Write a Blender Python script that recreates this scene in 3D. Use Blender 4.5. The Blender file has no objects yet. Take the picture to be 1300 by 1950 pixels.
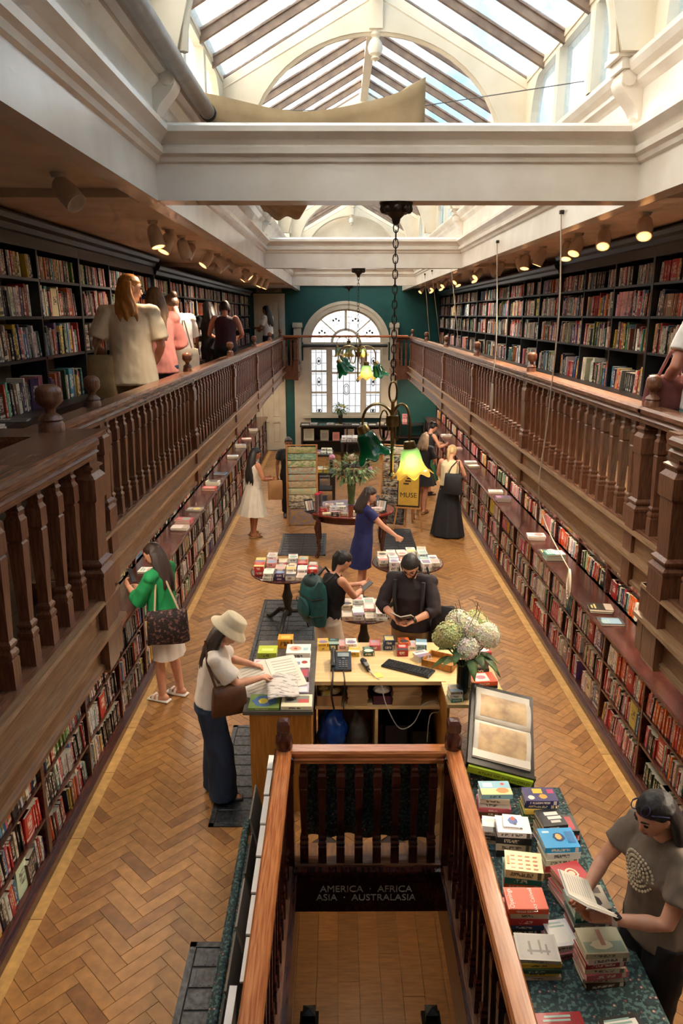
import bpy, bmesh, math, random
import numpy as np
from mathutils import Vector, Matrix, noise as mnoise
rnd = random.Random(7)
scene = bpy.context.scene
col = scene.collection
PI = math.pi

# ------------------------------------------------------------------ camera, sky, exposure
FPX, EYE = 1420.0, 3.9
TILT = math.atan(375 / FPX)
YAW = math.atan(6 / FPX * math.cos(TILT))
cam_data = bpy.data.cameras.new('camera')
cam_data.sensor_fit = 'VERTICAL'
cam_data.sensor_height = 36.0
cam_data.lens = FPX / 1950 * 36.0
cam_data.clip_start = 0.05
cam = bpy.data.objects.new('camera', cam_data)
cam.location = (0, 0, EYE)
cam.rotation_euler = (PI / 2 - TILT, 0, -YAW)
col.objects.link(cam)
scene.camera = cam
scene.view_settings.view_transform = 'Standard'
scene.view_settings.look = 'None'
scene.view_settings.gamma = 1.0
scene.view_settings.use_curve_mapping = False
scene.view_settings.exposure = 0.85

cy = scene.cycles
cy.max_bounces = 5; cy.diffuse_bounces = 3; cy.glossy_bounces = 3; cy.transmission_bounces = 4; cy.transparent_max_bounces = 12
cy.caustics_reflective = False; cy.caustics_refractive = False; cy.sample_clamp_indirect = 6.0; cy.use_adaptive_sampling = True; cy.adaptive_threshold = 0.11; cy.adaptive_min_samples = 12

world = bpy.data.worlds.new('sky')
scene.world = world
world.use_nodes = True
wn, wl = world.node_tree.nodes, world.node_tree.links
for n in list(wn): wn.remove(n)
w_out = wn.new('ShaderNodeOutputWorld'); w_bg = wn.new('ShaderNodeBackground')
w_tc = wn.new('ShaderNodeTexCoord'); w_sep = wn.new('ShaderNodeSeparateXYZ')
w_noise = wn.new('ShaderNodeTexNoise'); w_noise.inputs['Scale'].default_value = 2.2; w_noise.inputs['Detail'].default_value = 5
w_add = wn.new('ShaderNodeMath'); w_add.operation = 'MULTIPLY_ADD'; w_add.inputs[1].default_value = -0.55
w_ramp = wn.new('ShaderNodeMapRange'); w_ramp.interpolation_type = 'SMOOTHSTEP'; w_ramp.inputs[1].default_value = 0.46; w_ramp.inputs[2].default_value = 0.66
w_mix = wn.new('ShaderNodeMix'); w_mix.data_type = 'RGBA'
w_mix.inputs[6].default_value = (0.34, 0.62, 0.90, 1); w_mix.inputs[7].default_value = (3.5, 3.25, 2.9, 1)
wl.new(w_tc.outputs['Generated'], w_noise.inputs['Vector']); wl.new(w_tc.outputs['Generated'], w_sep.inputs[0])
w_haze = wn.new('ShaderNodeMath'); w_haze.operation = 'MULTIPLY_ADD'; w_haze.inputs[1].default_value = -0.32
w_hs = wn.new('ShaderNodeMath'); w_hs.operation = 'ADD'; w_hs.inputs[1].default_value = 0.22
wl.new(w_sep.outputs['X'], w_add.inputs[0]); wl.new(w_noise.outputs['Fac'], w_add.inputs[2])
wl.new(w_sep.outputs['Z'], w_haze.inputs[0]); wl.new(w_add.outputs[0], w_haze.inputs[2]); wl.new(w_haze.outputs[0], w_hs.inputs[0]); wl.new(w_hs.outputs[0], w_ramp.inputs[0]); wl.new(w_ramp.outputs[0], w_mix.inputs[0]); wl.new(w_mix.outputs[2], w_bg.inputs['Color'])
w_bg.inputs['Strength'].default_value = 1.15
wl.new(w_bg.outputs[0], w_out.inputs['Surface'])

def portal(loc, rot, sx, sy):
    l = bpy.data.lights.new('daylight_portal', 'AREA'); l.shape = 'RECTANGLE'; l.size = sx; l.size_y = sy
    l.cycles.is_portal = True
    o = bpy.data.objects.new('daylight_portal', l); o.location = loc; o.rotation_euler = rot; col.objects.link(o)
SLOPE = math.atan2(0.85, 1.55)
portal((-0.44, 10, 6.50), (0, -SLOPE, 0), 1.75, 25)
portal((1.16, 10, 6.50), (0, SLOPE, 0), 1.75, 25)
portal((0.21, 22.02, 2.7), (-PI / 2, 0, 0), 2.3, 3.2)

# ------------------------------------------------------------------ helpers
def lin(c):
    if isinstance(c, str):
        c = tuple(int(c[i:i + 2], 16) for i in (0, 2, 4))
    r = []
    for v in c[:3]:
        v /= 255.0
        r.append(v / 12.92 if v <= 0.04045 else ((v + 0.055) / 1.055) ** 2.4)
    return tuple(r) + (1.0,)

MATS = {}
def new_mat(name):
    m = bpy.data.materials.new(name); m.use_nodes = True
    MATS[name] = m
    return m, m.node_tree.nodes, m.node_tree.links, m.node_tree.nodes['Principled BSDF']

def mat(name, c1, c2=None, rough=0.6, scale=8.0, stretch=(1, 1, 1), metal=0.0, bump=0.0, lo=0.35, hi=0.65, detail=4.0, spec=None, coat=0.0, trans=0.0):
    if name in MATS: return MATS[name]
    m, N, L, b = new_mat(name)
    b.inputs['Roughness'].default_value = rough
    b.inputs['Metallic'].default_value = metal
    if spec is not None: b.inputs['Specular IOR Level'].default_value = spec
    if coat: b.inputs['Coat Weight'].default_value = coat; b.inputs['Coat Roughness'].default_value = 0.15
    if trans: b.inputs['Transmission Weight'].default_value = trans
    if c2 is None and bump == 0:
        b.inputs['Base Color'].default_value = lin(c1)
        return m
    tc = N.new('ShaderNodeTexCoord'); mp = N.new('ShaderNodeMapping'); mp.inputs['Scale'].default_value = stretch
    nz = N.new('ShaderNodeTexNoise'); nz.inputs['Scale'].default_value = scale; nz.inputs['Detail'].default_value = detail
    L.new(tc.outputs['Object'], mp.inputs[0]); L.new(mp.outputs[0], nz.inputs['Vector'])
    rp = N.new('ShaderNodeValToRGB')
    rp.color_ramp.elements[0].position = lo; rp.color_ramp.elements[0].color = lin(c1)
    rp.color_ramp.elements[1].position = hi; rp.color_ramp.elements[1].color = lin(c2 or c1)
    L.new(nz.outputs['Fac'], rp.inputs[0]); L.new(rp.outputs[0], b.inputs['Base Color'])
    if bump:
        bp = N.new('ShaderNodeBump'); bp.inputs['Strength'].default_value = bump; bp.inputs['Distance'].default_value = 0.01
        L.new(nz.outputs['Fac'], bp.inputs['Height']); L.new(bp.outputs[0], b.inputs['Normal'])
    return m

def col_mat(name, rough=0.5, grain=0.0, stretch=(1, 1, 1), scale=20, spec=0.4, bump=0.0):
    """colour from the mesh's own colour attribute, with a little grain"""
    if name in MATS: return MATS[name]
    m, N, L, b = new_mat(name)
    b.inputs['Roughness'].default_value = rough; b.inputs['Specular IOR Level'].default_value = spec
    at = N.new('ShaderNodeAttribute'); at.attribute_name = 'Col'
    if grain:
        tc = N.new('ShaderNodeTexCoord'); mp = N.new('ShaderNodeMapping'); mp.inputs['Scale'].default_value = stretch
        nz = N.new('ShaderNodeTexNoise'); nz.inputs['Scale'].default_value = scale; nz.inputs['Detail'].default_value = 4
        L.new(tc.outputs['Object'], mp.inputs[0]); L.new(mp.outputs[0], nz.inputs['Vector'])
        mr = N.new('ShaderNodeMapRange'); mr.inputs[1].default_value = 0.25; mr.inputs[2].default_value = 0.75
        mr.inputs[3].default_value = 1 - grain; mr.inputs[4].default_value = 1 + grain
        mx = N.new('ShaderNodeMix'); mx.data_type = 'RGBA'; mx.blend_type = 'MULTIPLY'; mx.inputs[0].default_value = 1
        L.new(nz.outputs['Fac'], mr.inputs[0]); L.new(at.outputs['Color'], mx.inputs[6]); L.new(mr.outputs[0], mx.inputs[7])
        L.new(mx.outputs[2], b.inputs['Base Color'])
        if bump:
            bp = N.new('ShaderNodeBump'); bp.inputs['Strength'].default_value = bump; bp.inputs['Distance'].default_value = 0.01
            L.new(nz.outputs['Fac'], bp.inputs['Height']); L.new(bp.outputs[0], b.inputs['Normal'])
    else:
        L.new(at.outputs['Color'], b.inputs['Base Color'])
    return m

def emit_mat(name, c, strength):
    if name in MATS: return MATS[name]
    m, N, L, b = new_mat(name)
    b.inputs['Base Color'].default_value = lin(c)
    b.inputs['Emission Color'].default_value = lin(c); b.inputs['Emission Strength'].default_value = strength
    return m

class MB:
    def __init__(s): s.v = []; s.f = []; s.m = []; s.c = []; s.uv = {}
    def add(s, vs, fs, m=0, c=None, M=None):
        o = len(s.v)
        if M is not None: vs = [M @ Vector(p) for p in vs]
        s.v.extend([tuple(p) for p in vs])
        for f in fs:
            s.f.append([i + o for i in f]); s.m.append(m); s.c.append(c)
        return s
    def box(s, x0, x1, y0, y1, z0, z1, m=0, c=None, M=None):
        vs = [(x0, y0, z0), (x1, y0, z0), (x1, y1, z0), (x0, y1, z0), (x0, y0, z1), (x1, y0, z1), (x1, y1, z1), (x0, y1, z1)]
        return s.add(vs, [(0, 3, 2, 1), (4, 5, 6, 7), (0, 1, 5, 4), (1, 2, 6, 5), (2, 3, 7, 6), (3, 0, 4, 7)], m, c, M)
    def cbox(s, cx, cy, cz, sx, sy, sz, m=0, c=None, M=None):
        return s.box(cx - sx / 2, cx + sx / 2, cy - sy / 2, cy + sy / 2, cz - sz / 2, cz + sz / 2, m, c, M)
    def bbox(s, x0, x1, y0, y1, z0, z1, b=0.004, m=0, c=None, M=None):
        """box with chamfered vertical and top edges"""
        b = min(b, (x1 - x0) / 3, (y1 - y0) / 3, (z1 - z0) / 3)
        r = []
        for z, i in ((z0, b), (z0 + b, 0), (z1 - b, 0), (z1, b)):
            xa, xb, ya, yb = x0 + i, x1 - i, y0 + i, y1 - i
            r.append([(xa + b, ya, z), (xb - b, ya, z), (xb, ya + b, z), (xb, yb - b, z), (xb - b, yb, z), (xa + b, yb, z), (xa, yb - b, z), (xa, ya + b, z)])
        return s.loft(r, True, True, m, c, M)
    def loft(s, rings, cap0=True, cap1=True, m=0, c=None, M=None, closed=True):
        n = len(rings[0]); vs = [p for r in rings for p in r]; fs = []
        for i in range(len(rings) - 1):
            for j in range(n if closed else n - 1):
                k = (j + 1) % n
                fs.append((i * n + j, i * n + k, (i + 1) * n + k, (i + 1) * n + j))
        if cap0: fs.append(tuple(range(n - 1, -1, -1)))
        if cap1: fs.append(tuple(range((len(rings) - 1) * n, len(rings) * n)))
        return s.add(vs, fs, m, c, M)
    def prism(s, poly, axis, a0, a1, m=0, c=None, M=None):
        def p3(p, a):
            return {'x': (a, p[0], p[1]), 'y': (p[0], a, p[1]), 'z': (p[0], p[1], a)}[axis]
        return s.loft([[p3(p, a0) for p in poly], [p3(p, a1) for p in poly]], True, True, m, c, M)
    def lathe(s, prof, n=12, o=(0, 0, 0), m=0, c=None, M=None, phase=0.0, sx=1.0, sy=1.0, square=False):
        rings = []
        for r, z in prof:
            rr = r * (math.sqrt(2) if square else 1)
            rings.append([(o[0] + sx * rr * math.cos(2 * PI * k / n + phase), o[1] + sy * rr * math.sin(2 * PI * k / n + phase), o[2] + z) for k in range(n)])
        return s.loft(rings, True, True, m, c, M)
    def sq(s, prof, o=(0, 0, 0), m=0, c=None, M=None):
        return s.lathe(prof, 4, o, m, c, M, PI / 4, square=True)
    def tube(s, pts, r, n=8, m=0, c=None, M=None, cap=True, closed=False):
        pts = [Vector(p) for p in pts]; k = len(pts); rings = []
        rs = r if isinstance(r, (list, tuple)) else [r] * k
        up = None
        for i in range(k):
            if closed: t = (pts[(i + 1) % k] - pts[i - 1])
            else: t = pts[min(i + 1, k - 1)] - pts[max(i - 1, 0)]
            if t.length < 1e-9: t = Vector((0, 0, 1))
            t.normalize()
            if up is None:
                up = Vector((0, 0, 1)) if abs(t.z) < 0.9 else Vector((1, 0, 0))
            a = t.cross(up)
            if a.length < 1e-6: a = t.cross(Vector((0, 1, 0)))
            a.normalize(); b = a.cross(t).normalized(); up = b
            rings.append([pts[i] + rs[i] * (math.cos(2 * PI * j / n) * a + math.sin(2 * PI * j / n) * b) for j in range(n)])
        if closed: rings.append(rings[0]); cap = False
        return s.loft(rings, cap, cap, m, c, M)
    def ell(s, o, r, n=12, k=8, m=0, c=None, M=None):
        rings = []
        for i in range(1, k):
            a = PI * i / k
            rings.append([(o[0] + r[0] * math.sin(a) * math.cos(2 * PI * j / n), o[1] + r[1] * math.sin(a) * math.sin(2 * PI * j / n), o[2] - r[2] * math.cos(a)) for j in range(n)])
        return s.loft(rings, True, True, m, c, M)
    def mesh(s, name, mats, smooth=False, angle=None):
        me = bpy.data.meshes.new(name)
        me.from_pydata(s.v, [], s.f)
        for mt in (mats if isinstance(mats, (list, tuple)) else [mats]): me.materials.append(mt)
        if any(s.m): me.polygons.foreach_set('material_index', s.m)
        if any(c is not None for c in s.c):
            at = me.color_attributes.new('Col', 'FLOAT_COLOR', 'CORNER')
            arr = []
            for f, c in zip(s.f, s.c):
                cc = c if c is not None else (0.8, 0.8, 0.8, 1)
                arr.extend(list(cc) * len(f))
            at.data.foreach_set('color', arr)
        if s.uv:
            uv = me.uv_layers.new(name='UVMap'); arr = []
            for i, f in enumerate(s.f):
                u = s.uv.get(i)
                arr.extend(u if u else [-1.0, -1.0] * len(f))
            uv.data.foreach_set('uv', arr)
        if smooth:
            me.polygons.foreach_set('use_smooth', [True] * len(me.polygons))
            if angle: me.set_sharp_from_angle(angle=math.radians(angle))
        me.update()
        return me
    def build(s, name, mats, parent=None, smooth=False, angle=40, loc=None, rot=None):
        return put(name, s.mesh(name, mats, smooth, angle), parent, loc, rot)

def spl(pts, n=6):
    p = [Vector(q) for q in pts]; out = []
    for i in range(len(p) - 1):
        a, b_, c, d = p[max(i - 1, 0)], p[i], p[i + 1], p[min(i + 2, len(p) - 1)]
        for k in range(n):
            t = k / n; out.append(.5 * ((2 * b_) + (c - a) * t + (2 * a - 5 * b_ + 4 * c - d) * t * t + (3 * b_ - a - 3 * c + d) * t ** 3))
    return out + [p[-1]]

def put(name, me, parent=None, loc=None, rot=None):
    o = bpy.data.objects.new(name, me); col.objects.link(o)
    if parent is not None: o.parent = parent
    if loc is not None: o.location = loc
    if rot is not None: o.rotation_euler = rot
    return o
def tag(o, label=None, cat=None, group=None, kind=None):
    if label: o['label'] = label
    if cat: o['category'] = cat
    if group: o['group'] = group
    if kind: o['kind'] = kind
    return o
def thing(name, label=None, cat=None, loc=(0, 0, 0), rotz=0.0, group=None, kind=None):
    o = bpy.data.objects.new(name, None); o.empty_display_size = 0.1; col.objects.link(o)
    o.location = loc; o.rotation_euler = (0, 0, rotz)
    return tag(o, label, cat, group, kind)
def struct(name, label=None):
    return thing(name, label, None, kind='structure')
def txt(name, s, size, mt, parent, loc, rot, extrude=0.002, align='CENTER', space=1.0, sx=1.0):
    c = bpy.data.curves.new(name, 'FONT'); c.body = s; c.size = size; c.extrude = extrude
    c.align_x = align; c.align_y = 'CENTER'; c.space_character = space; c.resolution_u = 3
    o = bpy.data.objects.new(name, c); col.objects.link(o)
    bpy.context.view_layer.update()
    me = bpy.data.meshes.new_from_object(o)
    bpy.data.objects.remove(o); bpy.data.curves.remove(c)
    me.materials.clear(); me.materials.append(mt)
    ob = put(name, me, parent, loc, rot); ob.scale = (sx, 1, 1)
    return ob
def project(p):
    a = -YAW; X = p[0] * math.cos(a) + p[1] * math.sin(a); Y = -p[0] * math.sin(a) + p[1] * math.cos(a); Z = p[2] - EYE
    d = Y * math.cos(TILT) - Z * math.sin(TILT)
    if d < 0.2: return None
    return 650 + FPX * X / d, 975 - FPX * (Y * math.sin(TILT) + Z * math.cos(TILT)) / d, d

C0 = 0.215           # middle of the hall
RC = 0.36            # middle of the roof
YF = 22.1            # far wall
Y0 = -2.6            # wall behind the viewer
def S(side, d): return C0 + side * d

M_PLASTER = mat('white_plaster', 'e8dccd', 'dccdbb', 0.22, 3.0, bump=0.08)
M_PLASTER_MATT = mat('matt_plaster', 'd9c7b6', 'c9b5a3', 0.75, 4.0)
M_OAK = mat('dark_oak', '6b4230', '8f6045', 0.30, 14, (8, 8, 0.8), bump=0.04)
M_OAK_Y = mat('dark_oak_long', '6b4330', '8e6247', 0.26, 14, (8, 0.6, 8), bump=0.04)
M_FASCIA = mat('oak_fascia', '8c6647', 'a9835f', 0.38, 14, (8, 0.5, 8), bump=0.04)
M_DARK = mat('black_brown_shelf', '1d1716', '33241f', 0.42, 9, (6, 0.6, 6))
M_MAHOG = mat('mahogany', '2f1714', '55291f', 0.25, 9, (6, 0.6, 6), coat=0.3)
M_MAHOG_Z = mat('mahogany_post', '3a1a14', '4c241b', 0.25, 12, (8, 8, 0.8), coat=0.3)
M_TEAL = mat('teal_paint', '0f4a48', '15544f', 0.55, 2.0)
M_CREAM = mat('cream_paint', 'dccfb8', 'd2c3aa', 0.4, 3.0)
M_RAFTER = mat('brown_rafter', '6b5446', '87705e', 0.5, 8)
M_BRASS = mat('aged_brass', '8a7448', 'a89468', 0.3, 20, metal=1.0)
M_BLACK = mat('black_metal', '15130f', '221f1a', 0.45, 20)
M_IRON = mat('bronze_iron', '2a211c', '3a2d25', 0.45, 20, metal=0.6)
# ------------------------------------------------------------------ the room shell
WX0, WX1, WY1 = -0.36, 0.80, 4.66      # stairwell opening
floor = struct('floor')
tag(floor, 'worn oak herringbone parquet floor of the long hall')
b = MB()
M_SUB = mat('subfloor', '3a2a1e', '2c2018', 0.8, 6)
for x0, x1, y0, y1 in ((-2.75, WX0, Y0, YF), (WX1, 3.1, Y0, YF), (WX0, WX1, WY1, YF)):
    b.box(x0, x1, y0, y1, -0.30, -0.008)
b.build('subfloor', M_SUB, floor)
M_PLANK = col_mat('oak_plank', 0.42, 0.28, (1, 1, 1), 14, 0.4, 0.05)
XL, XR = S(-1, 2.31), S(1, 2.31)
GRATES = [(-1.03, -0.60, 5.05, 6.55), (-1.05, -0.28, 7.6, 9.9), (-1.02, -0.22, 11.9, 13.2), (0.72, 1.35, 11.6, 13.5), (-1.0, -0.25, 14.2, 16.2),
          (-0.95, -0.66, 1.0, 3.93), (0.75, 1.3, 14.2, 16.2)]
GRATES = [(x0, x1, y0, y1) for x0, x1, y0, y1 in GRATES]
def plank_geo(b, M, L, W, c, z):
    e = 0.0016
    b.box(-L / 2 + e, L / 2 - e, -W / 2 + e, W / 2 - e, -0.012, z, 0, c, M)
PW = 0.090; PN = 4; PLN = PW * PN
planks = []
ca = math.cos(PI / 4)
ext = 155
for i in range(-ext, ext):
    for k in range(-20, 21):
        for kind in (0, 1):
            if kind == 0:
                cx, cy = (i + 2 * PN * k + PN / 2) * PW, (i + 0.5) * PW; ang = 0
            else:
                cx, cy = (i + 0.5) * PW, (i - 2 * PN + 1 + 2 * PN * k + PN / 2) * PW; ang = PI / 2
            X = (cx - cy) * ca + C0; Y = (cx + cy) * ca + 10
            if X < XL - 0.02 or X > XR + 0.02 or Y < 0.4 or Y > YF - 0.1: continue
            if WX0 - 0.16 < X < WX1 + 0.16 and Y < WY1 + 0.16: continue
            if any(x0 + 0.17 < X < x1 - 0.17 and y0 + 0.17 < Y < y1 - 0.17 for x0, x1, y0, y1 in GRATES): continue
            t = rnd.random(); w = rnd.uniform(0.86, 1.08)
            base = lin('996c3c') if t > 0.25 else lin('8b5f34') if t > 0.1 else lin('7f552e')
            c = tuple(v * w for v in base[:3]) + (1,)
            planks.append((X, Y, ang + PI / 4, c, rnd.uniform(-0.0007, 0.0007)))
for sx, x in ((-1, XL + 0.06), (1, XR - 0.06)):          # border boards along the shelves
    y = 1.0
    while y < YF - 0.4:
        l = rnd.uniform(0.7, 1.2); w = rnd.uniform(0.85, 1.1)
        planks.append((x, y + l / 2, PI / 2, tuple(v * w for v in lin('b58c52')[:3]) + (1,), 0.0022, l - 0.004, 0.118)); y += l
def psize(p):
    q = project((p[0], p[1], 0))
    if q is None or not (0 < q[0] < 1300 and 0 < q[1] < 1950): return 0
    return 1 / q[2]
planks.sort(key=psize, reverse=True)
rest = MB()
for n_, p in enumerate(planks):
    L_, W_ = (p[5], p[6]) if len(p) > 5 else (PLN, PW)
    M = Matrix.Translation((p[0], p[1], 0)) @ Matrix.Rotation(p[2], 4, 'Z')
    if n_ < 290:
        b = MB(); plank_geo(b, Matrix.Identity(4), L_, W_, p[3], p[4])
        b.build('plank', M_PLANK, floor, loc=(p[0], p[1], 0), rot=(0, 0, p[2]))
    else:
        plank_geo(rest, M, L_, W_, p[3], p[4])
kb = MB(); kb.box(WX0 - 0.22, WX0 + 0.0, 0, WY1 + 0.2, -0.01, 0.004); kb.box(WX1, WX1 + 0.22, 0, WY1 + 0.2, -0.01, 0.004); kb.box(WX0 - 0.22, WX1 + 0.22, WY1, WY1 + 0.2, -0.01, 0.0045)
kb.build('well_border', mat('oak_border', '6f4a2e', '8a6240', 0.45, 9, (6, 1, 6)), floor)
tag(rest.build('planks_further_back', M_PLANK, floor), kind='stuff')
# cast iron floor grilles
M_GRATE = mat('cast_iron_grille', '23252a', '4a4d52', 0.38, 30, metal=0.5, bump=0.2)
M_GRATE_D = mat('grille_pit', '121314', None, 0.7)
n_tile = 0
for gi, (x0, x1, y0, y1) in enumerate(GRATES):
    g = thing('floor_grille', kind='structure')
    g.parent = floor; g.location = ((x0 + x1) / 2, (y0 + y1) / 2, 0)
    b = MB(); w, l = (x1 - x0) / 2, (y1 - y0) / 2
    for a in ((-w, w, -l, -l + 0.04), (-w, w, l - 0.04, l), (-w, -w + 0.04, -l, l), (w - 0.04, w, -l, l)):
        b.box(a[0], a[1], a[2], a[3], -0.008, 0.008)
    b.box(-w, w, -l, l, -0.0079, 0.0015, 1)
    b.build('grille_frame', [M_GRATE, M_GRATE_D], g)
    nx = max(1, round((2 * w - 0.08) / 0.32)); ny = max(1, round((2 * l - 0.08) / 0.15))
    for ix in range(nx):
        for iy in range(ny):
            cx = -w + 0.04 + (ix + 0.5) * (2 * w - 0.08) / nx; cy = -l + 0.04 + (iy + 0.5) * (2 * l - 0.08) / ny
            tw, tl = (2 * w - 0.08) / nx / 2 - 0.006, (2 * l - 0.08) / ny / 2 - 0.006
            b = MB()
            b.bbox(cx - tw, cx + tw, cy - tl, cy + tl, -0.002, 0.006, 0.003)
            for q in range(4):
                xx = cx - tw + (q + 0.5) * tw / 2
                b.box(xx - 0.006, xx + 0.006, cy - tl * 0.85, cy + tl * 0.85, 0.006, 0.0082)
            b.build('iron_tile', M_GRATE, g)

walls = {}
for nm, x0, x1 in (('wall_left', S(-1, 2.93) - 0.25, S(-1, 2.93)), ('wall_right', S(1, 2.93), S(1, 2.93) + 0.25)):
    w = struct(nm); MB().box(x0, x1, Y0, YF, 0, 4.75).build('plaster', mat('shelf_wall', 'a08d7c', '8c7a6b', 0.8, 4), w)
w = struct('wall_front'); MB().box(-3.2, 3.6, Y0 - 0.25, Y0, -2.8, 7.2).build('plaster', M_PLASTER_MATT, w)

# far wall with the arched window opening
WCX, WA, WB, WSP, WSILL = 0.215, 1.06, 0.94, 3.14, 1.05
def arch_z(x, a, bb, sp):
    t = 1 - ((x - WCX) / a) ** 2
    return sp + bb * math.sqrt(max(t, 0))
w = struct('wall_back'); b = MB()
xs = [-2.95, WCX - WA - 0.04] + [WCX + (WA + 0.04) * math.sin(PI * (i / 24 - 0.5)) for i in range(1, 24)] + [WCX + WA + 0.04, 3.4]
for i in range(len(xs) - 1):
    xa, xb = xs[i], xs[i + 1]
    if i == 0 or i == len(xs) - 2: b.box(xa, xb, YF, YF + 0.3, -0.3, 7.0)
    else:
        za, zb = arch_z(xa, WA + 0.04, WB + 0.04, WSP), arch_z(xb, WA + 0.04, WB + 0.04, WSP)
        b.box(xa, xb, YF, YF + 0.3, -0.3, WSILL)
        vs = [(xa, YF, za), (xb, YF, zb), (xb, YF + 0.3, zb), (xa, YF + 0.3, za), (xa, YF, 7), (xb, YF, 7), (xb, YF + 0.3, 7), (xa, YF + 0.3, 7)]
        b.add(vs, [(0, 3, 2, 1), (4, 5, 6, 7), (0, 1, 5, 4), (1, 2, 6, 5), (2, 3, 7, 6), (3, 0, 4, 7)])
b.build('teal_plaster', M_TEAL, w)

# gallery floors, fronts, ceilings
for side, nm in ((-1, 'left'), (1, 'right')):
    g = struct('trim_' + ('1' if side < 0 else '2'))
    tag(g, 'oak gallery edge with ledge and fascia on the %s side' % nm)
    def D(d0, d1): return tuple(sorted((S(side, d0), S(side, d1))))
    b = MB(); x0, x1 = D(1.74, 2.93); b.box(x0, x1, Y0, YF, 2.24, 2.47)
    x0, x1 = D(1.44, 1.76); b.box(x0, x1, Y0, 3.56, 2.24, 2.47)
    b.build('gallery_slab', M_PLASTER_MATT, g)
    b = MB(); x0, x1 = D(1.76, 2.93); b.box(x0, x1, Y0, YF, 2.47, 2.48); x0, x1 = D(1.46, 1.78); b.box(x0, x1, Y0, 3.54, 2.47, 2.481)
    b.build('gallery_boards', mat('gallery_boards', '6a4a30', '8a6440', 0.45, 9, (6, .5, 6)), g)
    prof = [(1.80, 2.565), (1.655, 2.565), (1.648, 2.55), (1.665, 2.535), (1.69, 2.525), (1.69, 2.415), (1.63, 2.412), (1.625, 2.395), (1.645, 2.385), (1.665, 2.36), (1.70, 2.35), (1.70, 2.235), (1.68, 2.225), (1.68, 2.205), (1.80, 2.205)]
    def edge(dd, ya, yb, nm_='fascia'):
        b = MB(); poly = [(S(side, d + dd), z) for d, z in prof]
        if side > 0: poly = poly[::-1]
        b.prism(poly, 'y', ya, yb); b.build(nm_, M_FASCIA, g)
    ys = [3.62, 4.65, 7.65, 10.72, 13.8, 16.95, 20.15, 20.6]
    for a, bb in zip(ys, ys[1:]): edge(0, a, bb)
    edge(-0.31, Y0, 0.6); edge(-0.31, 0.6, 3.62); edge(-0.36, 20.6, YF)
    b = MB(); x0, x1 = D(1.32, 1.80); b.box(x0, x1, 20.55, 20.64, 2.205, 2.565); x0, x1 = D(1.36, 1.76); b.box(x0, x1, 20.6, YF, 2.24, 2.48)
    x0, x1 = D(1.35, 1.75); b.box(x0, x1, 3.56, 3.63, 2.205, 2.565)
    b.build('return_fascia', M_OAK, g)

ceil = struct('ceiling')
tag(ceil, 'white plaster beams, cornices and glazed timber roof over the hall')
BD = 1.45
def ent(side):
    return [(BD + 0.30, 4.64), (BD + 0.16, 4.64), (BD + 0.14, 4.60), (BD + 0.12, 4.57), (BD, 4.57), (BD, 4.775), (BD - 0.02, 4.785), (BD - 0.03, 4.81), (BD - 0.055, 4.825),
            (BD - 0.06, 4.86), (BD - 0.035, 4.875), (BD - 0.06, 4.90), (BD - 0.10, 4.935), (BD - 0.10, 4.965), (BD - 0.02, 4.985), (BD + 0.01, 5.02), (BD + 0.03, 5.05), (BD + 0.03, 5.22), (BD + 0.01, 5.235), (BD - 0.02, 5.26), (BD - 0.02, 5.29),
            (BD - 0.06, 5.31), (BD - 0.08, 5.345), (BD - 0.08, 5.37), (BD + 0.02, 5.385), (BD + 0.04, 5.42), (BD + 0.30, 5.42)]
TR = [1.6, 4.95, 8.10, 11.65, 15.0, 18.35, 21.75]
CB = [4.95, 11.65, 18.4]
for side in (-1, 1):
    poly = [(RC + side * d, z) for d, z in ent(side)]
    if side > 0: poly = poly[::-1]
    for ya, yb in ((Y0, 4.95), (4.95, 11.65), (11.65, 18.4), (18.4, YF)):
        MB().prism(poly, 'y', ya, yb).build('entablature_beam', M_PLASTER, ceil)
    xa, xb = sorted((RC + side * (BD + 0.17), S(side, 3.0)))
    MB().box(xa, xb, Y0, YF, 4.636, 4.76).build('gallery_ceiling', M_PLASTER_MATT, ceil)
    for y in CB:
        MB().box(xa, xb, y - 0.12, y + 0.12, 4.585, 4.645).build('ceiling_rib', M_PLASTER_MATT, ceil)
cprof = [(0.10, 4.57), (-0.10, 4.57), (-0.10, 4.775), (-0.115, 4.785), (-0.12, 4.81), (-0.145, 4.825), (-0.15, 4.86), (-0.125, 4.875), (-0.15, 4.90), (-0.19, 4.935), (-0.19, 4.965), (-0.12, 4.985), (-0.1, 5.0), (0.1, 5.0)]
for y in CB:
    MB().prism([(y + a, z) for a, z in cprof], 'x', RC - BD - 0.01, RC + BD + 0.01).build('cross_beam', M_PLASTER, ceil)
# scroll brackets under the upper cornice
def console(x, y, side):
    b = MB(); n = 0.085
    b.box(-0.02, 0.14, -n - 0.02, n + 0.02, 0.34, 0.44); b.box(-0.02, 0.17, -n - 0.04, n + 0.04, 0.40, 0.43)
    pr = []
    for i in range(13):
        t = i / 12; pr.append((0.012 + 0.105 * (0.5 + 0.5 * math.cos(PI * t)) + 0.022 * math.sin(2.3 * PI * t), 0.34 - 0.34 * t))
    poly = [(-0.02, 0.34)] + pr + [(-0.02, 0.0)]
    b.prism(poly[::-1], 'y', -n, n)
    b.tube([(0.085, -n - 0.012, 0.29), (0.085, n + 0.012, 0.29)], 0.045, 12); b.tube([(0.04, -n - 0.008, 0.05), (0.04, n + 0.008, 0.05)], 0.026, 12)
    o = b.build('scroll_bracket', M_PLASTER, ceil, True, 40, loc=(x, y, 4.985)); o.rotation_euler = (0, 0, 0 if side < 0 else PI)
for side in (-1, 1):
    for y in CB: console(RC + side * (BD + 0.02), y + 0.12, side)

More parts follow.
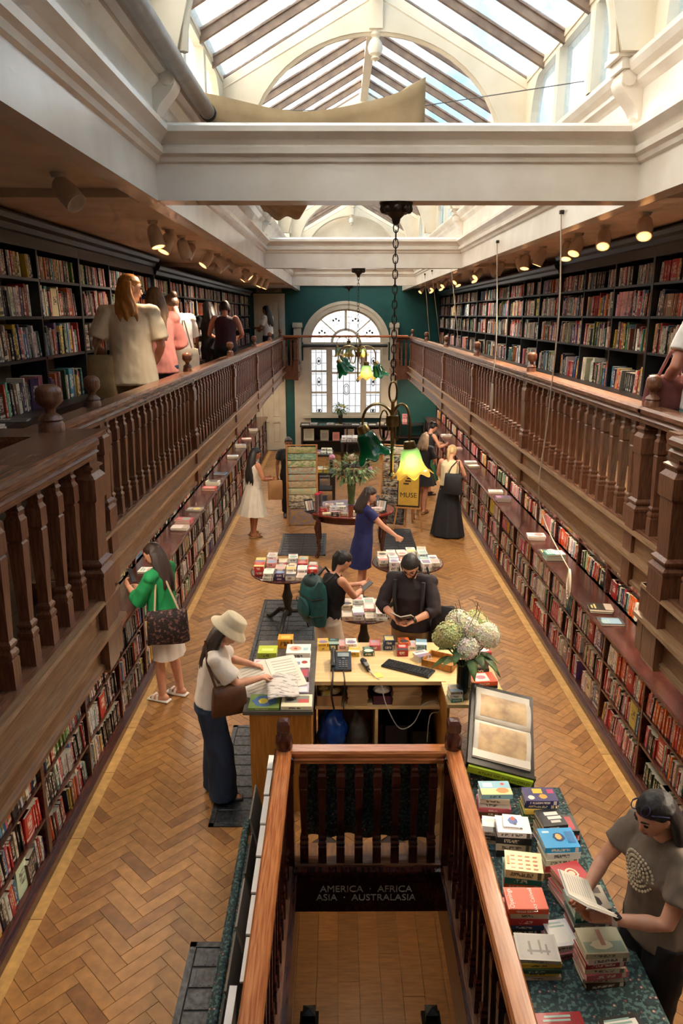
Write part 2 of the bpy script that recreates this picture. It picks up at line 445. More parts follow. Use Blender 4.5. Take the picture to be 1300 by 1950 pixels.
# clerestory walls, with three lights to a bay
EZ, RZ, EX = 6.10, 6.95, 1.52
M_GLASS, N, L, bs = new_mat('obscured_glass')
N.remove(bs)
out = N['Material Output']
tr = N.new('ShaderNodeBsdfTransparent'); tl = N.new('ShaderNodeBsdfTranslucent'); gl = N.new('ShaderNodeBsdfGlossy')
tl.inputs[0].default_value = (0.9, 0.93, 0.95, 1); gl.inputs['Roughness'].default_value = 0.15; tr.inputs[0].default_value = (0.93, 0.96, 0.97, 1)
tc = N.new('ShaderNodeTexCoord'); nz = N.new('ShaderNodeTexNoise'); nz.inputs['Scale'].default_value = 24; nz.inputs['Detail'].default_value = 4; nz.inputs['Roughness'].default_value = 0.7
mr = N.new('ShaderNodeMapRange'); mr.inputs[1].default_value = 0.4; mr.inputs[2].default_value = 0.68; mr.inputs[3].default_value = 0.03; mr.inputs[4].default_value = 0.22
m1 = N.new('ShaderNodeMixShader'); m2 = N.new('ShaderNodeMixShader')
L.new(tc.outputs['Object'], nz.inputs['Vector']); L.new(nz.outputs['Fac'], mr.inputs[0]); L.new(mr.outputs[0], m1.inputs[0])
L.new(tr.outputs[0], m1.inputs[1]); L.new(tl.outputs[0], m1.inputs[2]); m2.inputs[0].default_value = 0.05; L.new(m1.outputs[0], m2.inputs[1]); L.new(gl.outputs[0], m2.inputs[2])
L.new(m2.outputs[0], out.inputs[0])
M_LEADED = M_GLASS.copy(); M_LEADED.name = 'leaded_obscured_glass'
for n_ in M_LEADED.node_tree.nodes:
    if n_.type == 'BSDF_TRANSPARENT': n_.inputs[0].default_value = (0.40, 0.415, 0.44, 1)
    if n_.type == 'BSDF_TRANSLUCENT': n_.inputs[0].default_value = (0.5, 0.5, 0.5, 1)
    if n_.type == 'TEX_NOISE': n_.inputs['Scale'].default_value = 5
win_n = 1
for side in (-1, 1):
    x_in, x_out = RC + side * (BD + 0.03), RC + side * (BD + 0.12)
    xa, xb = sorted((x_in, x_out))
    for ya, yb in zip([Y0] + TR, TR + [YF]):
        if yb - ya < 1.2:
            MB().box(xa, xb, ya, yb, 5.40, EZ + 0.06).build('clerestory_pier', M_CREAM, ceil); continue
        win_n += 1
        w = struct('window_%d' % win_n); tag(w, 'three-light clerestory window in a cream frame')
        y0, y1, z0, z1 = ya + 0.22, yb - 0.22, 5.47, EZ - 0.06
        b = MB(); b.box(xa, xb, ya, y0, 5.40, EZ + 0.06); b.box(xa, xb, y1, yb, 5.40, EZ + 0.06); b.box(xa, xb, y0, y1, 5.40, z0); b.box(xa, xb, y0, y1, z1, EZ + 0.06)
        R = 0.52
        for q in range(8):
            t0, t1 = q / 8, (q + 1) / 8
            for yy, sg in ((y0, 1), (y1, -1)):
                h0, h1 = R * (1 - math.sqrt(1 - (1 - t0) ** 2)), R * (1 - math.sqrt(1 - (1 - t1) ** 2))
                p0, p1 = yy + sg * R * 0.55 * t0, yy + sg * R * 0.55 * t1
                vs = [(xa, p0, z1 - h0), (xa, p1, z1 - h1), (xa, p1, z1), (xa, p0, z1), (xb, p0, z1 - h0), (xb, p1, z1 - h1), (xb, p1, z1), (xb, p0, z1)]
                b.add(vs, [(0, 1, 2, 3), (4, 7, 6, 5), (0, 4, 5, 1), (3, 2, 6, 7)])
        b.build('frame', M_CREAM, w)
        for k in (1, 2):
            ym = y0 + (y1 - y0) * k / 3
            b = MB(); b.box(xa - 0.01, xb + 0.01, ym - 0.055, ym + 0.055, z0, z1); xi = x_in - side * 0.012
            b.box(min(xi, x_in), max(xi, x_in), ym - 0.03, ym + 0.03, z0, z1); b.build('mullion', M_CREAM, w)
        for k in range(3):
            p, q = y0 + (y1 - y0) * k / 3, y0 + (y1 - y0) * (k + 1) / 3
            xm = x_out - side * 0.03
            MB().box(xm - 0.003, xm + 0.003, p, q, z0, z1).build('pane', M_GLASS, w)

# glazed roof: rafters, panes, trusses
for side in (-1, 1):
    e = (RC + side * EX, EZ); r = (RC, RZ)
    ux, uz = (r[0] - e[0]), (r[1] - e[1]); ln = math.hypot(ux, uz); ux /= ln; uz /= ln
    # inward normal points down into the hall
    nx_, nz_ = -side * abs(uz), -abs(ux)
    win_n += 1
    w = struct('window_%d' % win_n); tag(w, 'sloping skylight glazing on the %s side of the ridge' % ('left' if side < 0 else 'right'))
    y = TR[0] + 0.08 - 4 * 0.6
    ybars = []
    for a, bb in zip(TR, TR[1:]):
        n = round((bb - a) / 0.58)
        ybars += [a + (bb - a) * k / n for k in range(n)]
    ybars = [Y0 + 0.05 + 0.6 * k for k in range(7)] + ybars + [TR[-1]]
    def sl(t, off): return (e[0] + ux * t - nx_ * -off, e[1] + uz * t - nz_ * -off)
    for yb_ in ybars:
        b = MB(); p = [sl(0, 0.0), sl(ln, 0.0), sl(ln, 0.075), sl(0, 0.075)]
        b.prism(p if side < 0 else p[::-1], 'y', yb_ - 0.022, yb_ + 0.022)
        p = [sl(0, -0.01), sl(ln, -0.01), sl(ln, 0.012), sl(0, 0.012)]
        b.prism(p if side < 0 else p[::-1], 'y', yb_ - 0.04, yb_ + 0.04)
        b.build('rafter', M_RAFTER, w)
    for ya, yb in zip(ybars, ybars[1:]):
        p = [sl(0, -0.004), sl(ln, -0.004), sl(ln, 0.002), sl(0, 0.002)]
        near = yb < TR[0] + .1      # unseen near bays made opaque to keep skylight off the foreground
        MB().prism(p if side < 0 else p[::-1], 'y', ya + 0.02, yb - 0.02).build('roof_panel' if near else 'pane', M_PLASTER_MATT if near else M_GLASS, w)
    xa, xb = sorted((e[0] - side * 0.05, e[0] + side * 0.12))
    MB().box(xa, xb, Y0, YF, EZ - 0.02, EZ + 0.10).build('eaves_plate', M_CREAM, ceil)
MB().box(RC - 0.05, RC + 0.05, Y0, YF, RZ - 0.14, RZ + 0.04).build('ridge_beam', M_CREAM, ceil)
for y in TR:
    b = MB(); n = 28
    A_, B_, SP_ = 1.27, 1.12, 5.40
    for k in range(n):
        x0, x1 = -EX + 2 * EX * k / n, -EX + 2 * EX * (k + 1) / n
        def top(x): return RZ - 0.02 - (RZ - EZ) * abs(x) / EX
        def bot(x): return SP_ + B_ * math.sqrt(1 - (x / A_) ** 2) if abs(x) < A_ else SP_
        for (p, q) in ((x0, x1),):
            bp, bq = bot(p), bot(q)
            if abs(p) >= A_ and abs(q) >= A_: bp = bq = SP_
            vs = [(RC + p, y - 0.045, bp), (RC + q, y - 0.045, bq), (RC + q, y - 0.045, top(q)), (RC + p, y - 0.045, top(p)),
                  (RC + p, y + 0.045, bp), (RC + q, y + 0.045, bq), (RC + q, y + 0.045, top(q)), (RC + p, y + 0.045, top(p))]
            b.add(vs, [(0, 1, 2, 3), (4, 7, 6, 5), (0, 4, 5, 1), (3, 2, 6, 7)])
    b.build('arched_truss', M_CREAM, ceil)
    b = MB()
    arc = [(RC + A_ * math.cos(PI * k / 30), y, SP_ + B_ * math.sin(PI * k / 30)) for k in range(31)]
    b.tube(arc, 0.03, 6)
    for s_ in (-1, 1):
        b.tube([(RC + s_ * EX, y, EZ - 0.10), (RC, y, RZ - 0.13)], 0.055, 4)
    b.build('arch_moulding', M_CREAM, ceil)
    b = MB(); b.box(RC - 0.065, RC + 0.065, y - 0.07, y + 0.07, SP_ + B_ + 0.02, RZ)
    b.lathe([(0.03, 0.05), (0.05, 0.02), (0.055, -0.02), (0.03, -0.04), (0.06, -0.08), (0.075, -0.13), (0.06, -0.18), (0.03, -0.2), (0.045, -0.22), (0.0, -0.25)][::-1], 12, (RC, y, SP_ + B_))
    b.build('king_post', M_CREAM, ceil, True, 35)
for x0, x1 in ((-2.95, RC - BD - 0.05), (RC + BD + 0.05, 3.4)):
    MB().box(x0, x1, Y0, YF, 4.76, 4.86).build('ceiling_slab', M_PLASTER_MATT, ceil)
# roof gable above the far wall
b = MB(); b.prism([(RC - BD, 4.7), (RC + BD, 4.7), (RC + BD, EZ), (RC, RZ), (RC - BD, EZ)], 'y', YF - 0.06, YF - 0.005); b.build('gable_panel', M_CREAM, ceil)

# basement seen through the stairwell
base = struct('floor_basement'); tag(base, 'boarded basement floor below the stairwell')
M_BOARD = col_mat('basement_board', 0.45, 0.25, (1, 8, 1), 6)
for k in range(14):
    x = -1.3 + k * 0.215; y = 3.0
    off = (k * 37 % 11) * 0.17
    y = 3.0 - off
    while y < 9:
        l = 1.7; w = rnd.uniform(0.8, 1.1)
        MB().box(x, x + 0.212, y, min(y + l, 9) - 0.003, -2.63, -2.60, 0, tuple(v * w for v in lin('8a5f38')[:3]) + (1,)).build('board', M_BOARD, base); y += l
w = struct('wall_basement'); M_BWALL = mat('basement_wall', '3a2f28', '2c241f', 0.8, 4)
b = MB(); b.box(-1.45, -1.3, -1, 9, -2.7, -0.3); b.box(1.7, 1.85, -1, 9, -2.7, -0.3); b.box(-1.45, 1.85, 8.9, 9.05, -2.7, -0.3); b.box(-1.45, 1.85, WY1 + 0.1, 9, -0.36, -0.30); b.box(-1.45, 1.85, -1, 9, -2.75, -2.632); b.box(-1.45, 1.85, -1.1, -1, -2.75, -0.3); b.build('basement_lining', M_BWALL, w)
st = thing('staircase', kind='structure'); tag(st, 'dark timber stairs going down to the basement')
for k in range(13):
    z = -2.6 + 0.2 * (k + 1); y = 4.35 - k * 0.26
    MB().box(WX0 + 0.05, WX1 - 0.05, y - 0.28, y, z - 0.035, z).build('tread', M_MAHOG, st)
    MB().box(WX0 + 0.05, WX1 - 0.05, y - 0.02, y, z - 0.2, z - 0.035).build('riser', M_MAHOG, st)
b = MB()
for x in (WX0 + 0.02, WX1 - 0.06):
    b.box(x, x + 0.04, 0.6, WY1, -0.42, -0.03)
b.build('well_string', M_MAHOG, st)
# ------------------------------------------------------------------ balustrades
BAL = [(0.030, 0), (0.030, 0.11), (0.026, 0.118), (0.031, 0.128), (0.031, 0.14), (0.022, 0.155), (0.029, 0.17), (0.029, 0.178), (0.020, 0.19), (0.020, 0.20),
       (0.0285, 0.50), (0.0285, 0.508), (0.023, 0.515), (0.031, 0.525), (0.031, 0.60), (0.022, 0.618), (0.022, 0.63), (0.028, 0.638), (0.020, 0.65), (0.020, 0.70)]
bal_me = MB().sq(BAL).mesh('baluster', M_OAK)
POST = [(0.058, -0.38), (0.065, -0.36), (0.065, -0.17), (0.068, -0.16), (0.068, 0.12), (0.072, 0.13), (0.072, 0.145), (0.056, 0.165), (0.066, 0.18), (0.066, 0.19), (0.050, 0.205),
        (0.058, 0.49), (0.066, 0.50), (0.066, 0.60), (0.050, 0.625), (0.050, 0.64), (0.060, 0.648), (0.060, 0.655), (0.045, 0.665), (0.045, 0.71)]
post_me = MB().sq(POST).mesh('newel_post', M_OAK)
FIN = [(0.0, 0.27), (0.03, 0.268), (0.056, 0.25), (0.064, 0.222), (0.061, 0.205), (0.064, 0.198), (0.060, 0.175), (0.04, 0.155), (0.026, 0.142), (0.026, 0.12), (0.05, 0.10), (0.058, 0.085), (0.05, 0.075), (0.06, 0.06), (0.06, 0.0)][::-1]
fin_me = MB().lathe(FIN, 14).mesh('finial', M_OAK, True, 40)
def rail_profile(w=0.075, h=0.10):
    return [(-w * .8, 0), (w * .8, 0), (w * .8, h * .2), (w * .95, h * .3), (w * .8, h * .42), (w * .8, h * .5), (w, h * .62), (w, h * .85), (w * .8, h), (-w * .8, h), (-w, h * .85), (-w, h * .62), (-w * .8, h * .5), (-w * .8, h * .42), (-w * .95, h * .3), (-w * .8, h * .2)]
def balustrade(label, group, p0, p1, zb, nb, posts=(1, 1), fin=True, zt=0.70, rail_w=0.075, m_rail=None, scale_post=1.0, pend=True, lower=True, base=True):
    """a straight run from p0 to p1 (x, y) standing on height zb"""
    d = Vector((p1[0] - p0[0], p1[1] - p0[1])); ln = d.length; ang = math.atan2(d.y, d.x)
    t = thing('balustrade', label, 'balustrade', (p0[0], p0[1], zb), ang, group)
    k = zt / 0.70
    b = MB(); pr = rail_profile(rail_w); b.prism([(a, c + zt - 0.01) for a, c in pr], 'x', -0.02, ln + 0.02); b.build('handrail', m_rail or M_OAK_X, t)
    if base:
        MB().box(0, ln, -0.05, 0.05, -0.02, 0.012).build('base_rail', M_OAK_X, t)
    for i in range(nb):
        o = put('baluster', bal_me, t, ((i + 1) * ln / (nb + 1), 0, 0.012 * base)); o.scale = (1, 1, (zt - 0.014) / 0.70)
    for i, on in enumerate(posts):
        if on:
            o = put('newel_post', post_me if pend else post_short, t, (i * ln, 0, 0)); o.scale = (scale_post, scale_post, k)
            if fin:
                put('finial', fin_me, t, (i * ln, 0, zt + 0.07)).scale = (.78, .78, .78)
    return t
M_OAK_X = mat('dark_oak_rail', '6b4330', '8e6247', 0.26, 14, (0.6, 8, 8), bump=0.04)
post_short = MB().sq([(r, max(z, 0)) for r, z in POST if z >= 0 or z == -0.16]).mesh('newel_post', M_OAK)
YS = [4.65, 7.65, 10.72, 13.8, 16.95, 20.15]
ordn = ['nearest', 'second', 'third', 'fourth', 'fifth', 'sixth']
for side, nm in ((-1, 'left'), (1, 'right')):
    x = S(side, 1.735)
    for i, (a, bb) in enumerate(zip(YS, YS[1:])):
        balustrade('%s turned oak balustrade section along the %s gallery' % (ordn[i], nm), 'gallery balustrades', (x, a), (x, bb), 2.56, 15, (1, 1 if i == 4 else 0))
    balustrade('short oak balustrade joining the %s gallery to its projecting landing' % nm, 'gallery balustrades', (x, 3.66), (x, YS[0]), 2.56, 4, (0, 0))
    xj = S(side, 1.425)
    t = balustrade('oak balustrade of the projecting %s landing beside the viewer' % nm, 'landing balustrades', (xj, 0.6), (xj, 3.46), 2.56, 14, (0, 1), False, rail_w=0.085, scale_post=1.25)
    t2 = balustrade('short return rail closing the end of the %s landing' % nm, 'landing balustrades', (xj, 3.58), (x, 3.58), 2.56, 1, (0, 0), False)
    put('finial', fin_me, t2, (0.17, 0, 0.78)).scale = (1.0, 1.0, .9)
    x2 = S(side, 1.37)
    balustrade('end panel of the %s gallery turning out beside the arched window' % nm, 'gallery end rails', (x2, 20.6), (x, 20.6), 2.56, 2, (1, 0), False)
    balustrade('short balustrade of the %s gallery running up to the teal wall' % nm, 'gallery end rails', (x2, 20.6), (x2, YF - 0.08), 2.56, 7, (0, 0))
    balustrade('last short balustrade before the corner of the %s gallery' % nm, 'gallery end rails', (x, 20.15), (x, 20.6), 2.56, 2, (0, 0))
# inner rail of the landing opening on the left
t = thing('landing_rail', 'wide flat oak capping round the stair opening on the left landing', 'rail', (0, 0, 0))
b = MB(); b.box(S(-1, 1.62), S(-1, 1.36), 0.6, 3.40, 3.335, 3.36); b.box(S(-1, 2.15), S(-1, 1.36), 3.40, 3.66, 3.335, 3.36); b.build('capping', M_OAK_Y, t)
b = MB(); b.box(S(-1, 1.60), S(-1, 1.56), 0.6, 3.40, 3.20, 3.335); b.box(S(-1, 2.15), S(-1, 1.56), 3.41, 3.45, 3.20, 3.335); b.build('apron', M_OAK_Y, t)

# stairwell enclosure
M_RAIL = mat('polished_rail', '96552f', 'bd7c4c', 0.15, 12, (8, 0.4, 8), coat=0.6)
M_RAILX = mat('polished_rail_cross', '96552f', 'bd7c4c', 0.15, 12, (0.4, 8, 8), coat=0.6)
zt = 0.86
xl, xr, yw = -0.385, 0.805, 4.66
NPOST = [(0.06, 0.0), (0.06, 0.80), (0.068, 0.81), (0.068, 0.93), (0.055, 0.95), (0.055, 0.97)]
def well_newel(x, y, label):
    t = thing('stair_newel', label, 'newel post', (x, y, 0), group='newels of the stairwell rail')
    MB().sq([(0.062, -0.3), (0.062, 0.78), (0.07, 0.79), (0.07, 0.90), (0.052, 0.915), (0.052, 0.935)]).build('post', M_MAHOG_Z, t)
    MB().lathe([(0.045, 0.935), (0.058, 0.95), (0.062, 1.0), (0.058, 1.045), (0.035, 1.075), (0.035, 1.085)], 12).build('turned_cup', M_MAHOG_Z, t, True, 40)
    MB().sq([(0.04, 1.085), (0.045, 1.1), (0.045, 1.15), (0.03, 1.17), (0.0, 1.175)]).build('cap', M_MAHOG_Z, t)
well_newel(xl, yw, 'mahogany newel post beside the left wing of the cluttered desk')
well_newel(xr, yw, 'mahogany newel post beside the atlas lectern')
def well_run(label, p0, p1, nb, mr):
    t = balustrade(label, 'stairwell balustrades', p0, p1, 0.0, nb, (0, 0), False, zt, 0.055, mr)
    for o in t.children:
        if o.name.startswith('baluster'): o.data = wb_me
    return t
wb_me = bal_me.copy(); wb_me.materials.clear(); wb_me.materials.append(M_MAHOG_Z)
well_run('polished balustrade at the head of the stairwell below the desk', (xl, yw), (xr, yw), 8, M_RAILX)
well_run('polished balustrade on the left of the stairwell beside leaning boards', (xl, 0.3), (xl, yw), 24, M_RAILX)
well_run('polished balustrade on the right of the stairwell beside the book table', (xr, 0.3), (xr, yw), 24, M_RAILX)
sg = thing('stairwell_board', 'dark board with pale lettering naming four continents over the stairs', 'sign', (0, 0, 0))
MB().box(WX0 - 0.02, WX1 + 0.02, WY1 - 0.045, WY1 + 0.02, -0.40, -0.10).build('board', M_MAHOG, sg)
b = MB(); b.box(WX0 - 0.02, WX1 + 0.02, WY1 - 0.075, WY1 - 0.02, -0.10, -0.01); b.box(WX0 - 0.02, WX1 + 0.02, WY1 - 0.10, WY1 - 0.02, -0.03, -0.005); b.build('moulding', M_MAHOG, sg)
M_LETTER = mat('gilt_lettering', 'fff4dc', None, 0.5)
txt('lettering', 'AMERICA  ·  AFRICA', 0.078, M_LETTER, sg, (0.20, WY1 - 0.047, -0.20), (PI / 2, 0, 0), sx=0.98)
txt('lettering', 'ASIA  ·  AUSTRALASIA', 0.078, M_LETTER, sg, (0.20, WY1 - 0.047, -0.275), (PI / 2, 0, 0), sx=0.98)
for x in (-0.24, 0.74):
    t = thing('bottom_newel', 'dark newel at the foot of the basement stairs, %s' % ('left' if x < 0 else 'right'), 'newel post', (x, 4.75, -2.6), group='newels at the stair foot')
    MB().sq([(0.055, 0), (0.055, 0.8), (0.065, 0.82), (0.065, 0.95), (0.05, 0.97)]).build('post', M_BLACK, t)
    MB().sq([(0.05, 0.97), (0.075, 0.99), (0.075, 1.03), (0.05, 1.06), (0.05, 1.12), (0.0, 1.15)]).build('cap', M_BLACK, t)
# ------------------------------------------------------------------ books
PAL = {'cream': ['e4dac6', 'd8cbb2', 'efe7d8', 'cdbfa6'], 'white': ['f0ece6', 'e6e2dc', 'dcd8d4'], 'black': ['17161a', '222024', '2b2622'],
       'red': ['b02a2c', '9c2226', 'c63a34'], 'orange': ['d8622a', 'e07a34', 'c9502a'], 'yellow': ['d8b23c', 'e3c85a'], 'blue': ['2f5f8f', '3f7fae', '22385f', '7aa6c4'],
       'teal': ['1f6a66', '3d8f8a', '8fb9b0'], 'green': ['3f6a3a', '6f8f4a', '2b4a34'], 'pink': ['d98a90', 'c9606e', 'e6b2b0'], 'brown': ['6b4630', '8a6444', '4a3226'], 'grey': ['6f6c6a', '8f8a86', '4f4d4e'], 'purple': ['4a3a66', '6a4f82']}
WTS = {'gallery': dict(cream=16, white=9, black=12, red=7, orange=7, yellow=4, blue=8, teal=6, green=6, pink=9, brown=11, grey=9, purple=3),
       'left': dict(cream=14, white=20, black=24, red=14, orange=4, yellow=3, blue=5, teal=3, green=3, pink=5, brown=5, grey=8, purple=1),
       'right': dict(cream=20, white=14, black=12, red=16, orange=7, yellow=3, blue=3, teal=3, green=3, pink=16, brown=6, grey=6, purple=2)}
PAGE = lin('ded2ba')
def pick(w):
    ks = list(w); r = rnd.random() * sum(w.values())
    for k in ks:
        r -= w[k]
        if r <= 0: return k, rnd.choice(PAL[k])
    return ks[-1], PAL[ks[-1]][0]
M_SPINE, N, L, bs = new_mat('printed_spine')
bs.inputs['Roughness'].default_value = 0.42
at = N.new('ShaderNodeAttribute'); at.attribute_name = 'Col'
uvn = N.new('ShaderNodeUVMap'); uvn.uv_map = 'UVMap'
sp = N.new('ShaderNodeSeparateXYZ'); L.new(uvn.outputs[0], sp.inputs[0])
def mth(op, a, b_=None, c_=None):
    n = N.new('ShaderNodeMath'); n.operation = op
    for i, q in enumerate((a, b_, c_)):
        if q is None: continue
        if isinstance(q, (int, float)): n.inputs[i].default_value = q
        else: L.new(q, n.inputs[i])
    return n.outputs[0]
U, V, A = sp.outputs['X'], sp.outputs['Y'], at.outputs['Alpha']
vec = N.new('ShaderNodeCombineXYZ')
L.new(mth('MULTIPLY_ADD', U, 1.6, mth('MULTIPLY', A, 97.0)), vec.inputs[0]); L.new(mth('MULTIPLY', V, 13.0), vec.inputs[1]); L.new(mth('MULTIPLY', A, 53.0), vec.inputs[2])
nz = N.new('ShaderNodeTexNoise'); nz.inputs['Scale'].default_value = 1.6; nz.inputs['Detail'].default_value = 1; L.new(vec.outputs[0], nz.inputs['Vector'])
inside = mth('MULTIPLY', mth('LESS_THAN', mth('ABSOLUTE', mth('SUBTRACT', U, 0.5)), 0.27), mth('LESS_THAN', mth('ABSOLUTE', mth('SUBTRACT', V, 0.56)), mth('MULTIPLY_ADD', A, 0.2, 0.14)))
letters = mth('MULTIPLY', inside, mth('GREATER_THAN', nz.outputs['Fac'], 0.47))
band = mth('MULTIPLY', mth('LESS_THAN', mth('ABSOLUTE', mth('SUBTRACT', V, 0.1)), 0.05), mth('GREATER_THAN', A, 0.55))
mask = mth('MAXIMUM', letters, band)
lum = N.new('ShaderNodeRGBToBW'); L.new(at.outputs['Color'], lum.inputs[0])
dk = mth('GREATER_THAN', lum.outputs[0], 0.28)
ink = N.new('ShaderNodeMix'); ink.data_type = 'RGBA'; L.new(dk, ink.inputs[0]); ink.inputs[6].default_value = lin('e8dfcc'); ink.inputs[7].default_value = lin('3a2f30')
mx = N.new('ShaderNodeMix'); mx.data_type = 'RGBA'; L.new(mth('MULTIPLY', mask, 0.85), mx.inputs[0]); L.new(at.outputs['Color'], mx.inputs[6]); L.new(ink.outputs[2], mx.inputs[7])
L.new(mx.outputs[2], bs.inputs['Base Color'])

def book_geo(b, M, T, H, Dp, c, full=False):
    """upright book: spine at local y=0 facing -y, thickness along x, pages at the back"""
    a = rnd.random(); cc = tuple(c[:3]) + (a,)
    f0 = len(b.f)
    if full:
        e = min(0.004, T / 4); r = 0.003
        vs = [(0, e, 0), (T * .25, 0, 0), (T * .75, 0, 0), (T, e, 0), (T, Dp, 0), (0, Dp, 0)]
        vs = vs + [(x, y, H) for x, y, z in vs]
        b.add(vs, [(0, 1, 7, 6), (1, 2, 8, 7), (2, 3, 9, 8), (3, 4, 10, 9), (5, 0, 6, 11)], 0, cc, M)
        b.uv[f0] = [0, 0, .25, 0, .25, 1, 0, 1]; b.uv[f0 + 1] = [.25, 0, .75, 0, .75, 1, .25, 1]; b.uv[f0 + 2] = [.75, 0, 1, 0, 1, 1, .75, 1]
        t = min(0.0025, T * .15)
        b.box(t, T - t, e + 0.002, Dp - 0.004, 0.003, H - 0.003, 0, PAGE, M)
        b.add([(0, e, H), (t, e, H), (t, Dp, H), (0, Dp, H), (T - t, e, H), (T, e, H), (T, Dp, H), (T - t, Dp, H)], [(0, 1, 2, 3), (4, 5, 6, 7)], 0, cc, M)
        b.add([(0, Dp, 0), (0, Dp, H), (t, Dp, H), (t, Dp, 0), (T - t, Dp, 0), (T - t, Dp, H), (T, Dp, H), (T, Dp, 0)], [(0, 1, 2, 3), (4, 5, 6, 7)], 0, cc, M)
    else:
        vs = [(0, 0, 0), (T, 0, 0), (T, Dp, 0), (0, Dp, 0), (0, 0, H), (T, 0, H), (T, Dp, H), (0, Dp, H)]
        b.add(vs, [(0, 1, 5, 4), (1, 2, 6, 5), (3, 0, 4, 7)], 0, cc, M)
        b.uv[f0] = [0, 0, 1, 0, 1, 1, 0, 1]
        b.add(vs, [(4, 5, 6, 7)], 0, PAGE, M)
BOOKS = []
PILE = []     # books lying in piles below the top one: (matrix, w, d, t, build function, label, group)
def fill(side, zone, row, bay, d_front, y0, y1, z, hmax, w, palette_bias=None, lo=0.165, dens=0.93):
    y = y0 + rnd.uniform(0.005, 0.03)
    runc = None; lean = rnd.uniform(0.04, 0.18); left_in_run = rnd.randint(4, 12); series = None
    faced = rnd.random() < 0.10
    while y < y1 - 0.02:
        if left_in_run == 0:
            left_in_run = rnd.randint(4, 13); lean = rnd.uniform(0.03, 0.2)
            series = pick(w) + (rnd.uniform(lo, hmax), rnd.uniform(.016, .03)) if rnd.random() < 0.25 else None
            if rnd.random() > dens: y += rnd.uniform(0.05, 0.16)
        left_in_run -= 1
        if palette_bias and rnd.random() < 0.8: k, hx = pick(palette_bias)
        else: k, hx = pick(w)
        H = rnd.uniform(lo, hmax); T = rnd.choice([rnd.uniform(0.014, 0.028), rnd.uniform(0.022, 0.046)]) * (1.25 if zone == 'gallery' else 1.0)
        if series and len(series) > 3: k, hx, H, T = series
        front = False
        Dp = rnd.uniform(0.12, 0.145)
        if rnd.random() < 0.025 and y1 - y > 0.2:
            front = True; Dp = 0.02; T = H * 0.66
        a = 0.0 if front else lean + rnd.uniform(-0.012, 0.012)
        width = T * math.cos(a) if not front else T
        if y + T / math.cos(a) > y1 - 0.004: break
        H = min(H, hmax * 0.99 / (1 + 0.12 * abs(a) * 2))
        cc = tuple(v * rnd.uniform(0.8, 1.1) for v in lin(hx)[:3])
        x = S(side, d_front + rnd.uniform(0, 0.02))
        if side < 0: M = Matrix.Translation((x, y + H * math.sin(a) * 0, z + 0.001)) @ Matrix.Rotation(PI / 2, 4, 'Z') @ Matrix.Rotation(-a, 4, 'Y')
        else: M = Matrix.Translation((x, y + T / math.cos(a), z + 0.001)) @ Matrix.Rotation(-PI / 2, 4, 'Z') @ Matrix.Rotation(a, 4, 'Y')
        if side < 0: M = M @ Matrix.Translation((0, 0, 0.0))
        BOOKS.append((M, T, H, Dp, cc, k, side, zone, row, bay, front))
        y += T / math.cos(a) + 0.0008
ROWN = ['bottom', 'second', 'third', 'top']
M_CASE = mat('blue_black_case', '16171b', '26272c', 0.38, 9, (5, 0.6, 5))
M_BACKB = mat('case_back', '8f8172', '6f6357', 0.8, 5)
UZ = [3.20, 3.57, 3.89, 4.18]
def upper_case(side, nm, idx, ya, nb, tall):
    pit = 0.97; yb = ya + pit * nb
    t = thing('gallery_bookcase', '%s black bookcase from the viewer along the %s gallery wall' % (['first', 'second', 'third', 'fourth', 'fifth', 'sixth', 'seventh'][idx], nm), 'bookcase', (S(side, 2.75), ya, 2.48), group='gallery bookcases')
    o = Vector((S(side, 2.75), ya, 2.48))
    def bx(b, d0, d1, y0, y1, z0, z1):
        x0, x1 = sorted((S(side, d0) - o.x, S(side, d1) - o.x)); b.box(x0, x1, y0 - o.y, y1 - o.y, z0 - o.z, z1 - o.z); return b
    def B(n, m, *a): return bx(MB(), *a).build(n, m, t)
    B('back_panel', M_BACKB, 2.905, 2.925, ya, yb, 3.1, 4.5)
    B('ledge', M_DARK, 2.47, 2.92, ya, yb, 3.11, 3.17)
    B('cupboard', M_DARK, 2.60, 2.92, ya, yb, 2.48, 3.11)
    ct = 4.61 if tall else 4.52
    b = MB(); pr = [(2.92, 4.40), (2.60, 4.40), (2.60, ct - 0.12), (2.575, ct - 0.11), (2.565, ct - 0.07), (2.53, ct - 0.05), (2.515, ct - 0.015), (2.515, ct), (2.92, ct)]
    b.prism([(S(side, d) - o.x, z - o.z) for d, z in pr], 'y', 0, yb - ya - 0.002); b.build('cornice', M_CASE, t)
    for k in range(nb + 1):
        th = 0.045 if k in (0, nb) else 0.028
        y = ya + k * pit
        B('upright', M_CASE, 2.60 if k in (0, nb) else 2.61, 2.905, max(y - th / 2, ya), min(y + th / 2, yb), 3.17, 4.40)
    for k in range(nb):
        for r, z in enumerate(UZ):
            if r > 0: B('shelf', M_CASE, 2.605, 2.905, ya + k * pit + 0.016, ya + (k + 1) * pit - 0.016, z - 0.022, z)
            top = (UZ + [4.40])[r + 1] - 0.022
            fill(side, 'gallery', r, idx * 3 + k, 2.625, ya + k * pit + 0.024, ya + (k + 1) * pit - 0.024, z if r else 3.17, min(0.27, top - z - 0.015), WTS['gallery'], None, 0.18, 0.7)
for side, nm in ((-1, 'left'), (1, 'right')):
    for i in range(7):
        upper_case(side, nm, i, (1.40 if side < 0 else 1.16) + i * 2.91, 3 if i < 6 else (2 if side < 0 else 3), i < 3)
LZ = [0.12, 0.425, 0.715]; HZ = [1.045, 1.335, 1.62, 1.90]
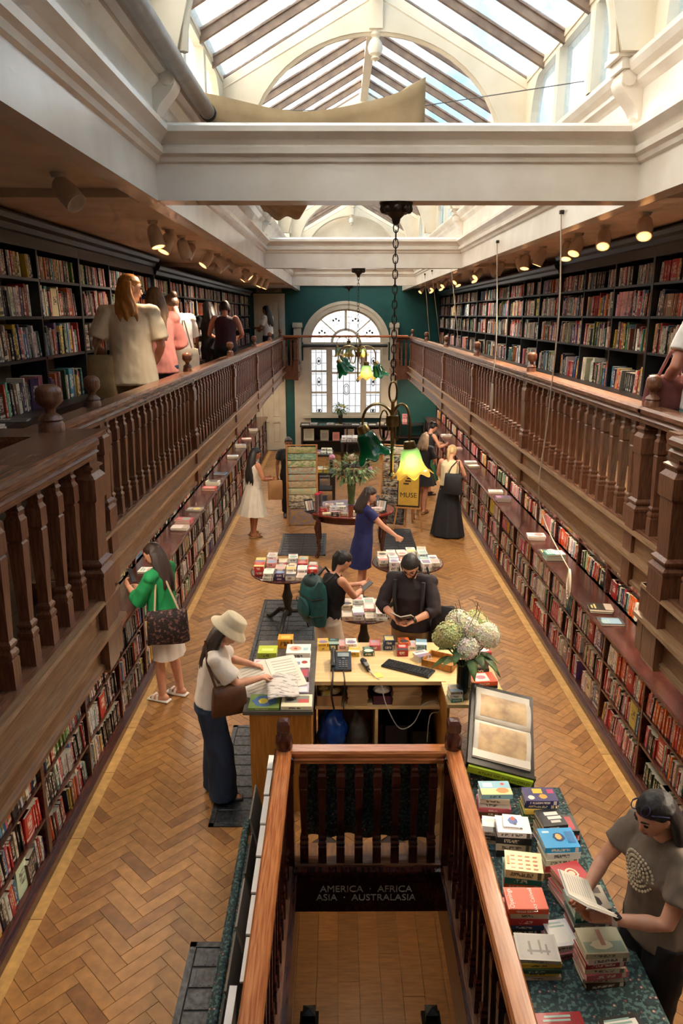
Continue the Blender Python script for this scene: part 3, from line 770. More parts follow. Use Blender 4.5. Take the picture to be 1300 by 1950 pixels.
def lower_case(side, nm, idx, ya, nb):
    pit = 0.945; yb = ya + pit * nb
    t = thing('lower_bookcase', '%s dark counter-height bookcase from the viewer under the %s gallery' % (['first', 'second', 'third', 'fourth', 'fifth', 'sixth', 'seventh'][idx], nm), 'bookcase', (S(side, 2.5), ya, 0), group='lower bookcases')
    o = Vector((S(side, 2.5), ya, 0))
    def B(n, m, d0, d1, y0, y1, z0, z1):
        x0, x1 = sorted((S(side, d0) - o.x, S(side, d1) - o.x)); return MB().box(x0, x1, y0 - o.y, y1 - o.y, z0, z1).build(n, m, t)
    B('plinth', M_MAHOG, 2.30, 2.9, ya, yb, 0, 0.10)
    B('plinth_moulding', M_MAHOG, 2.275, 2.33, ya, yb, 0, 0.065)
    B('back_panel', M_DARK, 2.905, 2.925, ya, yb, 0.1, 2.2)
    B('middle_back', M_DARK, 2.60, 2.62, ya, yb, 0.1, 0.99)
    for k in range(nb + 1):
        th = 0.05 if k in (0, nb) else 0.03; y = ya + k * pit
        ya_, yb_ = max(y - th / 2, ya), min(y + th / 2, yb)
        B('upright', M_MAHOG, 2.31, 2.60, ya_, yb_, 0.10, 1.0)
        B('upper_upright', M_MAHOG, 2.62, 2.905, ya_, yb_, 1.04, 2.2)
    bias = {(1, 1): dict(orange=5, red=2), (1, 2): dict(pink=3, cream=4, white=2)}.get((side, idx))
    for k in range(nb):
        a, c = ya + k * pit + 0.026, ya + (k + 1) * pit - 0.026
        for r, z in enumerate(LZ):
            B('shelf', M_MAHOG, 2.312, 2.60, a, c, z - 0.02, z)
            top = (LZ + [0.995])[r + 1] - 0.02
            fill(side, nm, r, idx * 3 + k, 2.325, a, c, z, min(0.235, top - z - 0.02), WTS[nm], bias if r == 2 and k < 2 else None, 0.17)
        for r, z in enumerate(HZ):
            if r: B('upper_shelf', M_MAHOG, 2.622, 2.905, a, c, z - 0.02, z)
            top = (HZ + [2.2])[r + 1] - 0.02
            fill(side, nm + ' upper', r, idx * 3 + k, 2.64, a, c, z - (0.005 if r == 0 else 0), min(0.225, top - z - 0.02), WTS[nm], dict(orange=5, yellow=1) if side > 0 and idx == 0 and r < 3 and k == 2 else None, 0.17)
for side, nm in ((-1, 'left'), (1, 'right')):
    for i in range(7):
        lower_case(side, nm, i, 1.80 + i * 2.835, 3)
    x0, x1 = sorted((S(side, 2.265), S(side, 2.625)))
    b = MB(); b.bbox(x0, x1, 1.8, 1.8 + 2.835 * 7, 1.0, 1.04, 0.012)
    tag(b.build('counter_top', M_MAHOG), 'long dark polished counter top under the %s gallery' % nm, 'counter')
YBAY = None
def finish_books():
    bpy.context.view_layer.update()
    from mathutils.bvhtree import BVHTree
    VV, FF, off = [], [], 0
    for o in bpy.data.objects:
        if o.type != 'MESH' or o.name.startswith(('pane', 'plank', 'iron_tile', 'rafter', 'lead_')): continue
        me = o.data; n = len(me.vertices)
        co = np.empty(n * 3, np.float32); me.vertices.foreach_get('co', co)
        mw = np.array(o.matrix_world); VV.append(co.reshape(-1, 3) @ mw[:3, :3].T + mw[:3, 3])
        FF.extend([[i + off for i in p.vertices] for p in me.polygons]); off += n
    tree = BVHTree.FromPolygons(np.concatenate(VV).tolist(), FF)
    eye = Vector((0, 0, EYE)); sc = []
    for i, B_ in enumerate(BOOKS):
        M, T, H, Dp = B_[:4]; best = 0.0
        mid = M @ Vector((T / 2, -0.004, H / 2)); q = project(mid)
        if q and -10 < q[0] < 1310 and -10 < q[1] < 1960:
            n = (M.to_3x3() @ Vector((0, -1, 0))); view = (eye - mid); dist = view.length
            area = T * H * max(0.05, abs(n.dot(view / dist))) / (dist * dist)
            vis = 0
            for fz in (0.25, 0.6, 0.9):
                p = M @ Vector((T / 2, -0.004, H * fz)); d = p - eye; l = d.length; d.normalize()
                ok = tree.ray_cast(eye, d, l - 0.006)[0]
                if not ok: vis += 1
            best = area * vis
        sc.append(best)
    psc = []
    for (x, y, z, rot, w, d, t, fn, lab, grp) in PILE:
        M = Matrix.Translation((x, y, z)) @ Matrix.Rotation(rot, 4, 'Z'); best = 0.0
        mid = M @ Vector((0, -d / 2 - .003, t / 2)); q = project(mid)
        if q and 0 < q[0] < 1300 and 0 < q[1] < 1950:
            l = (mid - eye).length; vis = 0
            for fx in (-.3, 0, .3):
                p = M @ Vector((w * fx, -d / 2 - .004, t / 2)); dd = p - eye; ll = dd.length; dd.normalize()
                if not tree.ray_cast(eye, dd, ll - .004)[0]: vis += 1
            best = w * t * .7 / (l * l) * vis
        psc.append(best)
    n_now = sum(1 for o in bpy.data.objects if o.parent is None and o.get('category') == 'book')
    cand = sorted([(v, 0, i) for i, v in enumerate(sc) if v > 0] + [(v, 1, i) for i, v in enumerate(psc) if v > 0], reverse=True)[:max(60, 300 - n_now)]
    single = set(i for v, w_, i in cand if w_ == 0); psingle = set(i for v, w_, i in cand if w_ == 1)
    pb = MB()
    for i, (x, y, z, rot, w, d, t, fn, lab, grp) in enumerate(PILE):
        if i in psingle:
            b = MB(); fn(b, None); tag(b.build('book', M_SPINE, None, loc=(x, y, z), rot=(0, 0, rot)), lab, 'book', grp)
        else: fn(pb, Matrix.Translation((x, y, z)) @ Matrix.Rotation(rot, 4, 'Z'))
    if pb.v: tag(pb.build('piled_books', M_SPINE), 'books lying underneath the top ones in the small piles on the tables', 'books', None, 'stuff')
    stuffs = {}
    ordw = ['first', 'second', 'third', 'fourth', 'fifth', 'sixth', 'seventh', 'eighth', 'ninth', 'tenth', 'eleventh', 'twelfth']
    seen = {}; made = []
    for i, (M, T, H, Dp, cc, k, side, zone, row, bay, front) in enumerate(BOOKS):
        sn = 'left' if side < 0 else 'right'
        if i in single:
            b = MB(); book_geo(b, Matrix.Identity(4), T, H, Dp, cc, True)
            o = b.build('book', M_SPINE); o.matrix_world = M
            where = {'gallery': '%s gallery bookcase' % sn}.get(zone, '%s counter shelves' % sn if 'upper' not in zone else 'shelves behind the %s counter' % sn)
            size = ('face-out' if front else 'thick' if T > 0.03 else 'slim' if T < 0.018 else 'tall' if H > 0.225 else 'short' if H < 0.185 else 'upright')
            lab = '%s %s book, %s row, %s bay of the %s' % (size, k, ROWN[row] if not ('upper' not in zone and zone != 'gallery' and row == 2) else 'top', ordw[bay] if bay < 12 else 'far', where)
            tag(o, lab, 'book', 'books on the ' + where); made.append((lab, M.translation.y, o))
        else:
            book_geo(stuffs.setdefault((side, zone), MB()), M, T, H, Dp, cc)
    made.sort(key=lambda q: (q[0], q[1])); i = 0
    while i < len(made):
        j = i
        while j < len(made) and made[j][0] == made[i][0]: j += 1
        if j - i > 1:
            for q in range(i, j): made[q][2]['label'] = ('nearest ' if q == i else nth[q - i] + ' nearest ') + made[q][0]
        i = j
    for (side, zone), b in stuffs.items():
        sn = 'left' if side < 0 else 'right'
        where = {'gallery': 'on the %s gallery shelves' % sn}.get(zone, 'under the counter along the %s wall' % sn if 'upper' not in zone else 'above the counter along the %s wall' % sn)
        o = b.build('shelved_books', M_SPINE)
        tag(o, 'rows of mixed upright books filling the shelves ' + where, 'books', None, 'stuff')
# ------------------------------------------------------------------ far wall: window, doors, sign
win = struct('window_1'); tag(win, 'tall arched leaded window in a cream frame on the teal wall')
def arcpts(a, bb, n=32, t0=0.0, t1=PI): return [(WCX + a * math.cos(t0 + (t1 - t0) * k / n), WSP + bb * math.sin(t0 + (t1 - t0) * k / n)) for k in range(n + 1)]
def band(b, a0, b0, a1, b1, y0, y1, n=32):
    o, i = arcpts(a1, b1, n), arcpts(a0, b0, n)
    for k in range(n):
        q = [o[k], o[k + 1], i[k + 1], i[k]]
        b.add([(x, y0, z) for x, z in q] + [(x, y1, z) for x, z in q], [(0, 1, 2, 3), (7, 6, 5, 4), (0, 4, 5, 1), (2, 6, 7, 3)])
b = MB(); band(b, 1.05, 0.93, 1.23, 1.12, YF - 0.07, YF + 0.02); band(b, 1.0, 0.88, 1.07, 0.95, YF + 0.0, YF + 0.16); band(b, 1.17, 1.06, 1.26, 1.15, YF - 0.09, YF - 0.05)
b.build('arched_casing', M_CREAM, win, True, 30)
for s_ in (-1, 1):
    xa, xb = sorted((WCX + s_ * 1.03, WCX + s_ * 1.50)); xc, xd = sorted((WCX + s_ * 1.0, WCX + s_ * 1.07))
    b = MB(); b.box(xa, xb, YF - 0.06, YF + 0.01, 0.0, 2.62); xe, xf = sorted((WCX + s_ * 1.05, WCX + s_ * 1.23)); b.box(xe, xf, YF - 0.07, YF + 0.01, 2.62, WSP)
    b.box(xc, xd, YF, YF + 0.16, WSILL, WSP); b.build('side_casing', M_CREAM, win)
    xa, xb = sorted((WCX + s_ * 1.28, WCX + s_ * 1.50))
    b = MB(); b.box(xa, xb, YF - 0.12, YF, 2.62, 3.62); b.box(xa - 0.03, xb + 0.03, YF - 0.15, YF, 3.55, 3.66); b.box(xa - 0.02, xb + 0.02, YF - 0.14, YF, 3.62, 3.69); b.build('pilaster', M_CREAM, win)
MB().box(WCX - 1.25, WCX + 1.25, YF - 0.16, YF + 0.16, WSILL - 0.08, WSILL).build('sill', M_CREAM, win)
MB().box(WCX - 1.05, WCX + 1.05, YF + 0.03, YF + 0.15, 2.98, WSP).build('transom', M_CREAM, win)
for x in (-0.265, 0.735): MB().box(x - 0.06, x + 0.06, YF + 0.02, YF + 0.15, WSILL, 2.98).build('mullion', M_CREAM, win)
lights = [(-0.82, -0.325), (-0.205, 0.675), (0.795, 1.25)]
for i, (x0, x1) in enumerate(lights):
    zs = [WSILL, 1.69, 2.31, 2.98] if i != 1 else [WSILL, 2.26, 2.98]
    for z in zs[1:-1]: MB().box(x0 + .026, x1 - .026, YF + 0.055, YF + 0.135, z - 0.025, z + 0.025).build('sash_bar', M_CREAM, win)
    b = MB()
    for xx in (x0, x1): b.box(xx - 0.025, xx + 0.025, YF + 0.05, YF + 0.14, WSILL, 2.98)
    b.box(x0, x1, YF + 0.053, YF + 0.137, WSILL + .001, WSILL + 0.05); b.box(x0, x1, YF + 0.053, YF + 0.137, 2.92, 2.979)
    b.build('sash_frame', M_CREAM, win)
    for za, zb in zip(zs, zs[1:]):
        MB().box(x0, x1, YF + 0.095, YF + 0.10, za, zb).build('pane', M_LEADED, win)
    b = MB(); n = 3 if i != 1 else 5
    for k in range(1, n): xx = x0 + (x1 - x0) * k / n; b.box(xx - 0.006, xx + 0.006, YF + 0.088, YF + 0.095, WSILL, 2.95)
    z = WSILL + 0.25
    while z < 2.95: b.box(x0, x1, YF + 0.088, YF + 0.095, z - 0.005, z + 0.005); z += 0.31 if i != 1 else 0.36
    xm = (x0 + x1) / 2
    for zc, rx, rz in (((1.78, .09, .16), (2.6, .12, .12)) if i == 1 else ((2.6, .06, .10), (2.0, .05, .12), (1.15, .07, .05))):
        b.tube([(xm + rx * math.cos(t * PI / 9), YF + 0.09, zc + rz * math.sin(t * PI / 9)) for t in range(18)], 0.008, 4, closed=True)
        if i == 1: b.tube([(xm + .6 * rx * math.cos(t * PI / 9), YF + 0.09, zc + .65 * rz * math.sin(t * PI / 9)) for t in range(18)], 0.007, 4, closed=True)
        else: b.box(xm - .03, xm + .03, YF + .086, YF + .094, zc - .035, zc + .035)
    b.build('lead_cames', M_BLACK, win)
b = MB(); MB_ = arcpts(1.04, 0.92); pts = [(x, z) for x, z in MB_]
b.add([(x, YF + 0.098, z) for x, z in pts], [tuple(range(len(pts)))]); b.build('pane', M_LEADED, win)
b = MB(); b.box(WCX - 0.035, WCX + 0.035, YF + 0.05, YF + 0.14, WSP + 0.35, WSP + 0.92); band(b, 0.36, 0.32, 0.44, 0.39, YF + 0.05, YF + 0.14, 18)
for t in (0.25, 0.75):
    c_, s__ = math.cos(PI * t), math.sin(PI * t); b.tube([(WCX + 0.4 * c_, YF + 0.09, WSP + 0.36 * s__), (WCX + 1.02 * c_, YF + 0.09, WSP + 0.9 * s__)], 0.022, 6)
b.build('fan_bars', M_CREAM, win)
b = MB()
for r in (0.6, 0.78): b.tube([(x, YF + 0.09, z) for x, z in arcpts(r * 1.04, r * 0.92, 24)], 0.006, 4)
for t in range(1, 16):
    c_, s__ = math.cos(PI * t / 16), math.sin(PI * t / 16); b.tube([(WCX + 0.4 * c_, YF + 0.09, WSP + 0.36 * s__), (WCX + 1.02 * c_, YF + 0.09, WSP + 0.9 * s__)], 0.005, 4)
for t in (0.14, 0.38, 0.62, 0.86):
    cx, cz = WCX + 0.76 * math.cos(PI * t), WSP + 0.67 * math.sin(PI * t)
    for dx in (-.08, 0, .08): b.ell((cx + dx, YF + 0.09, cz + (0.03 if dx == 0 else -.02)), (0.03, 0.005, 0.035), 8, 5)
b.build('lead_cames', M_BLACK, win)
# far street seen faintly through the lower lights
def door(n, label, x0, x1, z0, z1, knob_x):
    d = struct('door_%d' % n); tag(d, label)
    b = MB(); f = 0.07
    b.box(x0 - f, x0, YF - 0.05, YF, z0, z1 + f); b.box(x1, x1 + f, YF - 0.05, YF, z0, z1 + f); b.box(x0, x1, YF - 0.05, YF, z1, z1 + f); b.build('door_frame', M_CREAM, d)
    xm = (x0 + x1) / 2; zm = z0 + (z1 - z0) * 0.42
    b = MB(); b.box(x0, x1, YF - 0.015, YF - 0.001, z0, z1)
    for a in ((x0, x0 + .09, z0, z1), (x1 - .09, x1, z0, z1), (xm - .05, xm + .05, z0, z1), (x0, x1, z0, z0 + .2), (x0, x1, zm - .07, zm + .07), (x0, x1, z1 - .12, z1)):
        dd = .0 if a[3] - a[2] > 1 else .002; b.box(a[0] + dd, a[1] - dd, YF - .05 - dd, YF - .012 + dd, a[2] + dd, a[3] - dd)
    b.build('leaf', M_CREAM, d)
    for xa, xb in ((x0 + 0.09, xm - 0.05), (xm + 0.05, x1 - 0.09)):
        for za, zb in ((z0 + 0.2, zm - 0.07), (zm + 0.07, z1 - 0.12)):
            MB().bbox(xa + .035, xb - .035, YF - 0.034, YF - 0.012, za + .035, zb - .035, 0.014).build('door_panel', M_CREAM, d)
    MB().lathe([(0.02, 0), (0.012, 0.02), (0.03, 0.035), (0.032, 0.055), (0.0, 0.07)], 10, M=Matrix.Translation((knob_x, YF - 0.05, zm)) @ Matrix.Rotation(PI / 2, 4, 'X')).build('door_knob', M_IRON, d, True)
    return d
d1 = door(1, 'cream panelled door on the ground floor at the end of the left aisle', -2.36, -1.62, 0, 2.12, -2.25)
MB().box(-2.04, -1.94, YF - 0.06, YF - 0.05, 1.75, 1.85).build('door_notice', M_BLACK, d1)
door(2, 'cream panelled fire door at the end of the left gallery', -2.34, -1.60, 2.48, 4.42, -1.70)
fs = thing('fire_exit_sign', 'small dark FIRE EXIT sign above the gallery door', 'sign', (-1.97, YF, 4.575))
MB().bbox(-0.36, 0.36, -0.04, 0, -0.055, 0.055, 0.008).build('sign_board', mat('sign_grey', 'a09a8c', '8f897c', .5, 10), fs)
txt('lettering', 'FIRE EXIT', 0.095, mat('sign_ink', '14120f', None, .5), fs, (0, -0.042, 0), (PI / 2, 0, 0), sx=1.2)
b = MB(); b.bbox(-1.50, 1.86, 20.42, 20.50, 3.32, 3.38, 0.01)
tag(b.build('tie_bar', mat('orange_oak', '9a5a34', 'b97048', .4, 9, (.5, 6, 6))), 'orange timber bar spanning between the gallery ends before the window', 'bar')
b = MB(); b.tube([(-1.05, 21.9, 3.05), (1.42, 21.9, 3.05)], 0.045, 10); b.box(-1.02, -0.98, 21.9, YF - .05, 3.03, 3.07); b.box(1.36, 1.40, 21.9, YF - .05, 3.03, 3.07)
tag(b.build('blind_roller', M_BLACK, None, True), 'black roller blind tube fixed across the arched window', 'blind')

# ------------------------------------------------------------------ spotlights under the gallery ceilings
M_LAMP = mat('white_lamp_metal', 'd8c9ba', 'cbbaa9', 0.4, 10)
M_BULB = emit_mat('warm_bulb', 'ffd9a0', 14.0)
M_BULB_OFF = mat('lamp_glass', '8f867c', None, 0.2)
AIM = {(1, 0): (1.3, 3.2, .8, 150), (1, 1): (1.25, 4.1, .8, 150), (1, 2): (.6, 5.7, .9, 150), (1, 3): (1.5, 6.2, 0, 120), (1, 4): (.9, 9.0, .7, 150), (1, 5): (1.5, 8.0, 0, 110), (1, 7): (.3, 11.8, .8, 130), (-1, 1): (-.5, 5.8, .9, 70), (-1, 2): (-1.85, 6.7, 3.6, 28), (-1, 3): (-.5, 8.6, .7, 110)}
def spot(side, x, y, aim, lit, label, power=85, key=None):
    if key in AIM:
        ax, ay, az, power = AIM[key]; aim = (ax - x, ay - y, az - 4.55); lit = True
    t = thing('spotlight', label, 'spotlight', (x, y, 4.64), group='spotlights on the %s gallery ceiling' % ('left' if side < 0 else 'right'))
    MB().lathe([(0.035, -0.03), (0.045, -0.005), (0.045, 0.0)], 12).build('mount', M_LAMP, t, True)
    d = Vector(aim).normalized(); q = d.to_track_quat('-Z', 'Y')
    h = MB().lathe([(0.052, -0.16), (0.058, -0.16), (0.06, -0.08), (0.05, -0.01), (0.03, 0.015), (0.0, 0.02)], 14).lathe([(0.052, -0.16), (0.048, -0.145), (0.0, -0.14)], 14).build('lamp_head', M_LAMP, t, True, 40)
    h.location = (0, 0, -0.055); h.rotation_mode = 'QUATERNION'; h.rotation_quaternion = q
    MB().lathe([(0.0, -0.152), (0.046, -0.150), (0.046, -0.146), (0.0, -0.143)], 14).build('bulb', M_BULB if lit else M_BULB_OFF, h)
    if lit:
        l = bpy.data.lights.new('spot_beam', 'SPOT'); l.energy = power; l.color = (1.0, 0.80, 0.58); l.spot_size = math.radians(105); l.spot_blend = 0.9; l.shadow_soft_size = 0.045
        o = bpy.data.objects.new('spot_beam', l); col.objects.link(o); o.parent = h; o.location = (0, 0, -0.165)
nth = ['first', 'second', 'third', 'fourth', 'fifth', 'sixth', 'seventh', 'eighth', 'ninth', 'tenth', 'eleventh', 'twelfth', 'thirteenth', 'fourteenth', 'fifteenth', 'sixteenth', 'seventeenth', 'eighteenth']
for i, y in enumerate([4.33, 6.43, 7.05, 7.57, 8.1, 9.23, 9.75, 10.26, 10.7, 12.4, 13.0, 14.2, 15.3, 16.4]):
    spot(-1, -1.50, y, (rnd.choice((-0.55, 0.75, -0.35)), rnd.uniform(-.5, .3), -0.8), i % 2 == 1 or i > 9, '%s white spotlight from the viewer along the left gallery ceiling' % nth[i], key=(-1, i))
for i, y in enumerate([5.9, 6.72, 7.35, 7.84, 8.7, 9.36, 9.94, 10.79, 11.4, 12.5, 13.3, 14.4, 15.2, 16.2, 17.4, 18.2, 19.4, 20.4]):
    spot(1, 2.28 - 0.02 * (i % 3), y, (-0.75 if i % 2 else 0.3, -0.45, -0.8), i in (1, 2, 4, 7) or i > 8, '%s white spotlight from the viewer along the right gallery ceiling' % nth[i], key=(1, i))
# unseen strip lights added under the gallery floors to light the lower shelves
M_STRIP = emit_mat('added_lamp_glow', 'ffe2b8', 3.0)
for side in (-1, 1):
    for i in range(7):
        y = 3.2 + i * 2.9
        t = thing('added_strip_light', '%s added unseen strip light from the viewer under the %s gallery' % (nth[i], 'left' if side < 0 else 'right'), 'strip light', (S(side, 2.15), y, 2.24), group='added strip lights under the galleries')
        MB().bbox(-0.03, 0.03, -0.65, 0.65, -0.035, 0.0, 0.008).build('housing', M_LAMP, t)
        MB().box(-0.02, 0.02, -0.6, 0.6, -0.04, -0.034).build('diffuser', M_STRIP, t)
        l = bpy.data.lights.new('added_strip_lamp', 'AREA'); l.shape = 'RECTANGLE'; l.size = 0.05; l.size_y = 1.2; l.energy = 13 if side < 0 else 22; l.color = (1.0, 0.84, 0.64)
        o = bpy.data.objects.new('added_strip_lamp', l); col.objects.link(o); o.parent = t; o.location = (0, 0, -0.045)

# ------------------------------------------------------------------ canvas shade, its pole, wires and cords
M_CANVAS = mat('canvas', 'a58a66', '8f7654', 0.9, 5, (1, 1, 1), bump=0.2)
def grid_sheet(fn, nu, nv, th=0.006):
    b = MB(); g = [[Vector(fn(i / nu, j / nv)) for j in range(nv + 1)] for i in range(nu + 1)]
    vs = [p for r in g for p in r]; n = len(vs)
    fs = [(i * (nv + 1) + j, (i + 1) * (nv + 1) + j, (i + 1) * (nv + 1) + j + 1, i * (nv + 1) + j + 1) for i in range(nu) for j in range(nv)]
    b.add(vs, fs)
    return b
def solidify(o, th):
    m = o.modifiers.new('thickness', 'SOLIDIFY'); m.thickness = th; m.offset = 0
    return o
cv = thing('sun_awning', 'beige canvas sun shade slung under the skylight beyond the first beam', 'shade', (0, 0, 0))
def canvas(u, v):   # u across from the pole, v along the hall
    y = 6.1 + v * 4.4
    wd = 1.62 - 1.15 * v ** 0.7
    x = -0.98 + u * wd
    z = 5.43 - 0.09 * math.sin(PI * u) * (1 - .5 * v) + 0.16 * u ** 6 * (1 - v) + 0.05 * (1 - u) - 0.28 * v + 0.02 * math.sin(11 * u + 7 * v) * (0.4 + v)
    return x, y + 0.05 * math.sin(6 * u), z
solidify(grid_sheet(canvas, 26, 26).build('cloth', M_CANVAS, cv, True, 80), 0.006)
solidify(grid_sheet(lambda u, v: (canvas(u, 0)[0], canvas(u, 0)[1] - 0.01, canvas(u, 0)[2] - v * (0.30 + 0.1 * (1 - u))), 24, 4).build('hanging_hem', M_CANVAS, cv, True, 80), 0.006)
t = thing('blind_pole', 'long grey pole under the left side of the skylight', 'pole', (0, 0, 0))
MB().tube([(-0.95, -1.0, 5.30), (-0.95, 6.05, 5.33)], 0.055, 14).build('thick_tube', mat('pole_grey', '7c746c', '8f877f', .35, 8), t, True)
MB().tube([(-0.95, 6.0, 5.33), (-0.95, 11.5, 5.30)], 0.035, 12).build('thin_tube', mat('pole_grey', '7c746c', None), t, True)
MB().tube([(-0.95, 5.98, 5.33), (-0.95, 6.03, 5.33)], 0.06, 14).build('collar', M_BLACK, t, True)
M_WIRE = mat('grey_wire', '5f5a55', None, .5)
for i, y in enumerate((6.2, 7.6)):
    MB().tube([(-1.0, y + .5, 5.52), (RC, y + .25, 5.44), (1.72, y - .4, 5.48)], 0.004, 5).build('wire', M_WIRE)
    tag(bpy.data.objects['wire' if i == 0 else 'wire.001'], ('nearer' if i == 0 else 'farther') + ' thin wire strung across below the skylight', 'wire', 'wires below the skylight')
M_CORD = mat('pale_cord', 'c9b9a4', None, .8)
def cord(label, pts, r=0.005, loop=None):
    t = thing('pull_line', label, 'cord', pts[0], group='blind cords on the right side')
    o = Vector(pts[0]); MB().tube(spl([Vector(p) - o for p in pts]), r, 6).build('cord', M_CORD, t, True)
    MB().bbox(-.012, .03, -.02, .02, -.015, .015, .004).build('eyelet', M_IRON, t)
    if loop:
        b = MB()
        for q in range(4):
            w = 0.03 + .008 * q; hgt = loop * (0.8 + .1 * q)
            b.tube([Vector(pts[-1]) - o + Vector((0.004 * q, w * math.sin(2 * PI * k / 16) , -hgt / 2 + hgt / 2 * math.cos(2 * PI * k / 16))) for k in range(16)], r * .9, 5, closed=True)
        b.build('coil', M_CORD, t, True)
cord('long pale cord hanging past the nearer right balusters to the counter', [(1.79, 6.4, 4.70), (1.86, 6.5, 3.9), (1.87, 6.65, 3.0), (1.87, 6.72, 2.2), (2.2, 6.75, 1.55)], 0.006, 0.28)
cord('pale cord tied to the second post of the right gallery rail', [(1.79, 8.9, 4.70), (1.86, 9.0, 3.6), (1.84, 9.05, 3.1)], 0.006, 0.30)
cord('white cord running down behind the right rail near the teal wall', [(1.79, 12.5, 4.72), (2.0, 12.7, 3.4)], 0.006)
cord('pale cord slanting across the teal wall, the inner one', [(1.79, 16.2, 4.72), (2.1, 17.6, 3.36)], 0.006)
cord('pale cord slanting across the teal wall, the outer one', [(1.79, 15.0, 4.72), (2.25, 16.9, 3.3)], 0.006)
# ------------------------------------------------------------------ chandeliers
def glass_shade_mat(name, top, rim, tl_w, clear=0.0):
    m, N, L, bs = new_mat(name); N.remove(bs); out = N['Material Output']
    tc = N.new('ShaderNodeTexCoord'); sp = N.new('ShaderNodeSeparateXYZ'); L.new(tc.outputs['Object'], sp.inputs[0])
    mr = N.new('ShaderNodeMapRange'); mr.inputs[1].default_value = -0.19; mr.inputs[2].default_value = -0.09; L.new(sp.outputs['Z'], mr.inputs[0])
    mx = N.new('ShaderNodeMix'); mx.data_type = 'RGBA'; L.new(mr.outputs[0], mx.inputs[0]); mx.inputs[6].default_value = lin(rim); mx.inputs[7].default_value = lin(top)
    d = N.new('ShaderNodeBsdfDiffuse'); t = N.new('ShaderNodeBsdfTranslucent'); g = N.new('ShaderNodeBsdfGlossy'); g.inputs['Roughness'].default_value = 0.12
    L.new(mx.outputs[2], d.inputs[0]); L.new(mx.outputs[2], t.inputs[0])
    m1 = N.new('ShaderNodeMixShader'); m1.inputs[0].default_value = tl_w; L.new(d.outputs[0], m1.inputs[1]); L.new(t.outputs[0], m1.inputs[2])
    fr = N.new('ShaderNodeFresnel'); fr.inputs[0].default_value = 1.5; m2 = N.new('ShaderNodeMixShader'); L.new(fr.outputs[0], m2.inputs[0]); L.new(m1.outputs[0], m2.inputs[1]); L.new(g.outputs[0], m2.inputs[2])
    tp = N.new('ShaderNodeBsdfTransparent'); L.new(mx.outputs[2], tp.inputs[0]); m3 = N.new('ShaderNodeMixShader'); m3.inputs[0].default_value = clear; L.new(m2.outputs[0], m3.inputs[1]); L.new(tp.outputs[0], m3.inputs[2])
    L.new(m3.outputs[0], out.inputs[0]); return m
M_SH_GREEN = glass_shade_mat('green_glass', '0d5a34', '0a7a3c', 0.5, 0.05)
M_SH_FADE = glass_shade_mat('green_glass_painted_glow', 'a4bf94', 'ffdf86', 0.6, 0.28)  # pale top and amber rim paint the bulb's glow into the glass
def chain(b, p0, p1, n, w=0.016, r=0.004):
    p0, p1 = Vector(p0), Vector(p1)
    for i in range(n):
        c = p0.lerp(p1, (i + .5) / n); h = (p1 - p0).length / n * .68
        a = (i % 2) * PI / 2
        b.tube([c + Vector((w * math.cos(t * PI / 4) * math.cos(a), w * math.cos(t * PI / 4) * math.sin(a), h * math.sin(t * PI / 4))) for t in range(8)], r, 5, closed=True)
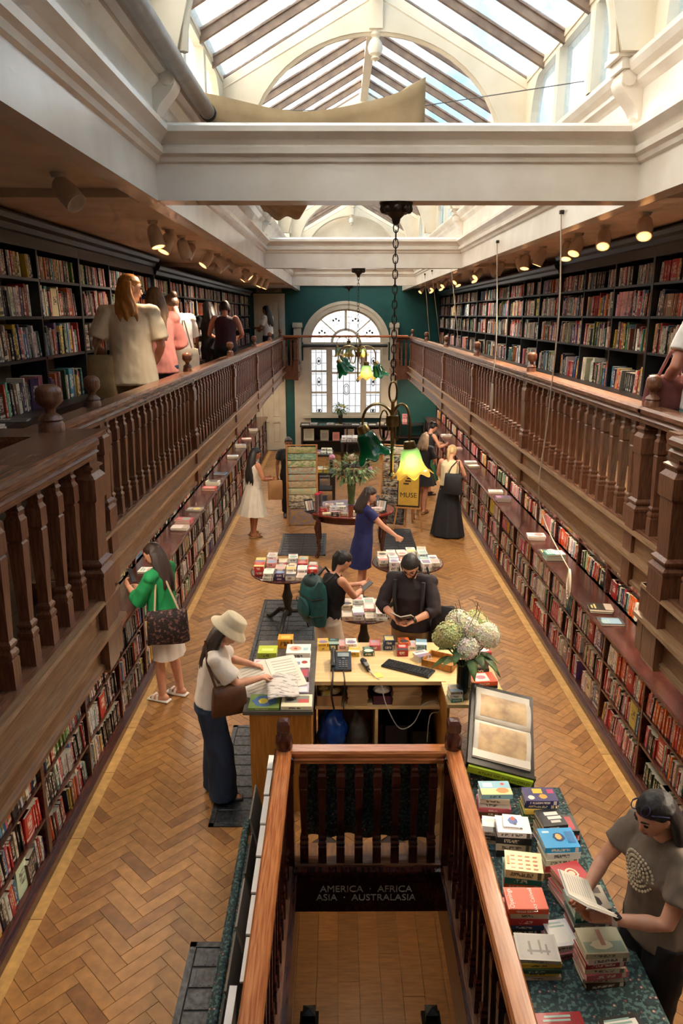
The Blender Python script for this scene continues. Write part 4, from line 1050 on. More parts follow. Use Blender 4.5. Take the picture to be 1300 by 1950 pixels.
def chandelier(label, x, y, zt, zh, arms, stem=0.3, k=1.0):
    t = thing('chandelier', label, 'chandelier', (x, y, zt), group='brass chandeliers with green shades')
    h = zh - zt
    prof = [(0.0, -0.13), (0.02, -0.12), (0.028, -0.09), (0.05, -0.07), (0.085, -0.04), (0.10, -0.012), (0.105, 0.0)]
    b = MB(); b.lathe(prof, 16)
    for q in range(8): b.ell((0.075 * math.cos(q * PI / 4), 0.075 * math.sin(q * PI / 4), -0.035), (0.028, 0.028, 0.03), 8, 6)
    b.build('ceiling_rose', M_IRON, t, True, 40)
    b = MB(); chain(b, (0, 0, -0.12), (0, 0, h + 0.28), max(6, int((-h - .4) / 0.045))); b.build('chain', M_IRON, t, True)
    b = MB(); b.tube([(0.026 * math.cos(q * PI / 8), 0, h + 0.21 + 0.07 * math.sin(q * PI / 8)) for q in range(16)], 0.007, 6, closed=True); b.build('hanging_loop', M_BRASS, t, True)
    b = MB(); b.lathe([(0.012, -stem), (0.012, 0.14), (0.018, 0.15), (0.006, 0.16)], 10, (0, 0, h)); b.lathe([(0.0, -.09), (.012, -.075), (.03, -.05), (.012, -.03), (.012, 0)], 10, (0, 0, h - stem))
    b.build('stem', M_BRASS, t, True, 40)
    b = MB(); b.lathe([(0.016, -0.04), (0.042, -0.035), (0.045, 0.0), (0.042, 0.035), (0.016, 0.04)], 12, (0, 0, h + 0.02)); b.build('hub', M_BRASS, t, True, 40)
    for (ang, reach, drop, tilt, mt, lit) in arms:
        ca_, sa_ = math.cos(ang), math.sin(ang)
        pts = []
        for q in range(15):
            s_ = q / 14; a = PI * (1 - s_) ; pts.append((reach * 0.5 * (1 + math.cos(a)), 0.10 * math.sin(a) * k + 0.0 - drop * max(0, s_ - .75) * 4 * .25))
        sw = [(reach * (0.28 + 0.15 * math.cos(a_)), -0.03 + 0.09 * math.sin(a_) * k) for a_ in [PI * .5 + q * 2 * PI / 14 for q in range(14)]]
        b = MB(); b.tube([(r * ca_, r * sa_, h + .02 + z) for r, z in pts], 0.009, 8); b.tube([(r * ca_, r * sa_, h + .02 + z) for r, z in sw], 0.006, 6, closed=True)
        b.tube([(reach * ca_, reach * sa_, h + .02 - drop * .25), (reach * ca_, reach * sa_, h - drop)], 0.008, 8)
        arm = b.build('arm', M_BRASS, t, True)
        R = Matrix.Translation((reach * ca_, reach * sa_, h - drop)) @ Matrix.Rotation(tilt, 4, Vector((-sa_, ca_, 0)))
        g = MB().lathe([(0.0, 0.02), (0.035, 0.015), (0.042, -0.02), (0.04, -0.05), (0.0, -0.05)][::-1], 12).build('gallery_cap', M_BRASS, arm, True, 40); g.matrix_local = R
        prof = [(0.040, -0.03), (0.052, -0.045), (0.060, -0.075), (0.066, -0.11), (0.076, -0.14), (0.092, -0.165), (0.112, -0.182), (0.118, -0.186)]
        rings = []
        for i, (r, z) in enumerate(prof):
            ruf = max(0, (i - 3) / 4) ** 1.6
            rings.append([((r + 0.012 * ruf * math.cos(8 * th)) * math.cos(th), (r + 0.012 * ruf * math.cos(8 * th)) * math.sin(th), z - 0.014 * ruf * math.cos(8 * th)) for th in [2 * PI * j / 48 for j in range(48)]])
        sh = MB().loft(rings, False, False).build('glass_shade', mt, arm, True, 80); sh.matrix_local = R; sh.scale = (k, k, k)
        solidify(sh, 0.003)
        bl = MB().ell((0, 0, -0.12), (0.038, 0.038, 0.05), 12, 8).build('bulb', emit_mat('lit_bulb', 'fff0c8', 25.0) if lit else M_BULB_OFF, arm, True); bl.matrix_local = R
        if lit:
            l = bpy.data.lights.new('bulb_light', 'POINT'); l.energy = 8; l.color = (1, .82, .55); l.shadow_soft_size = 0.04
            o = bpy.data.objects.new('bulb_light', l); col.objects.link(o); o.parent = arm; o.matrix_local = R @ Matrix.Translation((0, 0, -0.155))
    return t
chandelier('large brass chandelier with a lit green shade hanging from the first beam', RC, 4.95, 4.57, 3.20,
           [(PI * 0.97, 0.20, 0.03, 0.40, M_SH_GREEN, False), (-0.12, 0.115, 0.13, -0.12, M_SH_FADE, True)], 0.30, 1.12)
chandelier('brass chandelier with bright green shades before the arched window', 0.30, 11.65, 4.57, 3.30,
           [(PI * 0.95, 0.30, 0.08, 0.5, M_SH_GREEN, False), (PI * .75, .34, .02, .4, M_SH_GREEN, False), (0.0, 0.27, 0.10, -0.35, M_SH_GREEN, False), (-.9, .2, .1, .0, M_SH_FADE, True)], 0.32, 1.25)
chandelier('farthest chandelier hanging on a thin chain close to the window', 0.25, 18.4, 4.57, 3.25,
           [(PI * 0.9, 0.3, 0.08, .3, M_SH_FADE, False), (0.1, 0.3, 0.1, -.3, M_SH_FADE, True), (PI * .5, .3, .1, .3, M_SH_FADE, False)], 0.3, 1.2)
# ------------------------------------------------------------------ furniture and the things on it
M_FLAT = M_SPINE
M_PRINT = col_mat('printed_cover', 0.4)
def flat_book(label, x, y, z, w, d, t, rot, hexc, art=None, group=None, spine='near', cat='book', parts=False):
    """book lying flat; returns its top height"""
    c = tuple(v * rnd.uniform(.92, 1.05) for v in lin(hexc)[:3]) + (rnd.random(),)
    def geo(b, which, M=None):
        e = 0.004; k = min(0.0022, t * .15)
        if which in ('all', 'cover'):
            b.box(-w / 2, w / 2, -d / 2, d / 2, 0, k, 0, c, M); b.box(-w / 2, w / 2, -d / 2, d / 2, t - k, t, 0, c, M)
            f0 = len(b.f)
            if spine == 'near': b.box(-w / 2, w / 2, -d / 2, -d / 2 + k, k, t - k, 0, c, M); b.uv[f0 + 2] = [0, 1, 0, 0, 1, 0, 1, 1]
        if which in ('all', 'pages'):
            b.box(-w / 2 + e, w / 2 - e, -d / 2 + (k if spine == 'near' else e), d / 2 - e, k, t - k, 0, PAGE, M)
    if not parts and art is None:
        PILE.append((x, y, z, rot, w, d, t, lambda b, M: geo(b, 'all', M), label, group)); return z + t + 0.0006
    o = thing('book', label, cat, (x, y, z), rot, group)
    b = MB(); geo(b, 'cover'); b.build('cover', M_FLAT, o); b = MB(); geo(b, 'pages'); b.build('pages', M_FLAT, o)
    if art:
        b = MB()
        for i, (u0, u1, v0, v1, hx) in enumerate(art):
            if isinstance(hx, tuple):     # rounded motif
                n = 14; cx, cy, rx, ry = (u0 + u1) / 2 * w - w / 2, (v0 + v1) / 2 * d - d / 2, (u1 - u0) / 2 * w, (v1 - v0) / 2 * d
                b.add([(cx + rx * math.cos(2 * PI * q / n) * (1 + .12 * math.sin(3 * q)), cy + ry * math.sin(2 * PI * q / n), t + 0.0004 + i * .0002) for q in range(n)], [tuple(range(n))], 0, lin(hx[0]))
            else:
                xa, xb, ya, yb = u0 * w - w / 2, u1 * w - w / 2, v0 * d - d / 2, v1 * d - d / 2; zz = t + 0.0004 + i * .0002
                b.add([(xa, ya, zz), (xb, ya, zz), (xb, yb, zz), (xa, yb, zz)], [(0, 1, 2, 3)], 0, lin(hx))
        b.build('cover_print', M_PRINT, o)
    return z + t + 0.0008
def rand_art(base):
    inks = ['4a4448', 'f2ece0', 'c98a84', 'd8c07a', '8aa4b8', '9ab4a8', 'd9a8a8', '8a7a94', 'e8dfd0', 'b8a89a']
    a = rnd.choice(inks); b2 = rnd.choice(inks); out = []
    k = rnd.random()
    if k < .35: out.append((.08, .92, .1, .6, (b2,)))
    elif k < .6: out.append((.0, 1, .0, rnd.uniform(.3, .55), b2))
    else: out.append((.1, .9, .12, .85, b2))
    for q in range(rnd.randint(2, 3)): v = .9 - .13 * q; out.append((.12 + rnd.random() * .1, .6 + rnd.random() * .3, v - .07, v, a))
    return out
NAMES = {'cream': 'cream', 'white': 'white', 'black': 'black', 'red': 'red', 'orange': 'orange', 'yellow': 'yellow', 'blue': 'blue', 'teal': 'teal', 'green': 'green', 'pink': 'pink', 'brown': 'brown', 'grey': 'grey', 'purple': 'purple'}
def stack(where, group, x, y, z, n, w, d, t, rot, colr=None, top=None, wob=.06, art=True, spine='near'):
    """a pile; every book its own object. top: (label, hex, art)"""
    for i in range(n):
        last = i == n - 1
        k = colr[i] if isinstance(colr, list) else (colr or pick(WTS['right'])[0])
        hx = rnd.choice(PAL[k]) if k in PAL else k
        nm = k if k in PAL else 'pale'
        pos = 'topmost' if last else 'lowest' if i == 0 else nth[i] + '-up'
        lab = '%s %s book, pile %s' % (nm, pos, where)
        a = None
        if last:
            if top: lab, hx, a = top
            elif art: a = rand_art(hx)
        f = 1 if last else rnd.uniform(.93, 1.05)
        z = flat_book(lab, x + rnd.uniform(-.006, .006), y + rnd.uniform(-.006, .006), z, w * f, d * f, t * rnd.uniform(.8, 1.25), rot + rnd.uniform(-wob, wob), hx, a, group, spine)
    return z
# patterned cloth (a dense leafy print)
M_CLOTH, N, L, bs = new_mat('leaf_print_cloth')
tc = N.new('ShaderNodeTexCoord'); v1 = N.new('ShaderNodeTexVoronoi'); v1.inputs['Scale'].default_value = 24; v2 = N.new('ShaderNodeTexNoise'); v2.inputs['Scale'].default_value = 48; v2.inputs['Detail'].default_value = 3
L.new(tc.outputs['Object'], v1.inputs['Vector']); L.new(tc.outputs['Object'], v2.inputs['Vector'])
r1 = N.new('ShaderNodeValToRGB'); r1.color_ramp.interpolation = 'CONSTANT'
for p_, c_ in ((0.0, 'b9a08c'), (0.13, '7a3f44'), (0.2, '27393a'), (0.75, '1c2a2c')):
    e = r1.color_ramp.elements.new(p_) if p_ not in (0.0,) else r1.color_ramp.elements[0]; e.position = p_; e.color = lin(c_)
r1.color_ramp.elements[-1].color = lin('1c2a2c')
r2 = N.new('ShaderNodeValToRGB'); r2.color_ramp.elements[0].position = .52; r2.color_ramp.elements[0].color = (0, 0, 0, 1); r2.color_ramp.elements[1].position = .56; r2.color_ramp.elements[1].color = (1, 1, 1, 1)
L.new(v1.outputs['Distance'], r1.inputs[0]); L.new(v2.outputs['Fac'], r2.inputs[0])
mx = N.new('ShaderNodeMix'); mx.data_type = 'RGBA'; L.new(r2.outputs[0], mx.inputs[0]); L.new(r1.outputs[0], mx.inputs[6]); mx.inputs[7].default_value = lin('4f6b66')
L.new(mx.outputs[2], bs.inputs['Base Color']); bs.inputs['Roughness'].default_value = .85

# --- cloth-covered book table beside the stairwell
t = thing('book_table', 'long table under a leafy printed cloth beside the stairwell rail', 'table', (1.18, 3.35, 0))
MB().box(-.33, .33, -1.15, 1.13, .70, .735).build('table_top', M_MAHOG, t)
for sx in (-.28, .28):
    for sy in (-1.05, 1.05): MB().sq([(.025, 0), (.03, .7)], (sx, sy, 0)).build('leg', M_MAHOG, t)
cl = thing('table_cloth', 'dark leafy printed cloth spread over the book table', 'tablecloth', (1.18, 3.35, .736))
b = MB(); b.box(-.345, .345, -1.165, 1.145, 0, .004)
for xx, s_ in ((.345, 1), (-.345, -1)):
    n = 46; r0, r1_ = [], []
    for k in range(n + 1):
        yy = -1.165 + 2.31 * k / n; r0.append((xx, yy, .004)); r1_.append((xx + s_ * (.012 + .012 * math.sin(k * 1.1)), yy, -.55))
    b.loft([r0, r1_], False, False, closed=False)
for yy, s_ in ((-1.165, -1), (1.145, 1)):
    b.loft([[(-.345 + .69 * k / 16, yy, .004) for k in range(17)], [(-.345 + .69 * k / 16, yy + s_ * (.012 + .012 * math.sin(k * 1.3)), -.55) for k in range(17)]], False, False, closed=False)
b.build('cloth', M_CLOTH, cl)
TZ = .742; G = 'piles on the cloth-covered table'
W_ = 'on printed cloth '
stack(W_ + 'nearest the atlas, by the rail', G, 1.01, 4.22, TZ, 6, .20, .145, .032, -.05, ['red', 'brown', 'pink', 'white', 'cream', 'blue'], ('beach-coloured paperback on the pile nearest the atlas by the rail', '7fb0c4', [(0, 1, 0, .45, 'e8c98a'), (.5, .9, .1, .5, ('e07a34',)), (.12, .42, .55, .85, 'f4efe4'), (.7, .82, .68, .86, ('c23a34',))]))
stack(W_ + 'in the farthest row, away from the rail', G, 1.28, 4.145, TZ, 6, .205, .14, .03, -.03, ['cream', 'teal', 'green', 'yellow', 'blue', 'purple'], ('navy and yellow patterned book on the farthest pile away from the rail', '332f6a', [(.3, .6, .55, .9, 'e8c23c'), (.1, .3, .1, .4, ('f0e8d8',)), (.45, .7, .15, .5, ('d8a23a',)), (.75, .95, .55, .85, 'c23a6e')]))
z = stack(W_ + 'carrying a small white picture book', G, 1.055, 3.885, TZ, 4, .20, .155, .04, -.12, ['black', 'cream', 'black', 'white'], ('large plain white book under a small picture book', 'f2efe8', None), art=False)
flat_book('small white picture book with a blue and red animal, on the large white book', 1.055, 3.90, z, .115, .115, .012, -.14, 'f5f3ee', [(.25, .75, .2, .8, ('3a5a9a',)), (.4, .62, .5, .85, ('b9482f',)), (.5, .7, .15, .35, ('2f3a5f',))], G)
stack(W_ + 'beside the black book pile by the rail', G, .93, 3.95, TZ, 4, .10, .15, .03, -.2, ['blue', 'cream', 'black', 'white'])
stack(W_ + 'with the white-lettered black top', G, 1.305, 3.965, TZ, 4, .155, .16, .038, .12, ['white', 'cream', 'brown', 'black'], ('black book with white lettering on the pile beside the red book', '1f2226', [(.3, .85, .62, .82, 'e8e4da'), (.35, .9, .38, .56, 'e8e4da'), (.4, .8, .18, .32, 'cfcac0')]))
stack(W_ + 'at the outer edge, red and black', G, 1.43, 3.985, TZ, 3, .09, .15, .04, .1, ['black', 'red', 'black'], ('narrow black book with red lettering at the outer table edge', '221a1c', [(.2, .8, .1, .9, 'b0303a')]))
stack(W_ + 'with the bright blue top', G, 1.285, 3.72, TZ, 5, .205, .17, .036, .1, ['brown', 'red', 'cream', 'white', 'blue'], ('bright blue hardback with a bird motif on the second row of piles', '1f9ad0', [(.35, .68, .3, .75, ('123a6a',)), (.42, .6, .4, .7, ('d8b060',)), (.1, .3, .75, .85, 'bfe4f2'), (.72, .95, .2, .8, '1472ac')]))
stack(W_ + 'with the zigzag cream top', G, 1.035, 3.56, TZ, 4, .205, .16, .042, -.13, ['teal', 'orange', 'teal', 'cream'], ('cream hardback with an orange zigzag pattern, second pile along the rail', 'e6cf9c', [(.15 + .2 * q, .27 + .2 * q, .12 + .2 * r_, .17 + .2 * r_, 'd0603a') for q in range(4) for r_ in range(4)] + [(.05, .12, .3, .7, 'c98a4a')]))
stack(W_ + 'with the red patterned top', G, 1.295, 3.49, TZ, 6, .17, .17, .026, .28, ['cream', 'pink', 'pink', 'red', 'pink', 'red'], ('red book with a cream medallion on the pile beside the reader', 'b83a40', [(.3, .72, .25, .75, ('e6d8b8',)), (.36, .66, .32, .68, ('b83a40',)), (.40, .62, .38, .62, ('e6d8b8',))]))
o_top = stack(W_ + 'with the orange lettered top', G, .995, 3.30, TZ, 5, .21, .155, .03, -.01, ['black', 'blue', 'red', 'cream', 'orange'], ('bright orange book with large pale title on the pile by the rail', 'd84a1e', [(.3, .55, .5, .95, ('4fa0b4',)), (.55, .9, .55, .95, ('e8a23a',)), (.4, .65, .2, .5, ('b83040',))]))
M_WHT = mat('white_print', 'f2eadc', None, .5)
tt = thing('book', 'thin orange card with printed title lying on the orange book', 'card', (.995, 3.30, o_top), -.01)
MB().box(-.10, .10, -.072, .072, 0, .0008).build('card', mat('orange_card', 'd84a1e', None, .5), tt)
txt('title_lettering', 'Openings', .036, M_WHT, tt, (-.085, 0, .0016), (0, 0, PI / 2), .0003)
txt('title_lettering', 'Lucy Caldwell', .03, M_WHT, tt, (.03, -.01, .0016), (0, 0, PI / 2), .0003)
tt.name = 'title_card'
stack(W_ + 'left of the reading woman, tall and teal', G, 1.31, 3.265, TZ, 7, .19, .165, .03, .05, ['white', 'pink', 'teal', 'grey', 'teal', 'teal', 'grey'], ('grey book with a black figure on the tall teal pile below the reader', 'b3a596', [(.3, .8, .05, .6, ('23211f',)), (.3, .62, .6, .85, ('2f2b28',)), (.7, .9, .65, .9, '5a524a')]))
stack(W_ + 'with a pink spine, low', G, 1.14, 3.16, TZ, 2, .13, .17, .03, .15, ['pink', 'white'])
stack(W_ + 'with yellow and lime edges', G, .985, 3.035, TZ, 5, .205, .165, .022, -.04, ['cream', 'yellow', 'green', 'yellow', 'grey'], ('grey photographic book over yellow and lime books by the rail', 'a29c96', [(.05, .95, .05, .95, '8f8a86'), (.25, .8, .3, .38, '2a2827'), (.3, .36, .2, .7, '2a2827'), (.55, .6, .25, .75, '2a2827'), (.7, .75, .2, .6, '2a2827')]))
stack(W_ + 'nearest the viewer, topped by a misty landscape', G, 1.28, 2.98, TZ, 7, .21, .16, .028, .07, ['brown', 'cream', 'pink', 'cream', 'red', 'white', 'brown'], ('pale misty-green book on the big pile nearest the viewer', 'bdb99a', [(.05, .95, .05, .45, '8fa08c'), (.2, .7, .15, .5, ('d8d2b4',)), (.45, .56, .3, .9, 'b0806a')]))
stack(W_ + 'at the very bottom of the picture', G, .99, 2.62, TZ, 3, .21, .15, .03, 0, ['cream', 'red', 'red'])
stack(W_ + 'at the lower edge, second from the rail', G, 1.27, 2.6, TZ, 3, .19, .15, .03, .1)
# --- atlas lectern
lt = thing('lectern', 'black sloping lectern draped with dark leafy cloth behind the book table', 'lectern', (1.19, 4.90, 0), -.14)
b = MB(); b.add([(-.22, -.36, 0), (.22, -.36, 0), (.22, .32, 0), (-.22, .32, 0), (-.22, -.34, .86), (.22, -.34, .77), (.22, .32, .99), (-.22, .32, 1.08)], [(0, 3, 2, 1), (4, 5, 6, 7), (0, 1, 5, 4), (1, 2, 6, 5), (2, 3, 7, 6), (3, 0, 4, 7)]); b.build('draped_stand', M_CLOTH, lt)
SL = math.atan2(.23, .68)
sl_ = Matrix.Translation((0, -.02, .955)) @ Matrix.Rotation(.20, 4, 'Y') @ Matrix.Rotation(SL, 4, 'X')
MB().bbox(-.24, .24, -.38, .38, 0, .02, .005, M=sl_).build('sloping_board', M_BLACK, lt)
MB().box(-.24, .24, -.40, -.375, -.005, .05, M=sl_).build('ledge', M_BLACK, lt)
am = lt.matrix_basis @ sl_ if False else None
at_ = thing('atlas', 'huge open atlas with a lime green edge on the lectern', 'book', (1.19, 4.90, 0), -.14)
MB().box(-.235, .235, -.36, .37, .021, .03, M=sl_).build('black_cover', M_BLACK, at_)
M_LIME = mat('lime_edge', 'b6d234', 'a8c62c', .5, 10)
MB().box(-.225, .225, -.418, -.402, -.03, .035, M=sl_).build('lime_spine', M_LIME, at_)
def page(u, v, s_):
    yy = s_ * u * .33; zz = .034 + .045 * math.sin(min(1, u * 1.15 + .06) * PI) ** .6 * (.75 if s_ < 0 else 1)
    return (-.205 + .41 * v, yy + .0 , zz)
M_PAGES = mat('atlas_page', 'ece4d6', 'd8ccba', .6, 5)
for s_ in (-1, 1):
    g = grid_sheet(lambda u, v: tuple(sl_ @ Vector(page(u, v, s_))), 12, 4)
    solidify(g.build('open_page', M_PAGES, at_, True, 60), .004)
    MB().box(-.205, .205, *(sorted((s_ * .015, s_ * .325))), .03, .045, M=sl_).build('page_block', mat('page_edge', 'd8cfc0', None, .7), at_)
    g = grid_sheet(lambda u, v: tuple(sl_ @ (Vector(page(.1 + .8 * u, .08 + .84 * v, s_)) + Vector((0, 0, .0045)))), 12, 4)
    g.build('printed_map', mat('map_print', 'd9b98a', 'a8896a', .6, 9), at_, True, 60)
txt('edge_lettering', 'ATLAS OF THE WORLD', .034, mat('olive_ink', '4a5216', None, .6), at_, tuple(sl_ @ Vector((.03, -.42, .0))), (PI / 2 + SL, .20, 0), .0005)

# --- shop desk
M_VENEER = mat('oak_veneer', '9a6428', 'b67c38', .4, 6, (8, 8, .7))
M_BIRCH = mat('birch_top', 'dcb67c', 'e6c692', .4, 5, (.6, 8, 8))
dk = thing('shop_desk', 'U-shaped wooden shop desk with cluttered shelves facing the stairwell', 'desk', (.25, 5.8, 0))
def DB(n, m, x0, x1, y0, y1, z0, z1): return MB().box(x0 - .25, x1 - .25, y0 - 5.8, y1 - 5.8, z0, z1).build(n, m, dk)
DB('left_wing_panel', M_VENEER, -.70, -.215, 5.24, 5.27, 0, .90); DB('left_wing_side', M_VENEER, -.70, -.67, 5.27, 6.45, 0, .90); DB('left_wing_side', M_VENEER, -.245, -.215, 5.27, 6.45, 0, .90)
DB('left_wing_top', mat('grey_top', '5f5a52', '4d4943', .5, 6), -.745, -.20, 5.19, 6.5, .90, .93)
DB('counter_top', M_BIRCH, -.2, .90, 5.68, 6.45, .895, .93); DB('front_panel', M_VENEER, -.2, .90, 6.40, 6.43, 0, .895)
DB('upper_shelf', M_BIRCH, -.2, .86, 5.70, 6.40, .66, .68); DB('floor_shelf', M_BIRCH, -.2, .86, 5.70, 6.40, .08, .10)
DB('partition', M_BIRCH, .31, .335, 5.70, 6.40, .10, .66)
DB('right_wing_top', M_BIRCH, .86, 1.34, 5.30, 6.45, .895, .925); DB('right_wing_side', M_VENEER, .86, .88, 5.32, 6.40, 0, .895); DB('right_wing_side', M_VENEER, 1.30, 1.32, 5.32, 6.40, 0, .895)
GD = 'books on the shop desk'
def big(label, x, y, w, d, t, hx, art, rot=0, z=.931): return flat_book(label, x, y, z, w, d, t, rot, hx, art, GD, parts=True)
big('wide cream portfolio book at the near corner of the desk wing', -.33, 5.31, .24, .19, .03, 'e8dfc6', [(.1, .9, .3, .9, '8f8a80'), (.55, .9, .3, .6, 'c9564a'), (.15, .4, .4, .7, ('4a4a46',))])
z = big('green and blue illustrated book under the open newspaper book', -.585, 5.32, .24, .22, .02, '7f9a4a', [(.1, .9, .1, .9, ('4a6fa0',)), (.3, .6, .3, .7, ('d8c23a',))])
big('lilac and white flat book third from the near end of the desk wing', -.35, 5.52, .21, .17, .035, 'cdbfd6', [(.05, .95, .05, .5, 'ebe6ea'), (.1, .4, .65, .8, '8f7aa0')])
z = big('mauve hardback pile, the lower one on the desk wing', -.355, 5.72, .21, .165, .03, '6f4a5a', None); big('mauve hardback with a white label, the upper one on the desk wing', -.355, 5.72, .205, .16, .03, '7c5468', [(.35, .6, .35, .7, ('efe8e4',)), (.72, .95, .15, .85, 'c0505c')], 0, z)
big('white book with red and blue brush strokes on the desk wing', -.355, 5.93, .21, .19, .05, 'f2eeea', [(.1, .3, .2, .8, 'd88a80'), (.35, .6, .3, .6, '8f9ab0'), (.65, .9, .4, .7, ('b0403c',))])
z = big('thick white cookery book with a face on its cover, far end of the wing', -.36, 6.17, .215, .19, .07, 'f0ebe6', [(.12, .62, .25, .8, ('e0a890',)), (.3, .45, .4, .6, ('b0402f',)), (.7, .9, .3, .6, '9fc4cc')])
big('lime green book at the far left corner of the desk wing', -.64, 6.2, .17, .16, .05, 'b9c83a', [(.2, .8, .3, .6, 'd8e07a')]); big('orange book behind the white cookery book', -.49, 6.38, .14, .12, .09, 'e09a2c', [(.2, .8, .2, .7, 'f0c25a')])
big('pink magazine lying at the outer edge of the desk wing', -.66, 5.95, .17, .22, .02, 'e2c4c8', [(.1, .9, .6, .85, 'c08a98')])
rowx = [(-.14, 'yellow', .075), (-.05, 'green', .05), (.04, 'pink', .06), (.12, 'white', .07), (.14, 'yellow', .05), (.27, 'green', .03), (.33, 'pink', .05), (.46, 'blue', .09), (.58, 'red', .05), (.60, 'orange', .07), (.68, 'white', .04), (.76, 'blue', .05)]
for i, (x, k, t_) in enumerate(rowx):
    near = i in (4, 5, 8); yy = 6.22 if near else 6.34
    stack('in the back row of the desk, %s from the left' % nth[i], GD, x, yy, .931, 1 + (t_ > .06), .10, .125, t_ / (1 + (t_ > .06)), rnd.uniform(-.1, .1), k)
stack('by the keyboard, small and white', GD, .74, 6.10, .931, 2, .13, .12, .025, .35, 'white')
# telephone, handset, keyboard
M_PLASTIC = mat('black_plastic', '17171a', '242428', .35, 20); M_GREYP = mat('grey_plastic', '6a6a6c', None, .4)
ph = thing('desk_phone', 'black desk telephone with a screen and cord on the shop desk', 'telephone', (.02, 5.98, .931), 0)
b = MB(); b.add([(-.09, -.12, 0), (.09, -.12, 0), (.09, .12, 0), (-.09, .12, 0), (-.09, -.12, .02), (.09, -.12, .02), (.09, .12, .075), (-.09, .12, .075)], [(0, 3, 2, 1), (4, 5, 6, 7), (0, 1, 5, 4), (1, 2, 6, 5), (2, 3, 7, 6), (3, 0, 4, 7)]); b.build('body', M_PLASTIC, ph)
ps = math.atan2(.055, .24); pm = Matrix.Translation((0, 0, .0475)) @ Matrix.Rotation(ps, 4, 'X')
MB().bbox(-.03, .07, .045, .10, .001, .006, .002, M=pm).build('screen', mat('lcd', '8f9a96', None, .2), ph)
for r_ in range(4):
    for c_ in range(3): MB().bbox(-.02 + c_ * .028, .0 + c_ * .028, -.095 + r_ * .024, -.08 + r_ * .024, .001, .006, .002, M=pm).build('key', M_GREYP, ph)
MB().lathe([(.014, 0), (.014, .006), (0, .008)], 12, (.02, .02, 0), M=pm).build('dial_button', M_GREYP, ph)
b = MB(); b.tube([(-.068, -.11, .045), (-.068, -.085, .065), (-.068, -.03, .075), (-.068, .03, .085), (-.068, .085, .095), (-.068, .11, .085)], [.02, .026, .019, .019, .026, .02], 10); b.build('handset', M_PLASTIC, ph, True)
MB().tube(spl([(-.07, -.12, .03), (-.07, -.26, .02), (-.075, -.315, -.02), (-.08, -.33, -.12), (-.06, -.33, -.24)]), .008, 8).build('cord', M_PLASTIC, ph, True)
MB().tube(spl([(.02, -.12, .01), (.03, -.25, .006), (.03, -.31, -.02), (.02, -.315, -.25)]), .005, 6).build('cord', M_PLASTIC, ph, True)
hs = thing('barcode_scanner', 'small grey handheld scanner on a cord lying on the desk', 'scanner', (.235, 5.93, .931), .25)
MB().tube([(0, .10, .025), (0, .06, .03), (0, 0, .028), (-.0, -.09, .018)], [.024, .03, .022, .016], 10).build('body', M_PLASTIC, hs, True); MB().bbox(-.018, .018, -.06, .03, .04, .05, .004).build('trigger', M_GREYP, hs)
MB().tube(spl([(0, -.09, .018), (.03, -.2, .004), (.06, -.255, -.02), (.09, -.30, -.2), (.2, -.34, -.42), (.33, -.33, -.40), (.42, -.32, -.25), (.52, -.33, -.22), (.56, -.33, -.32), (.48, -.33, -.35), (.46, -.33, -.6)]), .005, 6).build('cord', mat('white_cable', 'b9b4ac', None, .5), hs, True)
kb_ = thing('keyboard', 'black computer keyboard lying askew on the shop desk', 'keyboard', (.60, 5.90, .931), -.52)
MB().bbox(-.225, .225, -.075, .075, 0, .018, .005).build('case', M_PLASTIC, kb_)
for r_ in range(5):
    for c_ in range(15): MB().bbox(-.212 + c_ * .0283, -.19 + c_ * .0283, -.064 + r_ * .026, -.043 + r_ * .026, .018, .026, .003).build('key', M_PLASTIC, kb_)
ms = MB().ell((0, 0, .014), (.032, .05, .02), 12, 8).build('computer_mouse', M_PLASTIC, None, True, loc=(.96, 5.50, .931)); tag(ms, 'round black computer mouse at the right wing of the desk', 'mouse')
tag(MB().box(-.04, .04, -.04, .04, 0, .004).build('sticky_note', mat('note_yellow', 'ecd66a', None, .7), None, loc=(.33, 5.78, .931), rot=(0, 0, .3)), 'yellow sticky note pad below the keyboard', 'note pad')
wb = thing('wooden_tray', 'shallow wooden tray behind the flower vase on the desk', 'tray', (.90, 6.0, .931), -.5)
MB().box(-.14, .14, -.11, .11, 0, .012).build('tray_base', M_VENEER, wb)
for a in ((-.14, .14, -.11, -.10), (-.14, .14, .10, .11), (-.14, -.13, -.11, .11), (.13, .14, -.11, .11)): MB().box(a[0], a[1], a[2], a[3], .012, .06).build('tray_side', M_VENEER, wb)
# under-counter clutter
def crate(label, x, y, z, w, d, h, m, rot=0, cat='box'):
    t = thing('storage_box', label, cat, (x, y, z), rot, 'boxes under the shop desk'); e = .006
    MB().box(-w / 2, w / 2, -d / 2, d / 2, 0, e).build('box_base', m, t)
    for a in ((-w / 2, w / 2, -d / 2, -d / 2 + e), (-w / 2, w / 2, d / 2 - e, d / 2), (-w / 2, -w / 2 + e, -d / 2, d / 2), (w / 2 - e, w / 2, -d / 2, d / 2)): MB().box(a[0], a[1], a[2], a[3], e, h).build('box_side', m, t)
    return t
M_CARD = mat('cardboard', 'a07850', 'b58c62', .8, 8)
t = crate('open cardboard tray of crumpled wrapping under the telephone', -.08, 5.83, .681, .22, .22, .09, M_CARD)
b = MB()
for q in range(5): b.ell((rnd.uniform(-.06, .06), rnd.uniform(-.05, .05), .08), (.05, .04, .035), 8, 6)
b.build('crumpled_wrapping', mat('yellow_wrap', 'c9b23a', 'e8e0c8', .6, 12), t, False)
M_PAPERB = mat('paper_bag', 'b8946a', 'a5825a', .8, 6, (1, 1, 12))
